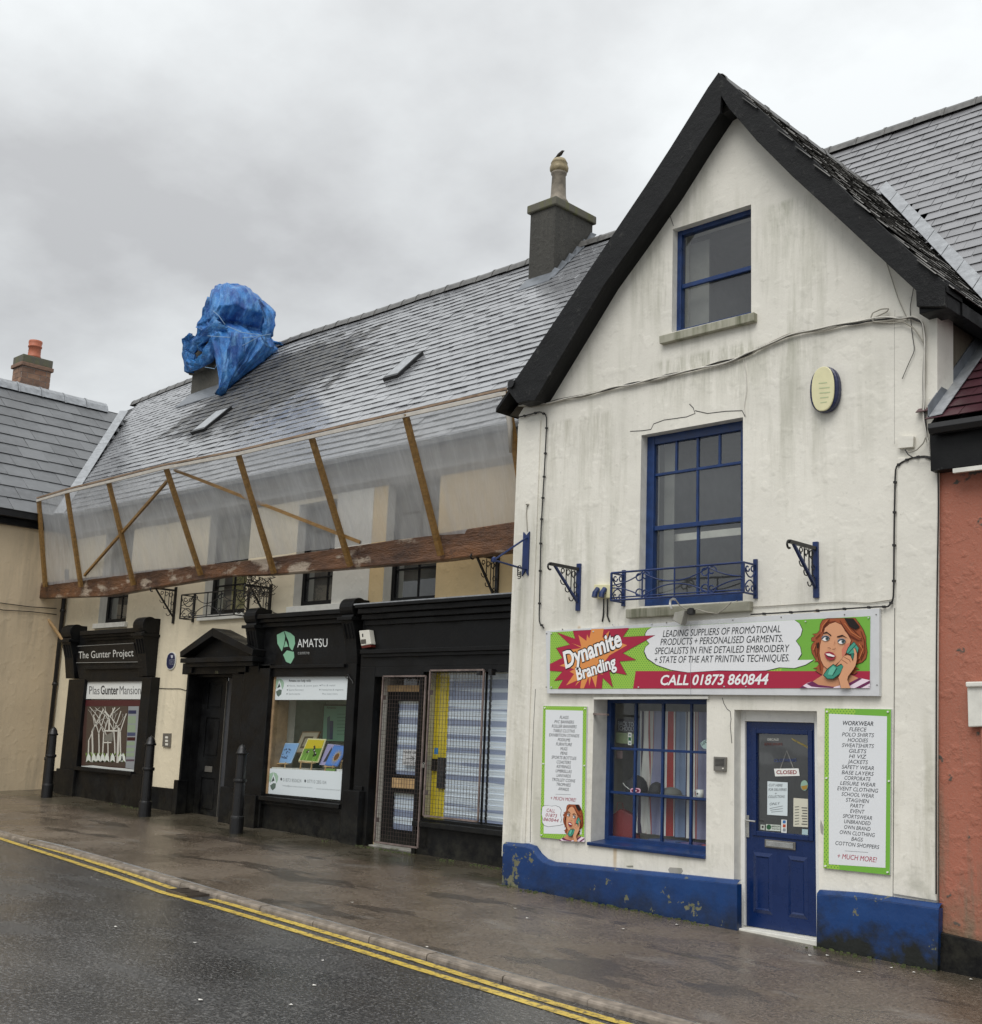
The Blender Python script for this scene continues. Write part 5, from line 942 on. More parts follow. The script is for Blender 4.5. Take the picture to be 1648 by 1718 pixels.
# its roof
ez_ = F((1578, 703), D-.22); eY, eZ = D-.20, F((1575, 705), D-.2).z; up_ = FX((1648, 583), -4.58); st_ = (up_.z-eZ)/(up_.y-eY)
mb = MB(); mb.prism([(-4.59, eY+.05, eZ), (2.5, eY+.05, eZ), (2.5, eY+2.4, eZ+st_*2.35), (-4.59, eY+2.4, eZ+st_*2.35)], (0, 0, -.06), 'black_paint'); OR_ = mb.build('roof', OH)
vo = V((0, 1, st_)).normalized(); slates(OR_, V((-4.62, eY-.01, eZ+.01)), (1, 0, 0), vo, 5, 3.2, .20, .32, lambda P: True, 'slate_plum', 60, th=.010)
mb = MB(); mb.prism([(-4.595, eY, eZ+.03), (-4.595, eY+2.4, eZ+st_*2.4+.03), (-4.595, eY+2.4, eZ+st_*2.4+.22), (-4.595, eY, eZ+.16)], (.012, 0, 0), 'lead_dark'); mb.prism([(-4.60, eY, eZ+.045), (-4.60, eY+2.4, eZ+st_*2.4+.045), (-4.46, eY+2.4, eZ+st_*2.4+.055), (-4.46, eY, eZ+.055)], (0, 0, .01), 'lead'); mb.build('lead_flashing', OR_)
mb = MB(); gz = eZ-.03; x0 = F((1557, 715), eY-.05).x
pr = [(0, -.0), (-.10, 0), (-.11, -.05), (-.08, -.095), (-.02, -.10), (0, -.06)]; mb.prism([(x0, eY+.05+a, gz+c) for a, c in pr], (7, 0, 0), 'black_iron'); mb.build('gutter', OH, bevel=.004)
MB().box(-4.62, 2.5, OY-.14, OY-.001, gz-.42, gz-.02, 'black_paint').build('fascia', OH, bevel=.004); MB().box(-4.4, 2.5, OY-.17, OY-.13, gz-.47, gz-.43, 'painted_white').build('drip_rail', OH)

# ============================================================ LONG HOUSE
LH = thing('long_house', 'long cream two-storey house with black shopfronts and a wet slate roof', 'house', (-17, YW, .2))
EVE = F((844, 708), 11.3); RDG_Y = 16.06; RDG_Z = 10.79; tS = (RDG_Z-EVE.z)/(RDG_Y-11.3)
def mainL(y): return EVE.z+tS*(y-11.3)
HX0, HX1 = -23.75, -9.99; WT = F((867, 764), YW).z
rW = [rect4((172, 888), (222, 880), (216, 1043), (172, 1046), YW), rect4((350, 854), (422, 846), (412, 1027), (345, 1033), YW), rect4((500, 848), (584.7, 833), (575, 1010), (494, 1020), YW), rect4((650, 806), (739, 792.4), (730, 1003.6), (644, 1016), YW)]
rS = [rect4((140, 1144), (240, 1143), (227, 1294), (134.5, 1287), YW-.15), rect4((320, 1132), (404, 1132), (392, 1375), (312, 1362), YW), rect4((455, 1133.5), (590.5, 1132), (572.6, 1345), (443.7, 1332), YW-.12), rect4((640, 1133), (716, 1132), (703, 1422), (630, 1410), YW), rect4((722, 1124), (870, 1124), (860, 1392), (710, 1370), YW)]
xcut = F((621, 950), YW).x
mb = MB(); hol = [rh(r) for r in rW]+[rh((r[0], r[1], r[2], r[3])) for r in rS]
hl = [rh(rW[0]), rh(rW[1]), rh(rW[2]), rh(rS[0]), rh((rS[1][0], rS[1][1], -.15, rS[1][3])), rh(rS[2])]
wall_mesh(mb, [(HX0, -.2), (xcut, -.2), (xcut, WT), (HX0, WT)], hl, YW, .4, 'cream_render', 'offwhite_render'); LW = mb.build('wall', LH)
mb = MB(); wall_mesh(mb, [(xcut, -.2), (HX1, -.2), (HX1, WT), (xcut, WT)], [rh(rW[3]), rh((rS[3][0], rS[3][1], -.15, rS[3][3])), rh((rS[4][0], min(rS[4][1], HX1-.1), rS[4][2], rS[4][3]))], YW+.003, .4, 'tan_render', 'offwhite_render'); mb.build('wall', LH, label='tan-painted right end of the upper wall')
MB().box(F((560, 950), YW).x, xcut-.002, YW-.006, YW+.002, F((600, 1030), YW).z, WT, 'offwhite_render').build('wall_panel', LH)
# black skirting
mb = MB()
for a, c, zt_ in ((85, 114, (100, 1294)), (245, 314, (280, 1322)), (396, 420, (405, 1303))): xa, xb = F((a, 1300), YW).x, F((c, 1300), YW).x; MB().box(xa, xb, YW-.03, YW-.002, -.2, F(zt_, YW).z, 'black_paint').build('skirting', LH, bevel=.006)
# eaves cornice + gutter
mb = MB(); mb.prism([(HX0, YW-.002, WT-.10), (HX0, YW-.10, WT-.02), (HX0, YW-.12, WT+.14), (HX0, 11.40, WT+.20), (HX0, 11.34, WT+.42), (HX0, YW+.3, WT+.50), (HX0, YW+.3, WT-.1)], (HX1-HX0+.1, 0, 0), 'cornice_render'); mb.build('eaves_cornice', LH)
x = HX0
mb = MB(); mb.prism([(HX0+.05, 11.34+a, EVE.z-.02+c) for a, c in [(0, 0), (-.12, 0), (-.125, -.05), (-.09, -.10), (-.03, -.10), (0, -.06)]], (HX1-HX0, 0, 0), 'lead'); mb.build('gutter', LH)
# roof
mb = MB(); mb.prism([V((-30.5, 11.25, mainL(11.25)-.03)), V((-9.0, 11.25, mainL(11.25)-.03)), V((-9.0, RDG_Y, RDG_Z-.06)), V((-22.8, RDG_Y, RDG_Z-.06)), V((-30.5, RDG_Y, RDG_Z-.46))], (0, 0, -.08), 'black_paint'); mb.prism([V((-30.5, RDG_Y, RDG_Z-.46)), V((-22.8, RDG_Y, RDG_Z-.06)), V((-9.0, RDG_Y, RDG_Z-.06)), V((-9.0, 21, RDG_Z-5.0)), V((-30.5, 21, RDG_Z-5.0))], (0, 0, -.08), 'black_paint'); LR = mb.build('roof', LH, label='long wet slate roof shining silver')
# wing geometry
WX = -23.72; JX, JZ = -28.24, 9.68; weX = -23.45; weZ = FX((60, 860), weX).z; wS = (JZ-weZ)/(weX-JX)
def wingz(x): return weZ+wS*(weX-x)
JY = 11.3+(JZ-EVE.z)/tS
vL_ = V((0, 1, tS)).normalized()
def warpL(P): return -.047*max(0, -22.8-P.x)*max(0, min(1, (P.y-11.3)/4.7))+.035*noise.noise(V((P.x*.35, P.y*.5, 3)))+.006*noise.noise(V((P.x*2, P.y*2, 8)))+.012
slates(LR, V((-30.5, 11.22, mainL(11.22))), (1, 0, 0), vL_, 21.5, (RDG_Y-11.22)*sqrt(1+tS*tS)-.10, .205, .31, lambda P: (P.x > -23.5 or P.z > wingz(P.x)+.02) and (P.x < -10.05 or P.z > RZ-sL*(RX-P.x)), 'slate_main', 300, th=.009, jit=.010, warp=warpL)
ridge_tiles(LR, (-29.8, RDG_Y, RDG_Z+.01), (-9.0, RDG_Y, RDG_Z+.01), .11, warp=warpL)
# skylights
for nm, pts in (('left', [(333, 720), (347, 724), (381, 694), (371, 692)]), ('right', [B5(1280, 600), B5(1340, 600), B5(1470, 478), B5(1395, 490)])):
    P = [onplane(q, EVE.z, 11.3, tS) for q in pts]; xa, xb = (P[0].x+P[3].x)/2, (P[1].x+P[2].x)/2; ya, yb = min(p.y for p in P), max(p.y for p in P); xa, xb = xa, max(xb, xa+.38)
    q0 = [V((xa, ya, mainL(ya))), V((xb, ya, mainL(ya))), V((xb, yb, mainL(yb))), V((xa, yb, mainL(yb)))]; N_ = V((0, -tS, 1)).normalized(); t_ = MB().prism(q0, N_*.08, 'black_iron').build('skylight', LR, label=nm+'-hand small skylight', bevel=.004)
    i0 = [q0[0].lerp(q0[2], .08)+N_*.083, q0[1].lerp(q0[3], .08)+N_*.083, q0[2].lerp(q0[0], .08)+N_*.083, q0[3].lerp(q0[1], .08)+N_*.083]; MB().face(i0, 'lead').build('glass', LR)
# chimneys
def chimney(par, x0, x1, y0, y1, zb_, zt_, mat, capmat, label, cap=True):
    mb = MB(); mb.box(x0, x1, y0, y1, zb_, zt_, mat); ch = mb.build('chimney', par, bevel=.015, label=label)
    if cap:
        mb = MB(); mb.box(x0-.05, x1+.05, y0-.05, y1+.05, zt_, zt_+.16, capmat); bb = len(mb.v); a, c, p, q, z = x0-.05, x1+.05, y0-.05, y1+.05, zt_+.16
        mb.prism([(x0-.0, p+.06, z), (x1+.0, p+.06, z), (x1-.12, p+.2, z+.10), (x0+.12, p+.2, z+.10)], (0, (q-p)-.26, 0), capmat); mb.build('chimney_cap', ch, bevel=.02)
    return ch
c0 = onplane((886, 475), EVE.z, 11.3, tS); xR = F((929, 440), c0.y).x; ztop = F((929, 345), c0.y).z; yb = FX((995, 376), xR).y
ch = chimney(LH, c0.x, xR, c0.y, yb, 9.0, ztop, 'dark_stack', 'mossy_cap', 'dark rendered chimney near the gable')
pc = V(((c0.x+xR)/2, c0.y+.42, ztop+.24)); ph = F((929, 268), pc.y).z-pc.z
MB().lathe(pc, [(.20, 0), (.20, .05), (.155, .12), (.145, .2), (.13, ph*.62), (.15, ph*.64), (.15, ph*.67), (.135, ph*.68)], 'clay_pot', 20).build('chimney_pot', ch, smooth=True)
MB().lathe(pc, [(.15, ph*.675), (.175, ph*.72), (.18, ph*.77), (.15, ph*.86), (.16, ph*.87), (.12, ph*.95), (.04, ph*.99), (.01, ph)], 'clay_cap', 20).build('pot_hood', ch, smooth=True)
bd = thing('bird', 'small dark bird perched on top of the chimney pot hood', 'bird', (pc.x, pc.y, pc.z+ph)); zb_ = pc.z+ph
mb = MB(); mb.tube([V((pc.x-.12, pc.y, zb_+.03)), V((pc.x-.08, pc.y, zb_+.035)), V((pc.x-.03, pc.y, zb_+.05)), V((pc.x+.02, pc.y, zb_+.065)), V((pc.x+.05, pc.y, zb_+.085)), V((pc.x+.075, pc.y, zb_+.10)), V((pc.x+.10, pc.y, zb_+.098)), V((pc.x+.125, pc.y, zb_+.092))], [.006, .014, .032, .038, .03, .025, .012, .003], 'feather', 10); mb.build('body', bd, smooth=True)
mb = MB(); [mb.tube([(pc.x+dx, pc.y+dy, zb_+.04), (pc.x+dx, pc.y+dy, zb_-.01)], .003, 'feather', 4) for dx, dy in ((0, .012), (.012, -.012))]; mb.build('leg', bd)
mb = MB()
fl = [V((c0.x-.06, c0.y-.02, mainL(c0.y)+.02)), V((xR+.02, c0.y-.02, mainL(c0.y)+.02))]
mb.prism([V((c0.x-.05, c0.y-.25, mainL(c0.y-.25)+.03)), V((xR+.1, c0.y-.22, mainL(c0.y-.22)+.03)), V((xR+.10, c0.y+.0, mainL(c0.y)+.06)), V((c0.x-.05, c0.y+.0, mainL(c0.y)+.06))], (0, 0, .012), 'lead_dark')
for i in range(6): y_ = c0.y-.15+i*.2; mb.prism([V((xR-.01, y_, mainL(y_)+.03)), V((xR+.15, y_, mainL(y_)+.035)), V((xR+.13, y_+.19, mainL(y_+.19)+.04)), V((xR-.01, y_+.19, mainL(y_+.19)+.12))], (0, 0, .012), 'lead_dark')
mb.build('lead_flashing', LR)
# tarp-wrapped stack
c1 = onplane((319, 668), EVE.z, 11.3, tS); SYf = c1.y; sxr = F((366, 640), SYf).x; szt = F((340, 564), SYf).z
chimney(LH, c1.x, sxr+.25, SYf, SYf+1.1, 8.6, szt, 'rubble_stack', 'mossy_cap', 'rubble chimney wrapped in blue tarpaulin', False)
mb = MB(); P = c1; mb.prism([V((c1.x-.05, SYf-.35, mainL(SYf-.35)+.03)), V((sxr+.45, SYf-.3, mainL(SYf-.3)+.03)), V((sxr+.35, SYf, mainL(SYf)+.12)), V((c1.x-.05, SYf, mainL(SYf)+.08))], (0, 0, .02), 'lead_dark'); mb.build('lead_flashing', LR)
MB().box(c1.x-.06, sxr+.3, SYf-.06, SYf+.02, F((340, 622), SYf).z-.02, F((340, 622), SYf).z+.05, 'rubble_stack').build('string_course', LH)
TP = thing('tarpaulin', 'torn blue tarpaulin tied around the left rooftop chimney', 'tarpaulin', (c1.x+.6, SYf, szt))
rows = [(483, 374, 404), (488, 362, 422), (496, 355, 436), (508, 352, 449), (522, 352, 456), (536, 347, 459), (550, 337, 455), (562, 326, 453), (572, 350, 462), (580, 352, 468), (588, 356, 458), (600, 360, 444), (612, 362, 432), (624, 365, 416), (636, 367, 402), (648, 367, 388), (657, 369, 376)]
mb = MB(); mb._m('tarp'); nseg = 128; yc = SYf+.75
RW = []
for i in range(len(rows)-1):
    for j in range(6): f = j/6; RW.append(tuple(rows[i][k]*(1-f)+rows[i+1][k]*f for k in range(3)))
RW.append(rows[-1])
for i, (y_, l_, r_) in enumerate(RW):
    fr_ = i/len(RW); Yc = yc-.15 if y_ < 560 else yc-.15-(y_-560)/100*.95; hd = 1.0 if 492 < y_ < 560 else (.55 if y_ <= 492 else max(.05, .9*(1-(y_-560)/98)))
    M_ = F(((l_+r_)/2, y_), Yc); S_ = (M_-V((0, 0, CH))).dot(FF); hw_ = (r_-l_)/2/FPX*S_*.95; rh_ = V((RR.x, RR.y, 0)).normalized(); fh_ = V((FF.x, FF.y, 0)).normalized()
    for k in range(nseg):
        th_ = 2*pi*k/nseg; gat = math.exp(-((y_-566)/26)**2); ty = y_*.013; fold = 1.08-.20*abs(noise.noise(V((cos(th_)*2.4+ty*.4, sin(th_)*2.4, ty))))-.16*abs(noise.noise(V((cos(th_)*5+3, sin(th_)*5, ty*1.3))))+.06*noise.noise(V((cos(th_)*11, sin(th_)*11, ty*2.2)))-.06*abs(sin(th_*7+ty*1.5+2*noise.noise(V((th_, ty, 7)))))*(.6+gat*.8)
        mb.v.append(tuple(M_+rh_*hw_*cos(th_)*fold+fh_*min(hd, hw_*1.3)*sin(th_)*fold+V((0, 0, .06*noise.noise(V((th_*2, y_*.08, 5)))))))
nr_ = len(RW)
for i in range(nr_-1):
    for k in range(nseg): k2 = (k+1) % nseg; mb.f.append([i*nseg+k, i*nseg+k2, (i+1)*nseg+k2, (i+1)*nseg+k]); mb.mi.append(0)
mb.f.append([k for k in range(nseg)]); mb.mi.append(0); mb.build('cover_sheet', TP, smooth=True)
def ribbon(path, wds, Y, name):
    mb = MB(); n = len(path); mb._m('tarp'); nc = 9
    P = []; Wd = []
    for i in range(n-1):
        for j in range(4): f = j/4; P.append((path[i][0]*(1-f)+path[i+1][0]*f, path[i][1]*(1-f)+path[i+1][1]*f)); Wd.append(wds[i]*(1-f)+wds[i+1]*f)
    P.append(path[-1]); Wd.append(wds[-1])
    for i, p in enumerate(P):
        a = P[max(0, i-1)]; c = P[min(len(P)-1, i+1)]; dx, dy = c[0]-a[0], c[1]-a[1]; l = math.hypot(dx, dy) or 1; nx, ny = -dy/l, dx/l
        for k in range(nc): u = (k/(nc-1)-.5)*Wd[i]; q = F((p[0]+nx*u, p[1]+ny*u), Y); mb.v.append((q.x, Y-.10*cos(u/Wd[i]*pi)+.06*sin(k*2.4+i*.5)+.05*noise.noise(V((i*.4, k, 2))), q.z))
    for i in range(len(P)-1):
        for k in range(nc-1): a = i*nc+k; mb.f.append([a, a+1, a+nc+1, a+nc]); mb.mi.append(0)
    o = mb.build(name, TP, smooth=True); md = o.modifiers.new('s', 'SOLIDIFY'); md.thickness = .012; return o
ribbon([(372, 540), (350, 560), (332, 575), (320, 590), (318, 606), (326, 615), (338, 610), (350, 596), (360, 578), (372, 560)], [30, 18, 16, 16, 16, 17, 16, 18, 20, 22], SYf-.22, 'torn_flap')
ribbon([(325, 562), (316, 572), (314, 590), (317, 612), (319, 626)], [8, 12, 8, 7, 9], SYf-.1, 'torn_flap')
ribbon([(430, 560), (445, 572), (460, 576), (476, 577)], [30, 18, 8, 3], SYf+.9, 'torn_flap')
ribbon([(356, 500), (352, 520), (346, 545), (338, 566), (340, 590)], [6, 14, 22, 14, 3], SYf-.15, 'torn_flap')
ribbon([(440, 505), (452, 525), (455, 545), (448, 566), (456, 584)], [5, 16, 18, 14, 3], SYf-.1, 'torn_flap')
ribbon([(400, 560), (396, 590), (388, 620), (378, 648), (370, 664)], [16, 24, 20, 10, 2], SYf-.42, 'torn_flap')
for px in (PX(B5, [(235, 355), (330, 362), (430, 368), (540, 355), (600, 345)]), PX(B5, [(385, 440), (440, 410), (540, 355)]), PX(B5, [(265, 210), (300, 240), (335, 290)]), PX(B5, [(220, 535), (275, 545), (290, 520)]), PX(B5, [(350, 300), (430, 335), (540, 350)])): MB().tube([F(q, SYf-.42) for q in px], .008, 'rope', 5).build('rope', TP, smooth=True)
# ---- first floor windows of the long house
lab = ['leftmost first-floor window half hidden by the beam', 'first-floor window above the pedimented doorway', 'first-floor window above the logo fascia', 'rightmost first-floor window above the caged door']
for i, r in enumerate(rW):
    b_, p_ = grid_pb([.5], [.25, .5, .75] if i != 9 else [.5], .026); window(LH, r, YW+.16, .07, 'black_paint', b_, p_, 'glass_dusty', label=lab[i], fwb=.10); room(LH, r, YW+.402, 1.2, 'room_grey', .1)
    MB().box(r[0]-.08, r[1]+.08, YW-.07, YW+.14, r[2]-.10, r[2]-.004, 'painted_white' if i < 3 else 'black_paint').build('sill', LH, bevel=.008)
    if i == 1: MB().box(r[0]+.1, r[1]-.1, YW+.5, YW+.51, r[2], r[3]-.1, '#8f8a55').build('blind', LH)
P = F(A3(238, 200), YW); balL = F(A3(600, 165), YW-.25)
xa = rW[1][0]-.28; xb = rW[1][1]+.12; ztl = F(A3(300, 195), YW-.25).z; balconette('black wrought iron balconette on the window above the pedimented doorway', xa, xb, ztl, ztl-.42, YW-.002, .28, 'black_iron', 4)
# drainpipe
xd = F((84, 1322), YW).x; xd = -23.55; mb = MB(); mb.tube([(xd, YW-.07, .25), (xd, YW-.07, 4.35), (xd+.08, YW-.08, 4.5), (xd+.25, YW-.2, 4.75)], .045, 'black_iron', 10)
for z_ in (.9, 2.4, 3.9): mb.tube([(xd, YW-.07, z_), (xd, YW-.07, z_+.06)], .058, 'black_iron', 10)
mb.build('drainpipe', LH, smooth=True)
# ============================================================ SHOPFRONTS
YS = YW-.15
def console(par, pxTL, pxTR, pxb, Yf, big=True, h=None):
    """scroll-topped console bracket, outlined on the plane Yf"""
    a, c = F(pxTL, Yf), F(pxTR, Yf); w0, w1 = a.x, c.x; zt_ = (a.z+c.z)/2; zb_ = F(pxb, Yf).z; dp = YW-Yf; r = min(.16, dp*.42)
    mb = MB(); mb.tube([(w0, Yf+r, zt_-r), (w1, Yf+r, zt_-r)], r, 'black_paint', 18)
    prof = [(YW, zt_-.02), (Yf+r, zt_-.02), (Yf+.03, zt_-2*r-.02), (Yf+.05, zt_-2*r-.10), (Yf+dp*.35, zt_-(zt_-zb_)*.62), (YW-.17, zb_), (YW, zb_)]
    mb.prism([(w0+.02, p, z_) for p, z_ in prof], (w1-w0-.04, 0, 0), 'black_paint'); mb.box(w0-.02, w1+.02, Yf-.015, YW, zt_-2*r-.05, zt_-2*r, 'black_paint')
    for k in range(3): mb.tube([(w0+(w1-w0)*(.25+.25*k), Yf+.045, zt_-2*r-.10), (w0+(w1-w0)*(.25+.25*k), Yf+dp*.35-.0, zt_-(zt_-zb_)*.62)], .018, 'black_paint', 6)
    return mb.build('console', par, bevel=.006)
# --- left shop
S1 = MB().pf([(118, 1066), (225, 1057), (240, 1143), (134, 1144)], YS, YW-.002, 'black_paint').build('shopfront', LH, bevel=.004, label='small left shopfront with a hanging window display')
xl, xr = F((118, 1139), YS).x, F((257, 1134), YS).x; ixl, ixr = rS[0][0], rS[0][1]; zg = .1
MB().box(xl, ixl, YS-.03, YW-.001, zg, F((130, 1140), YS).z, 'black_paint').build('pilaster', S1, bevel=.008); MB().box(ixr, xr, YS-.03, YW-.001, zg, F((245, 1136), YS).z, 'black_paint').build('pilaster', S1, bevel=.008)
MB().box(xl-.06, ixl+.02, YS-.07, YW-.001, zg, F((110, 1290), YS).z, 'black_paint').build('pilaster_base', S1, bevel=.008); MB().box(ixr-.02, xr+.05, YS-.07, YW-.001, zg, F((240, 1300), YS).z, 'black_paint').build('pilaster_base', S1, bevel=.008)
MB().box(ixl+.02, ixr-.02, YS-.01, YW-.001, zg-.1, rS[0][2], 'black_paint').build('stall_riser', S1, bevel=.004)
MB().box(ixl, ixr, YS-.08, YS+.02, rS[0][2]-.07, rS[0][2]-.0, 'black_paint').build('sill', S1, bevel=.008)
cz = F((170, 1062), YS-.1).z; mb = MB()
for k, (dy, z0_, z1_) in enumerate(((.18, -.03, .05), (.12, -.08, -.03), (.06, -.13, -.08))): mb.box(ixl-.1, ixr+.1, YS-dy, YW-.001, cz+z0_, cz+z1_, 'black_paint')
mb.build('cornice', S1, bevel=.006)
mb = MB(); cz2 = F((180, 1120), YS).z; mb.box(ixl-.05, ixr+.05, YS-.05, YS+.01, cz2-.03, cz2+.03, 'black_paint'); mb.build('moulding', S1, bevel=.006)
console(S1, (103, 1048), (119, 1046), (119, 1137), YS-.22); console(S1, (224, 1035), (241, 1033), (254, 1133), YS-.22)
t = thing('name_board', 'black name board with pale serif lettering over the left shop window', 'sign', F((125, 1111), YS-.03)); bq = [(125, 1084.5), (224, 1079), (232, 1110.5), (128, 1112)]; MB().pf(bq, YS-.03, YS-.001, '#0b0b0d').build('board', t, bevel=.002)
mb = MB(); ptext(mb, 'The Gunter Project', (132, 1105), (224, 1101), 11.5, YS-.033, '#c9c9c4', .0)
for a_, b_ in ((bq[0], bq[1]), (bq[3], bq[2])): stroke(mb, [a_, b_], .7, YS-.033, '#9a9a96')
mb.build('lettering', t, recalc=False)
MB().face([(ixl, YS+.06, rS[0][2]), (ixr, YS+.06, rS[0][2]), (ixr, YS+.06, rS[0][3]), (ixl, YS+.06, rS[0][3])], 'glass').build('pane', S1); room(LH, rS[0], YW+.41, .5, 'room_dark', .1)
PYs = YS+.035
t = thing('window_banner', 'white banner with grey lettering across the top of the left shop window', 'banner', F((140, 1173), PYs)); MB().pf(PX(A2, [(549, 641), (937, 634), (928, 754), (545, 752)]), PYs, PYs+.006, '#d9dbd8').build('sheet', t)
mb = MB(); ptext(mb, 'Plas', C6(188, 332), C6(352, 332), 13.5, PYs-.003, '#5a5a5c', -.004); ptext(mb, 'Gunter', C6(372, 332), C6(655, 332), 14, PYs-.003, '#3e3e40', .018); ptext(mb, 'Mansion', C6(675, 332), C6(1012, 332), 14, PYs-.003, '#5a5a5c', -.004); mb.build('lettering', t, recalc=False)
t = thing('window_poster', 'brown poster of white cut-out trees and snowdrops filling the left shop window', 'poster', F((135, 1290), PYs)); MB().pf(PX(C6, [(112, 422), (1025, 425), (915, 1605), (62, 1505)]), PYs+.002, PYs+.008, '#4a3530').build('sheet', t)
mb = MB(); Y_ = PYs-.001; art(mb, PX(C6, [(115, 425), (1024, 427), (1015, 520), (110, 520)]), Y_, '#4d2326'); art(mb, PX(C6, [(160, 525), (805, 520), (765, 1500), (120, 1460)]), Y_-.0005, '#4b4038'); art(mb, PX(C6, [(815, 525), (985, 525), (925, 1540), (768, 1510)]), Y_-.001, '#8d9194')
art(mb, PX(C6, [(62, 1480), (250, 1470), (500, 1500), (760, 1520), (915, 1540), (908, 1600), (500, 1550), (62, 1508)]), Y_-.001, '#ccd0cd')
for (ya_, cc) in ((590, '#2b3050'), (945, '#434a68'), (1020, '#3c1418'), (1375, '#584852')): art(mb, PX(C6, [(815-(ya_-590)*.045, ya_), (942-(ya_-590)*.04, ya_), (940-(ya_-590)*.04, ya_+(55 if ya_ != 1375 else 30)), (813-(ya_-590)*.045, ya_+(55 if ya_ != 1375 else 30))]), Y_-.002, cc)
for ya_ in (680, 820, 1090, 1190, 1270): art(mb, PX(C6, [(812-(ya_-590)*.045, ya_), (938-(ya_-590)*.04, ya_), (936-(ya_-590)*.04, ya_+(120 if ya_ < 900 else 60)), (808-(ya_-590)*.045, ya_+(120 if ya_ < 900 else 60))]), Y_-.002, '#8c9c84')
rs = random.Random(3)
def branch(x, y, a_, l, w_, d):
    x2, y2 = x+l*cos(a_), y-l*sin(a_); 
    if y2 < 530 or x2 > 800 or x2 < 140: return
    stroke(mb, PX(C6, [(x, y), ((x+x2)/2+rs.uniform(-6, 6), (y+y2)/2), (x2, y2)]), w_/9.54, Y_-.003-d*.0002, '#c3c1b8')
    if d < 4:
        for s_ in (-1, 1): branch(x2, y2, a_+s_*rs.uniform(.25, .6), l*rs.uniform(.55, .8), w_*.68, d+1)
for bx, by, l, w_ in ((170, 1400, 330, 20), (240, 1420, 500, 26), (345, 1380, 420, 20), (400, 1330, 380, 20), (490, 1350, 260, 18), (600, 1330, 420, 20), (640, 1430, 560, 34), (690, 1330, 400, 22)): branch(bx, by, pi/2+rs.uniform(-.06, .06), l, w_, 0)
stroke(mb, PX(C6, [(505, 905), (510, 700), (440, 600)]), 2.6, Y_-.004, '#c9c7be'); stroke(mb, PX(C6, [(510, 720), (600, 545)]), 2, Y_-.004, '#c9c7be'); art(mb, PX(C6, [(430, 905), (640, 905), (640, 930), (430, 930)]), Y_-.005, '#c9c7be'); art(mb, PX(C6, [(445, 990), (570, 935), (560, 1085), (430, 1075)]), Y_-.0048, '#77756d'); art(mb, PX(C6, [(415, 1095), (545, 1095), (540, 1115), (415, 1115)]), Y_-.005, '#c9c7be')
for bx in (175, 260, 330, 400, 470, 560, 690, 730):
    for k in range(3): a_ = rs.uniform(-.5, .5); stroke(mb, PX(C6, [(bx, 1420), (bx+60*a_, 1330), (bx+110*a_, 1250+rs.uniform(0, 60))]), 1.6, Y_-.0055, '#7e9a54')
    art(mb, PX(C6, [(bx, 1270), (bx+32, 1330), (bx+40, 1420), (bx, 1385), (bx-38, 1420), (bx-26, 1330)]), Y_-.006, '#d5dad2')
mb.build('printed_artwork', t, recalc=False)
# blue plaque
P = F((288.5, 1109), YW); t = thing('blue_plaque', 'round blue plaque on the cream wall left of the pedimented doorway', 'plaque', P); mb = MB(); oval(mb, P.x, P.z, .155, .16, YW-.022, YW, '#cfd0cc'); mb.build('rim', t, bevel=.004); mb = MB(); oval(mb, P.x, P.z, .138, .143, YW-.026, YW-.02, '#1c2247'); mb.build('disc', t)
mb = MB(); ctext(mb, 'GUNTER MANSION', A2(1126, 497), 40/3.9, 6/3.9, YW-.028, '#b9bcc6'); [ctext(mb, s_, A2(1126, 508+9*k), w_/3.9, 4/3.9, YW-.028, '#b9bcc6') for k, (s_, w_) in enumerate((('HOUSE OF THE', 36), ('GUNTER FAMILY', 40), ('AND CHAPEL', 30)))]; art(mb, PX(A2, [(1118, 465), (1134, 465), (1132, 482), (1126, 486), (1120, 482)]), YW-.028, '#b9bcc6'); mb.build('lettering', t, recalc=False)
q = PX(A3, [(115, 998), (158, 998), (153, 1080), (110, 1074)]); t = thing('intercom', 'steel intercom panel on the cream wall left of the pedimented doorway', 'intercom', F(q[0], YW)); MB().pf(q, YW-.03, YW, 'gunmetal').build('case', t, bevel=.003)
for k in range(3): MB().pf(PX(A3, [(128, 1015+k*20), (144, 1016+k*20), (143, 1028+k*20), (127, 1027+k*20)]), YW-.034, YW-.029, 'plastic_white').build('button', t)
cable('cable', 'thin dark wire along the cream wall between the left shop and the doorway', PX(A2, [(1005, 510), (1010, 600), (1003, 680), (1100, 685), (1180, 685), (1220, 698), (1240, 690)]), .006, 'cable_black', YW-.008)
# --- doorway with pediment
rDo = rS[1]; S2 = MB().box(rDo[0]-.12, rDo[1]+.12, YS-.02, YW-.001, rDo[3], F((360, 1112), YS).z, 'black_paint').build('doorcase', LH, bevel=.006, label='black doorcase with triangular pediment')
xl, xr = F((315, 1126), YS).x, F((417, 1115), YS).x; dxl = rDo[0]; dxr = rDo[1]
MB().box(xl, dxl+.08, YS, YW-.001, .1, rDo[3]+.0, 'black_paint').build('pilaster', S2, bevel=.008); MB().box(dxr-.08, xr, YS, YW-.001, .1, rDo[3]+.0, 'black_paint').build('pilaster', S2, bevel=.008)
MB().box(xl-.06, dxl+.10, YS-.05, YW-.001, .1, .78, 'black_paint').build('pilaster_base', S2, bevel=.008); MB().box(dxr-.10, xr+.05, YS-.05, YW-.001, .1, .75, 'black_paint').build('pilaster_base', S2, bevel=.008)
PYd = YS-.22; Lp, Rp, Ap = F((302, 1104), PYd), F((423, 1099), PYd), F((356.5, 1053.5), PYd); zc = (Lp.z+Rp.z)/2
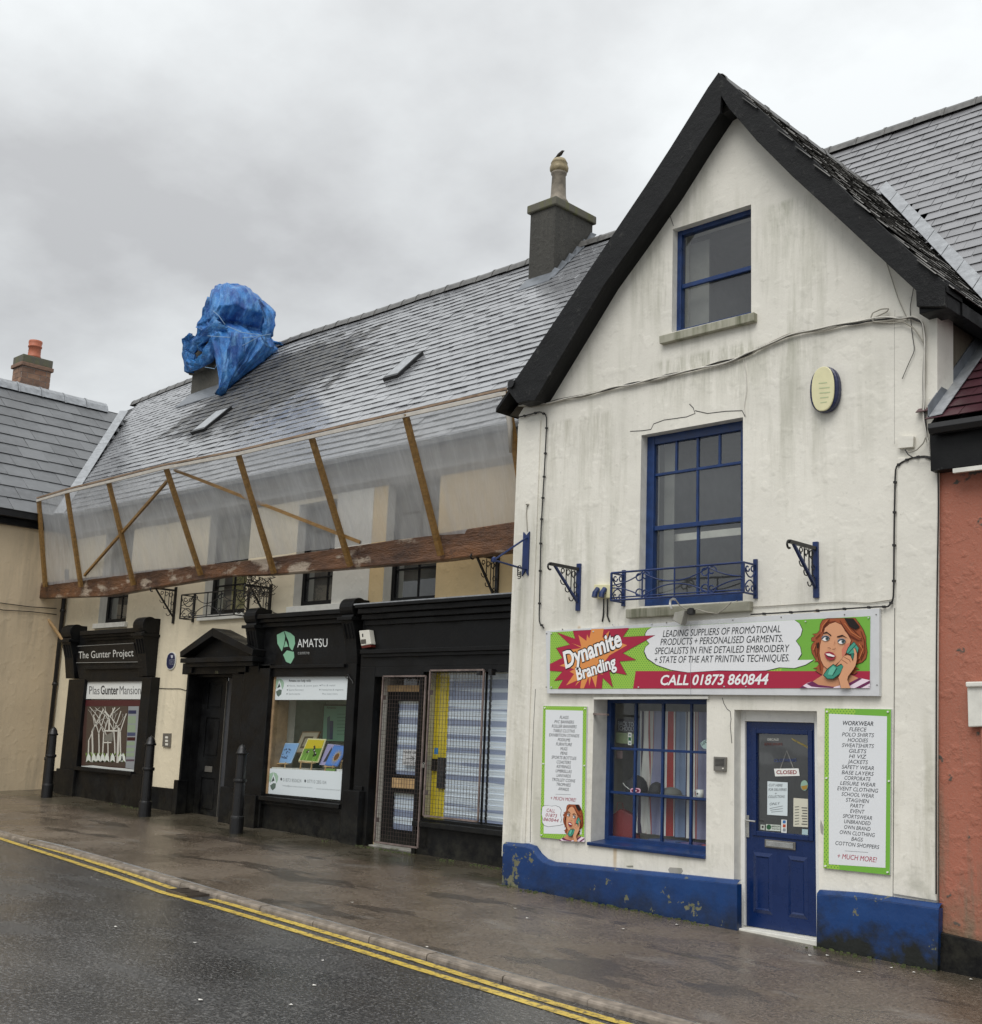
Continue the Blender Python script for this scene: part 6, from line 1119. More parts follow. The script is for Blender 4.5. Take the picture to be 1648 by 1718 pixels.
mb = MB(); mb.prism([(Lp.x, PYd, zc+.10), (Rp.x, PYd, zc+.10), (Ap.x, PYd, Ap.z)], (0, .01, 0), 'black_paint'); mb.v = []; mb.f = []; mb.mi = []
mb.prism([V((Lp.x, PYd, zc)), V((Ap.x, PYd, Ap.z-.14)), V((Ap.x, PYd, Ap.z)), V((Lp.x-.02, PYd, zc+.10))], (0, YW-PYd-.002, 0), 'black_paint'); mb.prism([V((Rp.x, PYd, zc)), V((Ap.x, PYd+.002, Ap.z-.14)), V((Ap.x, PYd+.002, Ap.z)), V((Rp.x+.02, PYd, zc+.10))], (0, YW-PYd-.004, 0), 'black_paint')
mb.build('raking_cornice', S2, bevel=.004); mb = MB(); mb.box(Lp.x, Rp.x, PYd+.01, YW-.003, zc-.09, zc-.01, 'black_paint'); mb.box(Lp.x+.07, Rp.x-.07, PYd+.07, YW-.004, zc-.16, zc-.09, 'black_paint'); mb.build('cornice', S2, bevel=.004)
MB().prism([(Lp.x+.1, YS-.04, zc), (Rp.x-.1, YS-.04, zc), (Ap.x, YS-.04, Ap.z-.12)], (0, .1, 0), 'black_paint').build('tympanum', S2)
for a_ in (xl-.01, xr-.22): MB().box(a_, a_+.23, YS-.06, YS, rDo[3]+.02, rDo[3]+.14, 'black_paint').build('capital', S2, bevel=.01)
mb = MB(); ptext(mb, '32', A3(416, 653), A3(434, 652), 4.2, YS-.024, '#8d8a6e', .0); mb.build('house_number', S2, recalc=False)
MB().box(dxl-.003, dxl+.079, YW-.002, YW+.25, .1, rDo[3]+.003, 'black_paint').build('door_jamb', LH); MB().box(dxr-.079, dxr+.003, YW-.002, YW+.25, .1, rDo[3]+.003, 'black_paint').build('door_jamb', LH); MB().box(dxl+.08, dxr-.08, YW-.001, YW+.25, rDo[3]-.04, rDo[3]+.004, 'black_paint').build('door_head', LH)
# door leaf with recessed panels and flat grey side leaf
DYl = YW+.16; sp = F(A3(462, 1000), DYl).x; zt_, zb_ = rDo[3], .16
def leaf(par, x0, x1, z0, z1, Y, mat, panels, name, label=None):
    mb = MB(); hs = [rh(p) for p in panels]; wall_mesh(mb, rh((x0, x1, z0, z1)), hs, Y, .03, mat)
    o = mb.build(name, par, label=label, bevel=.004)
    for (a_, b_, c_, d_) in panels: MB().box(a_-.002, b_+.002, Y+.02, Y+.04, c_-.002, d_+.002, mat).build('door_panel', o, bevel=.003); MB().box(a_+.04, b_-.04, Y+.008, Y+.021, c_+.04, d_-.04, mat).build('raised_field', o, bevel=.01)
    return o
w_ = sp-(dxl+.08); x0 = dxl+.08; H_ = zt_-zb_; pan = [(x0+w_*.24, sp-w_*.18, zb_+H_*.05, zb_+H_*.28), (x0+w_*.24, sp-w_*.18, zb_+H_*.42, zb_+H_*.70), (x0+w_*.24, sp-w_*.18, zb_+H_*.76, zb_+H_*.95)]
DL = leaf(LH, x0, sp-.01, zb_, zt_, DYl, 'black_paint', pan, 'door', 'black panelled door under the pediment')
MB().box(x0+w_*.38, sp-w_*.32, DYl-.015, DYl, zb_+H_*.32, zb_+H_*.36, 'gunmetal').build('letterbox', DL, bevel=.003); MB().box(sp-.005, sp+.005, DYl-.004, DYl+.03, zb_, zt_-.1, 'gunmetal').build('edge_strip', LH); MB().box(sp+.01, dxr-.08, DYl+.02, DYl+.05, zb_, zt_, 'grey_door').build('door', LH, label='flat grey leaf beside the panelled door')
MB().box(dxl, dxr, YW-.16, YW+.4, -.05, .165, 'grey_stone').build('doorstep', LH, bevel=.01)
# --- middle shop
YA = YW-.12; rWn = rS[2]; zf1 = F((500, 1119), YA).z; zf2 = F((500, 1037), YA).z; xl, xr = F((412, 1120), YS).x, F((600, 1117), YS).x
S3 = MB().box(xl+.1, xr-.05, YA, YW-.001, zf1, zf2, 'black_paint').build('shopfront', LH, bevel=.004, label='middle shopfront with green leaf logo on its fascia')
MB().box(xl, rWn[0]+.0, YS-.02, YW-.001, .05, zf1+.05, 'black_paint').build('pilaster', S3, bevel=.008); MB().box(rWn[1], xr, YS-.02, YW-.001, .05, zf1+.05, 'black_paint').build('pilaster', S3, bevel=.008)
MB().box(xl-.03, rWn[0]-.04, YS-.09, YW-.001, .0, F((420, 1333), YS).z, 'black_paint').build('pilaster_base', S3, bevel=.01)
qb = rect4(A3(1150, 1327), A3(1240, 1327), A3(1235, 1625), A3(1135, 1600), YS-.12); MB().box(qb[0], qb[1], YS-.12, YW-.001, -.05, qb[3], 'black_paint').build('pilaster_base', S3, bevel=.01)
MB().box(rWn[0], rWn[1], YA+.02, YW-.001, -.05, rWn[2], 'black_paint').build('stall_riser', S3, bevel=.004); MB().box(rWn[0]-.02, rWn[1]+.02, YA-.09, YW+.39, rWn[2]-.10, rWn[2]-.03, 'black_paint').build('sill', S3, bevel=.01); MB().box(rWn[0]-.02, rWn[1]+.02, YA-.02, YA+.05, rWn[2]-.16, rWn[2]-.10, 'black_paint').build('moulding', S3, bevel=.006)
mb = MB()
for dy, a_, b_ in ((.20, 0, .07), (.14, -.06, 0), (.08, -.13, -.06)): mb.box(xl+.15, xr-.1, YA-dy, YW-.001, zf2+a_, zf2+b_, 'black_paint')
mb.build('cornice', S3, bevel=.006)
MB().box(xl+.3, xr-.3, YA-.05, YA+.01, zf1-.02, zf1+.03, 'black_paint').build('moulding', S3, bevel=.005)
for r_, S_ in ((rWn, 0),):
    MB().box(r_[0]-.002, r_[1]+.002, YA-.001, YW+.398, r_[3]-.02, max(zf1, r_[3]+.03)+.0, 'black_paint').build('lintel', S3); MB().box(r_[1]-.03, r_[1]+.003, YA+.10, YW+.39, r_[2], r_[3]-.021, 'black_paint').build('jamb_lining', S3)
console(S3, (410, 1020), (429, 1017), (423, 1130), YS-.20); console(S3, (570, 1003), (592, 1001), (592, 1112), YS-.20)
mb = MB(); LYs = YA-.004
art(mb, PX(A3, [(820, 408), (852, 420), (874, 440), (877, 480), (862, 520), (845, 510), (840, 470), (815, 410)]), LYs, '#86b99a'); art(mb, PX(A3, [(812, 410), (772, 430), (775, 480), (800, 525), (812, 500), (820, 440)]), LYs, '#86b99a'); art(mb, PX(A3, [(822, 440), (845, 500), (862, 528), (830, 512), (800, 528), (812, 490)]), LYs-.001, '#0c0c0d'); art(mb, PX(A3, [(824, 462), (838, 498), (812, 502)]), LYs-.002, '#86b99a')
art(mb, PX(A3, [(808, 545), (830, 520), (870, 528), (872, 560), (852, 597), (825, 585)]), LYs, '#86b99a'); ptext(mb, 'AMATSU', A3(890, 502), A3(1064, 499), 13.5, LYs, '#dfe1df', .0); ptext(mb, 'centre', A3(893, 543), A3(960, 542), 6, LYs, '#9b9d9b', -.004); mb.build('lettering', S3, recalc=False)
# window interior
room(LH, rWn, YW+.41, .8, 'room_sage', .25); gy = YA+.06
MB().face([(rWn[0], gy, rWn[2]), (rWn[1], gy, rWn[2]), (rWn[1], gy, rWn[3]), (rWn[0], gy, rWn[3])], 'glass').build('pane', S3)
MB().box(rWn[0], rWn[0]+.05, gy-.02, gy+.28, rWn[2], rWn[3], 'frame_wood').build('window_frame', S3, bevel=.003)
vY = gy-.006
def logo(mb, T, Y):
    art(mb, [T(*p) for p in ((205, 132), (240, 145), (262, 180), (258, 225), (240, 268), (225, 200), (205, 150))], Y, '#9cb9a2'); art(mb, [T(*p) for p in ((198, 132), (160, 150), (145, 190), (150, 225), (165, 262), (180, 225), (200, 160))], Y, '#9cb9a2'); art(mb, [T(*p) for p in ((205, 185), (218, 232), (180, 248))], Y, '#3c4a42'); art(mb, [T(*p) for p in ((165, 290), (205, 262), (235, 268), (228, 320), (195, 350), (175, 330))], Y, '#5f6f66')
t = thing('window_vinyl', 'white vinyl header with logo across the top of the middle shop window', 'window sign', F(C3(100, 385), vY)); MB().pf(PX(C3, [(105, 98), (1075, 80), (1062, 388), (93, 388)]), vY, vY+.004, '#d9e0e2').build('sheet', t)
mb = MB(); logo(mb, C3, vY-.0015); ptext(mb, 'Amatsu can help with:', C3(320, 172), C3(588, 172), 4.2, vY-.0015, '#454b4d', .01)
for s_, a_, b_, y_ in (('Neck, back & joint pain', 318, 672, 228), ('Sports Recovery', 318, 498, 278), ('Sports injuries', 318, 455, 326), ('Pre & natal', 712, 875, 224), ('Headaches & migraine', 712, 975, 276), ('Plus many more', 722, 905, 326)): ptext(mb, s_, C3(a_, y_), C3(b_, y_), 3.0, vY-.0015, '#9aa2a4', -.003)
for x_, y_ in ((306, 220), (302, 268), (298, 316), (696, 215), (693, 266)): art(mb, [C3(*p) for p in ell((x_, y_), 6, 8, 8)], vY-.0015, '#5b6365')
mb.build('lettering', t, recalc=False)
t = thing('window_vinyl', 'white vinyl footer with phone numbers along the bottom of the middle shop window', 'window sign', F(C3(30, 1500), vY)); MB().pf(PX(C3, [(45, 1210), (1010, 1252), (950, 1592), (20, 1508)]), vY, vY+.004, '#d5dde0').build('sheet', t)
mb = MB(); logo(mb, lambda x_, y_: C3(x_-70, y_+1125), vY-.0015)
for s_, a_, b_, y_, y2, h_ in (('01873 850624', 248, 470, 1368, 1382, 5.6), ('07710 285104', 540, 770, 1385, 1402, 5.6)): ptext(mb, s_, C3(a_, y_), C3(b_, y2), h_, vY-.0015, '#8a9294', -.004)
for s_, a_, b_, y_, y2 in (('info@amatsucentre.com', 245, 600, 1425, 1452), ('www.amatsucentre.com', 650, 940, 1462, 1480)): ptext(mb, s_, C3(a_, y_), C3(b_, y2), 2.6, vY-.0015, '#a3aaac', -.003)
for x_, y_ in ((228, 1340), (516, 1362)): art(mb, [C3(*p) for p in ell((x_, y_), 10, 18, 10)], vY-.0015, '#3d4446')
mb.build('lettering', t, recalc=False)
shz = F(C3(500, 1215), gy+.3).z; st = thing('display_shelf', 'white display shelf at the foot of the middle shop window', 'shelf', (rWn[0], gy+.3, shz)); MB().box(rWn[0]+.06, rWn[1], gy+.02, gy+.75, shz-.03, shz, 'painted_white').build('board', st)
def painting(quad, Y, lb, frame, bg, extra, lean=.10, leg=True):
    P = [F(q, Y) for q in quad]; t = thing('painting', lb, 'painting', (P[3]+P[2])/2, 'paintings on small easels'); P[0].y += lean; P[1].y += lean
    MB().prism(P, (0, .02, 0), frame).build('frame', t, bevel=.002); cc = (P[0]+P[1]+P[2]+P[3])/4; k = .90 if frame != bg else .995; Q = [cc+(p-cc)*k+V((0, -.003, 0)) for p in P]; mb = MB(); mb.face(Q, bg)
    def uv(u, v, l=1): a_ = Q[3].lerp(Q[2], u); b_ = Q[0].lerp(Q[1], u); return a_.lerp(b_, v)+V((0, -.0015*l, 0))
    extra(mb, uv); mb.build('canvas', t, recalc=False)
    if leg:
        for u in (.2, .75): B_ = P[3].lerp(P[2], u); MB().bar(B_+V((0, -.02, .01)), V((B_.x-.01, B_.y-.02, shz)), .016, .016, 'raw_wood').build('easel_leg', t)
        A_ = P[3].lerp(P[2], .1); B_ = P[3].lerp(P[2], .9); MB().bar(A_+V((0, -.02, -.01)), B_+V((0, -.02, -.01)), .03, .014, 'raw_wood').build('easel_ledge', t)
    return t
def blobs(pts, c, r=.03, l=2):
    def f(mb, uv):
        for k, (u, v) in enumerate(pts): mb.face([uv(u+r*cos(a_), v+r*sin(a_), l+k*.2) for a_ in [j*pi/3 for j in range(6)]], c)
    return f
rs = random.Random(5)
painting(PX(C3, [(185, 905), (382, 908), (342, 1150), (142, 1142)]), gy+.16, 'pale blue painting of small dark fish, leftmost in the window', '#9dbfe0', '#7fa9da', lambda mb, uv: (blobs([(.3+.4*rs.random(), .15+.6*rs.random()) for _ in range(22)], '#34486e', .035)(mb, uv)))
painting(PX(C3, [(425, 765), (640, 765), (590, 1030), (375, 1030)]), gy+.42, 'framed picture in a beige mount behind the green painting', '#7c5f3f', '#b7ad96', lambda mb, uv: (mb.face([uv(.22, .2, 1), uv(.78, .2, 1), uv(.78, .8, 1), uv(.22, .8, 1)], '#5d5344'), mb.face([uv(.32, .3, 2), uv(.68, .3, 2), uv(.68, .7, 2), uv(.32, .7, 2)], '#a39b86')), leg=False)
def bees(mb, uv):
    mb.face([uv(0, .55), uv(1, .62), uv(1, 1), uv(0, 1)], '#c9b51c'); mb.face([uv(0, 0), uv(1, 0), uv(1, .62), uv(0, .55)], '#5f8c2f')
    for k in range(16): u = rs.random(); mb.face([uv(u, 0, 2), uv(u+.03, 0, 2), uv(u+.12*rs.random(), .5, 2)], '#8fbf5a')
    blobs([(.55, .68), (.6, .60), (.58, .52), (.66, .44), (.72, .35), (.7, .25), (.3, .45), (.26, .4), (.8, .3)], '#2b2320', .055, 3)(mb, uv); blobs([(.64, .5), (.76, .38), (.34, .42)], '#c8c6b8', .035, 5)(mb, uv)
painting(PX(C3, [(488, 848), (705, 858), (670, 1142), (435, 1122)]), gy+.14, 'green and yellow painting of bees in a cream frame', '#d9d3a4', '#6d9a34', bees)
painting(PX(C3, [(725, 915), (880, 930), (850, 1180), (680, 1168)]), gy+.18, 'violet painting tucked behind the sunflower picture', '#a9a2c4', '#9a94bd', lambda mb, uv: mb.face([uv(.2, .1), uv(.45, .15), uv(.5, .8), uv(.4, .9)], '#2c2b33'), leg=False)
def sunf(mb, uv):
    for k in range(20): a_ = k*2*pi/20; mb.face([uv(.62+.12*cos(a_-.15), .45+.14*sin(a_-.15), 2), uv(.62+.40*cos(a_), .45+.45*sin(a_), 2), uv(.62+.12*cos(a_+.15), .45+.14*sin(a_+.15), 2)], '#d9b32a')
    mb.face([uv(.62+.17*cos(j*pi/6), .45+.19*sin(j*pi/6), 4) for j in range(12)], '#6b4215')
painting(PX(C3, [(800, 930), (968, 940), (905, 1188), (745, 1178)]), gy+.12, 'blue painting of a large yellow sunflower', '#4a6fb0', '#4f7fca', sunf)
painting(PX(C3, [(975, 945), (1040, 948), (1030, 1120), (950, 1110)]), gy+.2, 'narrow dark blue painting at the right edge of the middle window', '#b98b4a', '#2f3f8f', lambda mb, uv: None)
t = thing('poster', 'tall green poster on a stand behind the right of the middle window', 'poster', F(C3(725, 900), gy+.5)); MB().pf(PX(C3, [(735, 445), (1075, 445), (1060, 905), (712, 895)]), gy+.5, gy+.52, '#14201c').build('frame', t); mb = MB(); art(mb, PX(C3, [(745, 460), (1070, 460), (1055, 890), (724, 880)]), gy+.497, '#5f8a74'); ptext(mb, 'Amatsu', C3(775, 495), C3(885, 495), 4, gy+.494, '#20332b', .01); art(mb, PX(C3, [(780, 600), (815, 580), (815, 860), (775, 860)]), gy+.494, '#2a4a52'); art(mb, PX(C3, [(815, 640), (855, 640), (845, 865), (810, 862)]), gy+.493, '#1b3050')
for k in range(7): stroke(mb, PX(C3, [(900, 560+k*40), (1040, 560+k*40)]), 1, gy+.494, '#3d6252')
mb.build('printed_artwork', t, recalc=False)
for k, (cc, lb) in enumerate((('#6f8f4a', 'small green book lying under the sunflower painting'), ('#d6d6d8', 'white book lying on the shelf at the far right'))):
    a_ = F(C3(790+k*110, 1232), gy+.10); MB().box(a_.x, a_.x+.26, gy+.06, gy+.20, shz, shz+.045, cc).build('book', bevel=.004, label=lb, cat='book', group='books in the middle window')
# small scroll hook at window corner
mb = MB(); c = F(C3(1022, 112), YS-.04); mb.tube(arc(c, .04, 0, 5.2, 12, shrink=.4), .006, 'black_iron', 5); mb.tube([c+V((.04, 0, 0)), c+V((.12, 0, -.06)), c+V((.14, 0, -.1))], .006, 'black_iron', 5); tag(mb.build('iron_hook'), 'small curled iron hook at the top right corner of the middle window', 'hook')
# --- right shop
YB = YS; zc1 = F((730, 1013), YB-.15).z; zf = F((730, 1037), YB).z; zf0 = F((730, 1092), YB).z; zl = F((730, 1117), YB).z; xl = F((600, 1200), YB).x; xr = HX1-.003
S4 = MB().box(xl, xr, YB+.0, YW-.001, zl, zf+.02, 'black_paint').build('shopfront', LH, bevel=.004, label='right shopfront with wire cages over door and window')
mb = MB()
for dy, a_, b_ in ((.26, -.0, .05), (.20, -.08, 0), (.12, -.16, -.08), (.05, -.24, -.16)): mb.box(xl+.1, xr, YB-dy, YW-.001, zc1+a_, zc1+b_, 'black_paint')
mb.build('cornice', S4, bevel=.008); MB().box(xl, xr, YB-.2, YW-.002, zc1+.052, zc1+.075, 'lead').build('lead_capping', S4)
mb = MB(); mb.box(xl+.05, xr, YB-.07, YB+.01, zf0-.02, zf0+.04, 'black_paint'); mb.box(xl+.05, xr, YB-.04, YB+.01, zf0-.07, zf0-.02, 'black_paint'); mb.build('moulding', S4, bevel=.006)
MB().box(xl, rS[3][0]-.01, YB, YW-.001, 0, zl, 'black_paint').build('pilaster', S4, bevel=.006)
MB().box(xl+.05, rS[3][0]-.12, YB-.03, YB-.001, .0, .95, 'black_paint').build('pilaster_panel', S4, bevel=.006)
MB().box(rS[3][1]+.01, rS[4][0]+.02, YB, YW-.001, 0, zl, 'black_paint').build('mullion', S4, bevel=.006)
MB().box(rS[4][0]+.02, xr, YB+.03, YW-.001, -.05, rS[4][2]-.06, 'black_paint').build('stall_riser', S4, bevel=.005); MB().box(rS[4][0]+.0, xr, YB-.06, YB+.12, rS[4][2]-.10, rS[4][2]-.03, 'black_paint').build('sill', S4, bevel=.008)
for r_ in (rS[3], rS[4]): MB().box(r_[0]-.003, min(r_[1], HX1-.1)+.02, YB+.002, YW+.398, r_[3]-.03, max(zl, r_[3])+.03, 'black_paint').build('lintel', S4)
MB().box(rS[4][0]-.0, HX1-.11, YB+.06, YW+.39, rS[4][2]-.05, rS[4][2]+.006, 'black_paint').build('window_board', S4)
# caged window glass, blinds
wy = YW+.02; rw = rS[4]; MB().face([(rw[0], wy, rw[2]), (xr, wy, rw[2]), (xr, wy, rw[3]), (rw[0], wy, rw[3])], 'glass').build('pane', S4)
xm = F(A4(768, 1000), wy).x; MB().box(xm-.01, xm+.01, wy-.01, wy+.02, rw[2], rw[3], 'black_paint').build('glazing_bar', S4); room(LH, (rw[0], xr-.2, rw[2], rw[3]), YW+.41, .6, 'room_grey', .1)
xy0, xy1 = F(A4(492, 1000), wy+.12).x, F(A4(568, 1000), wy+.12).x
def blind(label, x0, x1, z0, z1, Y):
    t = thing('window_blind', label, 'blind', (x0, Y, z1), 'striped blue and white blinds'); mb = MB(); n = int((z1-z0)/.075)
    mb._m('blind')
    for k in range(n):
        za = z1-(z1-z0)*k/n; zb2 = z1-(z1-z0)*(k+1)/n; mb.face([(x0, Y, za), (x1, Y, za), (x1, Y+.012, zb2), (x0, Y+.012, zb2)], 'blind'); mb.face([(x0, Y+.012, zb2), (x1, Y+.012, zb2), (x1, Y, zb2), (x0, Y, zb2)], 'blind')
    mb.build('pleats', t, recalc=False); MB().box(x0, x1, Y-.01, Y+.02, z1, z1+.03, 'plastic_white').build('head_rail', t); return t
blind('striped blind behind the caged part of the right shop window', xy1+.01, xm-.02, rw[2]+.02, rw[3]-.05, wy+.08); blind('striped blind behind the uncaged far right pane', xm+.02, xr-.02, rw[2]+.02, rw[3]-.05, wy+.085)
t = thing('yellow_board', 'tall yellow board standing behind the left of the caged window', 'board', (xy0, wy+.12, rw[2])); MB().box(xy0, xy1, wy+.10, wy+.12, rw[2], rw[3], 'yellow_board').build('panel', t)
MB().box(F(A4(522, 1100), wy+.1).x, F(A4(562, 1100), wy+.1).x, wy+.06, wy+.095, F(A4(540, 1265), wy+.1).z, F(A4(540, 1095), wy+.1).z, 'cable_black').build('handle_box', t); MB().box(F(A4(488, 1100), wy+.1).x, F(A4(512, 1100), wy+.1).x, wy+.06, wy+.095, F(A4(500, 1168), wy+.1).z, F(A4(500, 1100), wy+.1).z, 'cable_black').build('lock_plate', t)
notice(PX(A4, [(492, 1040), (513, 1040), (511, 1075), (490, 1075)]), 'sticker', 'small blue sticker on the glass over the yellow board', 'sticker', '#3a7fb5', wy-.004)
# door
rd = rS[3]; dY = YW+.12; a_ = rect4(A4(280, 780), A4(432, 780), A4(418, 1190), A4(265, 1188), dY); b_ = rect4(A4(255, 1290), A4(412, 1295), A4(405, 1505), A4(245, 1490), dY); b_ = (a_[0], a_[1], b_[2], b_[3])
xdR = max(rd[1]+.0, a_[1]+.04); mb = MB(); zt_ = F(A4(330, 728), dY).z; wall_mesh(mb, rh((rd[0], xdR, .15, zt_)), [rh(a_), rh(b_)], dY, .045, 'black_paint'); DD = mb.build('door', LH, label='black glazed door behind the tall wire cage', bevel=.003)
MB().box(rd[0], xdR, dY-.02, dY+.06, zt_, zt_+.09, 'raw_wood').build('transom', LH); MB().face([(rd[0], dY+.02, zt_+.09), (xdR, dY+.02, zt_+.09), (xdR, dY+.02, rd[3]), (rd[0], dY+.02, rd[3])], 'glass_dusty').build('pane', LH)
for r_ in (a_, b_): MB().face([(r_[0], dY+.02, r_[2]), (r_[1], dY+.02, r_[2]), (r_[1], dY+.02, r_[3]), (r_[0], dY+.02, r_[3])], 'glass').build('pane', DD)
MB().pf(PX(A4, [(258, 1205), (398, 1213), (395, 1270), (256, 1260)]), dY-.012, dY-.001, 'raw_wood').build('letter_plate', DD)
blind('striped blind behind the upper glass of the caged door', a_[0]+.0, a_[1], a_[2], a_[3]-.03, dY+.05); blind('striped blind behind the lower glass of the caged door', b_[0]+.0, b_[1], b_[2], b_[3]-.03, dY+.05)
room(LH, (rd[0], rd[1], .2, rd[3]), YW+.41, .6, 'room_grey', .05); MB().box(rd[0], rd[1], YW-.1, YW+.4, -.1, .15, 'grey_stone').build('doorstep', LH, bevel=.01)
notice(PX(A4, [(318, 1048), (398, 1050), (395, 1138), (314, 1135)]), 'paper_notice', 'white notice saying please use other door, on the caged door', 'notice', '#c9cbcb', dY-.004, lambda mb, Y: (ptext(mb, 'PLEASE USE', A4(322, 1070), A4(392, 1072), 3.6, Y, '#3a3a3a', .01), ptext(mb, 'OTHER DOOR', A4(320, 1128), A4(392, 1130), 3.6, Y, '#3a3a3a', .01), stroke(mb, PX(A4, [(335, 1098), (375, 1098)]), 1.2, Y, '#3a3a3a'), stroke(mb, PX(A4, [(365, 1088), (382, 1098), (365, 1110)]), 1.2, Y, '#3a3a3a')))
mb = MB(); ptext(mb, 'No. 31', A4(330, 668), A4(400, 672), 4, dY+.01, '#b5b5b0', .0, .3); tag(mb.build('window_lettering', recalc=False), 'scrawled white lettering on the fanlight of the caged door', 'lettering')
def grille(label, q, Y, step=.05):
    r_ = rect4(*q, Y); x0, x1, z0, z1 = r_; t = thing('security_grille', label, 'grille', (x0, Y, z0), 'wire mesh security grilles'); mb = MB()
    for (p, s_) in (((x0, z0), (x1, z0)), ((x0, z1), (x1, z1)), ((x0, z0), (x0, z1)), ((x1, z0), (x1, z1))): mb.bar((p[0], Y, p[1]), (s_[0], Y, s_[1]), .022, .022, 'rusty_wire')
    mb.build('frame', t); mb = MB(); n = int((x1-x0)/step); m_ = int((z1-z0)/step)
    for k in range(1, n): xx = x0+(x1-x0)*k/n; mb.bar((xx, Y-.002, z0), (xx, Y-.002, z1), .0038, .0038, 'mesh_wire')
    for k in range(1, m_): z_ = z0+(z1-z0)*k/m_; mb.bar((x0, Y+.003, z_), (x1, Y+.003, z_), .0038, .0038, 'mesh_wire', (0, 0, 1))
    mb.build('wire_mesh', t)
    for z_ in (z0+.3, z1-.3): MB().box(x0-.03, x0+.01, Y, Y+.06, z_-.03, z_+.03, 'rusty_wire').build('fixing_bracket', t)
    return t
GYY = YB-.05
grille('tall narrow rusty wire grille over the door of the right shop', (A4(205, 645), A4(440, 640), A4(405, 1595), A4(165, 1560)), GYY, .055)
g2 = grille('wide rusty wire grille over the left of the right shop window', (A4(470, 610), A4(768, 608), A4(733, 1445), A4(432, 1418)), GYY-.02, .055)
for px_ in (735, 800): P = F(A4(px_, 615), GYY-.03); MB().box(P.x-.03, P.x+.03, GYY-.03, YB, P.z-.05, P.z+.03, 'black_iron').build('hanging_hook', g2)
P = F(A4(432, 1130), GYY-.04); t = thing('padlock', 'small dark padlock between the two wire grilles', 'padlock', P); MB().box(P.x-.025, P.x+.025, P.y-.012, P.y+.012, P.z-.05, P.z+.0, 'gunmetal').build('body', t, bevel=.004); MB().tube(arc((P.x, P.y, P.z), .02, 0, pi, 8), .004, 'chrome', 6).build('shackle', t)
q = PX(A4, [(73, 390), (128, 385), (140, 465), (85, 475)]); t = thing('alarm_box', 'small white alarm box on the fascia between the middle and right shops', 'alarm box', F(q[0], YB-.1)); MB().pf(q, YB-.10, YB, 'plastic_white').build('cover', t, bevel=.012); MB().pf(PX(A4, [(84, 468), (139, 460), (140, 480), (90, 487)]), YB-.09, YB-.001, '#5c2018').build('strobe', t); mb = MB(); art(mb, PX(A4, [(90, 408), (97, 406), (98, 425), (92, 426)]), YB-.103, '#444444'); art(mb, PX(A4, [(84, 440), (112, 437), (114, 462), (86, 465)]), YB-.103, '#55504a'); mb.build('printing', t, recalc=False)
cable('cable', 'thin black wire along the top of the middle shopfront', PX(A3, [(735, 290), (760, 305), (800, 312), (860, 300), (880, 285)]), .006, 'cable_black', YW-.02)
# brackets carrying the beam
BMY = YW-.50
for q, H_, lb in ((A5(1480, 770), .72, 'black scrolled iron bracket under the right end of the timber beam'), (A5(468, 905), .70, 'black scrolled iron bracket under the middle of the timber beam'), (A3(195, 155), .62, 'black scrolled iron bracket under the beam near the left balconette')):
    P = F(q, YW); make_bracket('beam_bracket', lb, 'bracket', V((P.x, YW, P.z-.05)), H_, .50, 'black_iron', 'black_iron', 'brackets under the timber beam')
mb = MB(); c = F(A5(400, 905), YW-.3)
for k in range(170): a_ = V((rs.uniform(-.3, .35), rs.uniform(-.15, .15), rs.uniform(-.22, .12))); b2 = a_+V((rs.uniform(-.18, .18), rs.uniform(-.08, .08), rs.uniform(-.14, .10))); mb.tube([c+a_, c+(a_+b2)/2+V((0, 0, rs.uniform(-.03, .03))), c+b2], .006, 'cable_black' if k % 3 else 'dark_twig', 4)
tag(mb.build('bird_nest', kind='stuff'), 'untidy tangle of dark twigs on the middle bracket under the beam', 'nest')
# ============================================================ SCAFFOLD FAN: beam, posts, netting
FY = YW-.52
SF = thing('debris_fan', 'timber beam with leaning posts and translucent debris netting along the eaves', 'debris fan', (-17, FY, 4.2))
bt = [(56, 979), (180, 965), (250, 956), (380, 944), (450, 936), (600, 915), (740, 894), (862, 877)]; bb_ = [(56, 1004), (180, 1000), (250, 987), (380, 966), (450, 964), (600, 952), (740, 940), (862, 926)]
for i in range(0, len(bt)-1, 1):
    a0, a1, c1_, c0_ = F(bt[i], FY), F(bt[i+1], FY), F(bb_[i+1], FY), F(bb_[i], FY); e = V((.004, 0, 0)) if i < len(bt)-2 else V((.3, 0, .02))
    MB().prism([a0, a1-e if i < len(bt)-2 else a1+e, c1_-e if i < len(bt)-2 else c1_+e, c0_], (0, .16+.004*i, 0), 'beam_wood').build('beam', SF, bevel=.015)
posts = [((65, 838), (76, 985)), ((112, 824), (136, 985)), ((182, 807), (224, 982)), ((278, 783), (337, 965)), ((399, 760), (460, 962)), ((522, 731), (588, 950)), ((680, 695), (740, 932)), ((850, 657), (876, 800))]
TT, BB = [], []
for i, (t0, b0) in enumerate(posts):
    Yp = FY-.05; Bp = F(b0, Yp) if i < 7 else V((F((738+150, 925), Yp).x, Yp, 4.2)); Tp = FX(t0, Bp.x)
    if i == 7:
        Xp = F((868, 775), FY).x; Mp = F((868, 775), FY); Tp = FX(t0, Xp); Bp = Tp+(Mp-Tp)*2.0
    TT.append(Tp); BB.append(Bp); MB().bar(Tp+V((0, 0, 0)), Bp, .075, .07, 'post_wood', (1, 0, 0)).build('post', SF, bevel=.004)
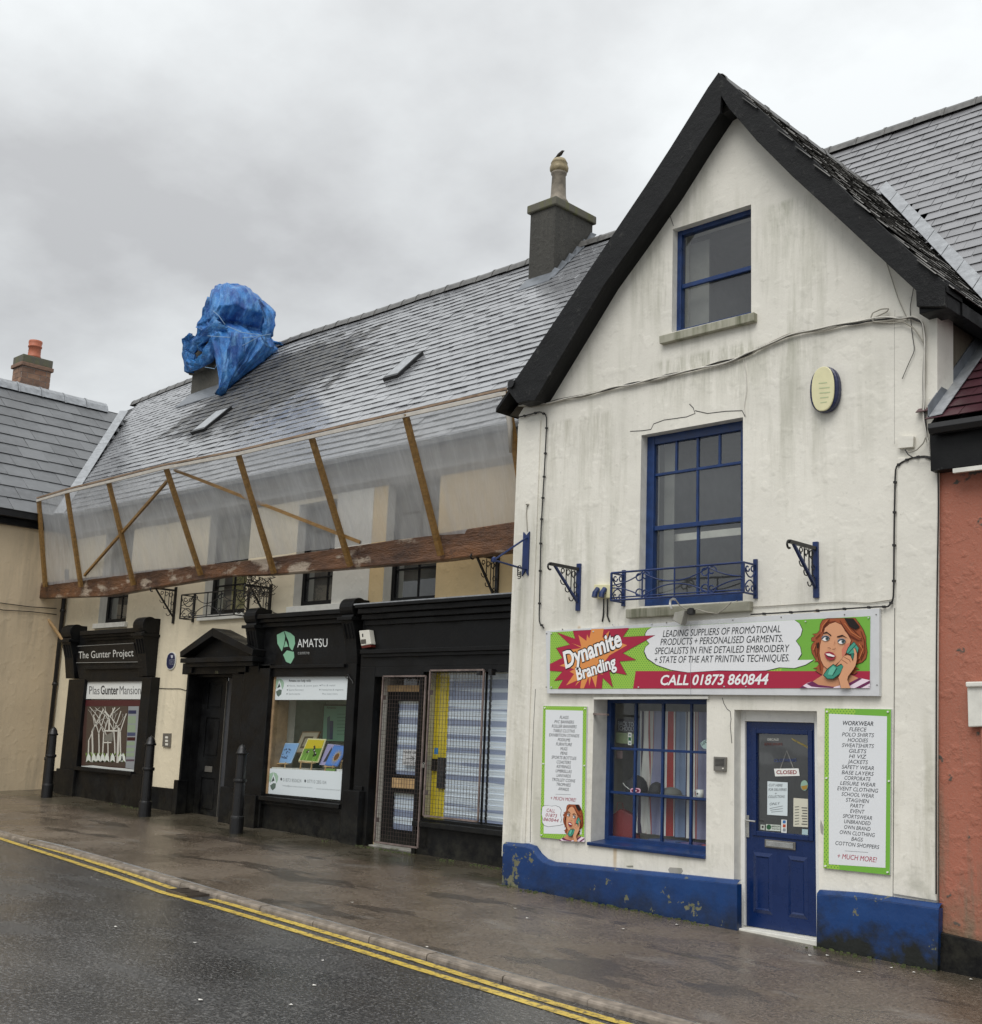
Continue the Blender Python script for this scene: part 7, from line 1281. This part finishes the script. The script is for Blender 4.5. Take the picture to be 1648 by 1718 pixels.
for i in range(len(TT)-1):
    a, c = TT[i].copy(), TT[i+1].copy(); MB().bar(a+V((-.03, -.02, .03)), c+V((.03, -.02, .03)), .03, .035, 'rail_wood', (0, 0, 1)).build('top_rail', SF)
    MB().bar(a+V((-.02, -.03, -.03)), c+V((.02, -.03, -.03)), .025, .05, 'net_wrap', (0, 1, 0)).build('net_hem', SF)
def onnet(q, i0, i1, off=.06):   # point on the netting plane through the posts
    P0, P1, P2 = TT[i0], BB[i0], TT[i1]; n_ = (P1-P0).cross(P2-P0); d = ray(*q); s = n_.dot(P0-V((0, 0, CH)))/n_.dot(d); p = V((0, 0, CH))+d*s; n_.normalize(); n_ = n_ if n_.y > 0 else -n_; return p+n_*off
MB().bar(onnet((278, 806), 3, 2), onnet((137, 966), 1, 2), .05, .04, 'post_wood', (0, 0, 1)).build('brace', SF); MB().bar(onnet((288, 790), 3, 4), onnet((600, 912), 5, 4), .05, .04, 'post_wood', (0, 0, 1)).build('brace', SF)
mb = MB(); mb._m('debris_net'); nu, nv = 26, 20; base = 0
for i in range(len(TT)-1):
    for a in range(nu+1):
        for c in range(nv+1):
            u, v = a/nu, c/nv; t_ = TT[i].lerp(TT[i+1], u); b_ = BB[i].lerp(BB[i+1], u)
            kt = (TT[i].z-4.40)/(TT[i].z-BB[i].z); kt2 = (TT[i+1].z-4.40)/(TT[i+1].z-BB[i+1].z); b_ = TT[i].lerp(BB[i], kt).lerp(TT[i+1].lerp(BB[i+1], kt2), u)
            p = t_.lerp(b_, v); bulge = .07*sin(pi*u)*sin(pi*v)+.05*noise.noise(V((p.x*1.6, p.z*.7, 0)))+.022*noise.noise(V((p.x*6+p.z*2, p.z*1.2, 4))); mb.v.append((p.x, p.y+.045+bulge, p.z))
    for a in range(nu):
        for c in range(nv): k = base+a*(nv+1)+c; mb.f.append([k, k+1, k+nv+2, k+nv+1]); mb.mi.append(0)
    base += (nu+1)*(nv+1)
mb.build('debris_netting', SF, smooth=True, recalc=False)
mb = MB(); q = TT[-1]; mb.tube([q+V((-.05, 0, .04)), q+V((0, .02, -.15)), q+V((.03, .06, -.45)), q+V((.02, .10, -.8))], [.05, .045, .035, .02], 'net_wrap', 8); mb.build('rolled_net_edge', SF, smooth=True)
P = F((100, 1010), YW-.1); MB().bar(V((P.x-.35, FY+.05, 4.12)), V((P.x+.25, YW-.05, 3.3)), .05, .05, 'raw_wood', (1, 0, 0)).build('prop', SF)

# ============================================================ WING HOUSE (left edge)
WH = thing('wing_house', 'buff rendered house with big grey slates turning out at the left edge', 'house', (WX, 8, .3))
wz = weZ-.12; mb = MB(); mb.prism([(WX, 3, -.3), (WX, YW+.2, -.3), (WX, YW+.2, wz), (WX, 3, wz)], (-.35, 0, 0), 'buff_render'); mb.build('wall', WH)
mb = MB(); mb.box(WX-.03, weX+.02, 3, 11.25, weZ-.16, weZ-.02, 'black_iron'); mb.box(WX-.01, WX+.1, 3, YW-.14, weZ-.30, weZ-.165, 'black_paint'); mb.build('eaves_box', WH, bevel=.005)
mb = MB(); mb.prism([V((weX, 3, weZ-.03)), V((weX, 11.3, weZ-.03)), V((JX, JY, JZ-.03)), V((JX, 3, JZ-.03))], (0, 0, -.06), 'black_paint'); mb.prism([V((JX, 3, JZ-.03)), V((JX, JY, JZ-.03)), V((JX-6, JY, JZ-4)), V((JX-6, 3, JZ-4))], (0, 0, -.06), 'black_paint'); WR = mb.build('roof', WH)
vw = V((-1, 0, wS)).normalized(); Lw = sqrt((weX-JX)**2+(JZ-weZ)**2)
slates(WR, V((weX+.03, 3, weZ-.03)), (0, 1, 0), vw, 12.2, Lw-.1, Lw/12.5, .60, lambda P: P.y < 11.3+(wingz(P.x)-EVE.z)/tS-.12, 'slate_wing', 300, th=.012, jit=.004, tile_len=1.35)
ridge_tiles(WR, (JX, 3, JZ+.02), (JX, JY-.1, JZ+.02), .17, .6, 'lead')
for i in range(8):
    xa = JX+(weX-JX)*i/8; xb = JX+(weX-JX)*(i+1)/8+.01; ya = 11.3+(wingz(xa)-EVE.z)/tS; yb = 11.3+(wingz(xb)-EVE.z)/tS; za, zb2 = wingz(xa), wingz(xb)
    MB().prism([V((xa, ya-.16, za+.045)), V((xb, yb-.16, zb2+.045)), V((xb+.10, yb+.02, zb2+.07)), V((xa+.10, ya+.02, za+.07))], (0, 0, .01), 'lead').build('lead_flashing', WR)
cable('cable', 'upper thin wire across the buff wall at the left edge', [], .01, 'cable_black') if 0 else None
t = thing('cable', 'two thin wires running across the buff wall at the left edge', 'cable', (WX, 9, 4))
for pts in ([(-30, 1009), (0, 1011.5), (50, 1018), (95, 1021)], [(-30, 1015), (5, 1023.5), (50, 1026), (95, 1031)]): MB().tube([FX(q, WX+.02) for q in pts], .008, 'cable_black', 5).build('wire', t)
# brick chimney behind the wing ridge
bx1 = JX-.35; Pn = FX((34.6, 640), bx1); Pf = FX((84, 640), bx1); zt_ = FX((34.6, 612), bx1).z; bx0 = F((22, 620), Pn.y).x; bx0 = min(bx0, bx1-.4)
mb = MB(); mb.box(bx0+.01, bx1-.01, Pn.y+.01, Pf.y-.01, JZ-1.2, zt_, 'cornice_render'); BC = mb.build('chimney', WH, label='brick chimney with terracotta pot')
plain('brick', (.25, .135, .085), .7, var=.35); cz = zt_; bh = .085*1.6; brick_me = {}
z_ = zt_-.02; row = 0
plain('brick_b', (.21, .125, .085), .7, var=.3); plain('brick_c', (.29, .17, .11), .7, var=.3)
def mkbrick(x0, x1, y0, y1, z0, z1):
    MB().box(x0, x1, y0, y1, z0, z1, random.choice(('brick', 'brick_b', 'brick_c'))).build('brick', BC)
while z_ > JZ-.25:
    z0 = z_-bh+.012; off = .16 if row % 2 else 0; y_ = Pn.y-.0+(-off)
    while y_ < Pf.y:
        a_, b_ = max(Pn.y, y_), min(Pf.y, y_+.31)
        if b_-a_ > .03: mkbrick(bx1-.012, bx1, a_, b_, z0, z_)
        y_ += .325
    x_ = bx0-off
    while x_ < bx1:
        a_, b_ = max(bx0, x_), min(bx1-.014, x_+.31)
        if b_-a_ > .03: mkbrick(a_, b_, Pn.y, Pn.y+.011, z0, z_)
        x_ += .325
    z_ -= bh; row += 1
mb = MB(); zc_ = FX((34.6, 592), bx1).z; mb.box(bx0-.05, bx1+.05, Pn.y-.05, Pf.y+.05, zt_, zt_+.10, 'brick_b'); mb.box(bx0-.02, bx1+.02, Pn.y-.02, Pf.y+.02, zt_+.10, zc_, 'mossy_cap'); mb.build('chimney_cap', BC, bevel=.015)
pc2 = V(((bx0+bx1)/2+.1, Pn.y+(Pf.y-Pn.y)*.45, zc_)); hh = F((57, 574), pc2.y).z-zc_; MB().lathe(pc2, [(.17, 0), (.17, .04), (.155, .06), (.15, hh*.6), (.17, hh*.62), (.17, hh*.7), (.15, hh*.72), (.17, hh*.9), (.165, hh)], 'terracotta', 18).build('chimney_pot', BC, smooth=True)

# ============================================================ BOLLARDS
def make_bollard(q, htop, label):
    P = GP(q); P.z = gp(P.x, P.y); H_ = F(htop, P.y).z-P.z; t = thing('bollard', label, 'bollard', P, 'black cast iron bollards'); k = H_/1.1
    MB().lathe(P-V((0, 0, .03)), [(.105, 0), (.105, .21*k), (.10, .23*k), (.088, .24*k)], 'black_iron', 20).build('base', t, smooth=False, bevel=.004)
    MB().lathe(P, [(.088, .21*k), (.083, .62*k), (.10, .625*k), (.105, .645*k), (.10, .665*k), (.078, .67*k), (.072, .97*k)], 'black_iron', 20).build('shaft', t)
    MB().lathe(P, [(.085, .965*k), (.095, .975*k), (.095, .99*k), (.08, 1.0*k), (.07, 1.04*k), (.045, 1.075*k), (.02, 1.09*k), (.004, 1.10*k)], 'black_iron', 20).build('cap', t, smooth=True)
make_bollard((78, 1338), (88, 1219), 'black iron bollard at the left, in front of the drainpipe'); make_bollard((242, 1370), (249, 1234), 'black iron bollard at the right corner of the left shopfront'); make_bollard((396, 1398), (406, 1248), 'black iron bollard nearest the camera, in front of the doorway')
bpy.context.view_layer.update()
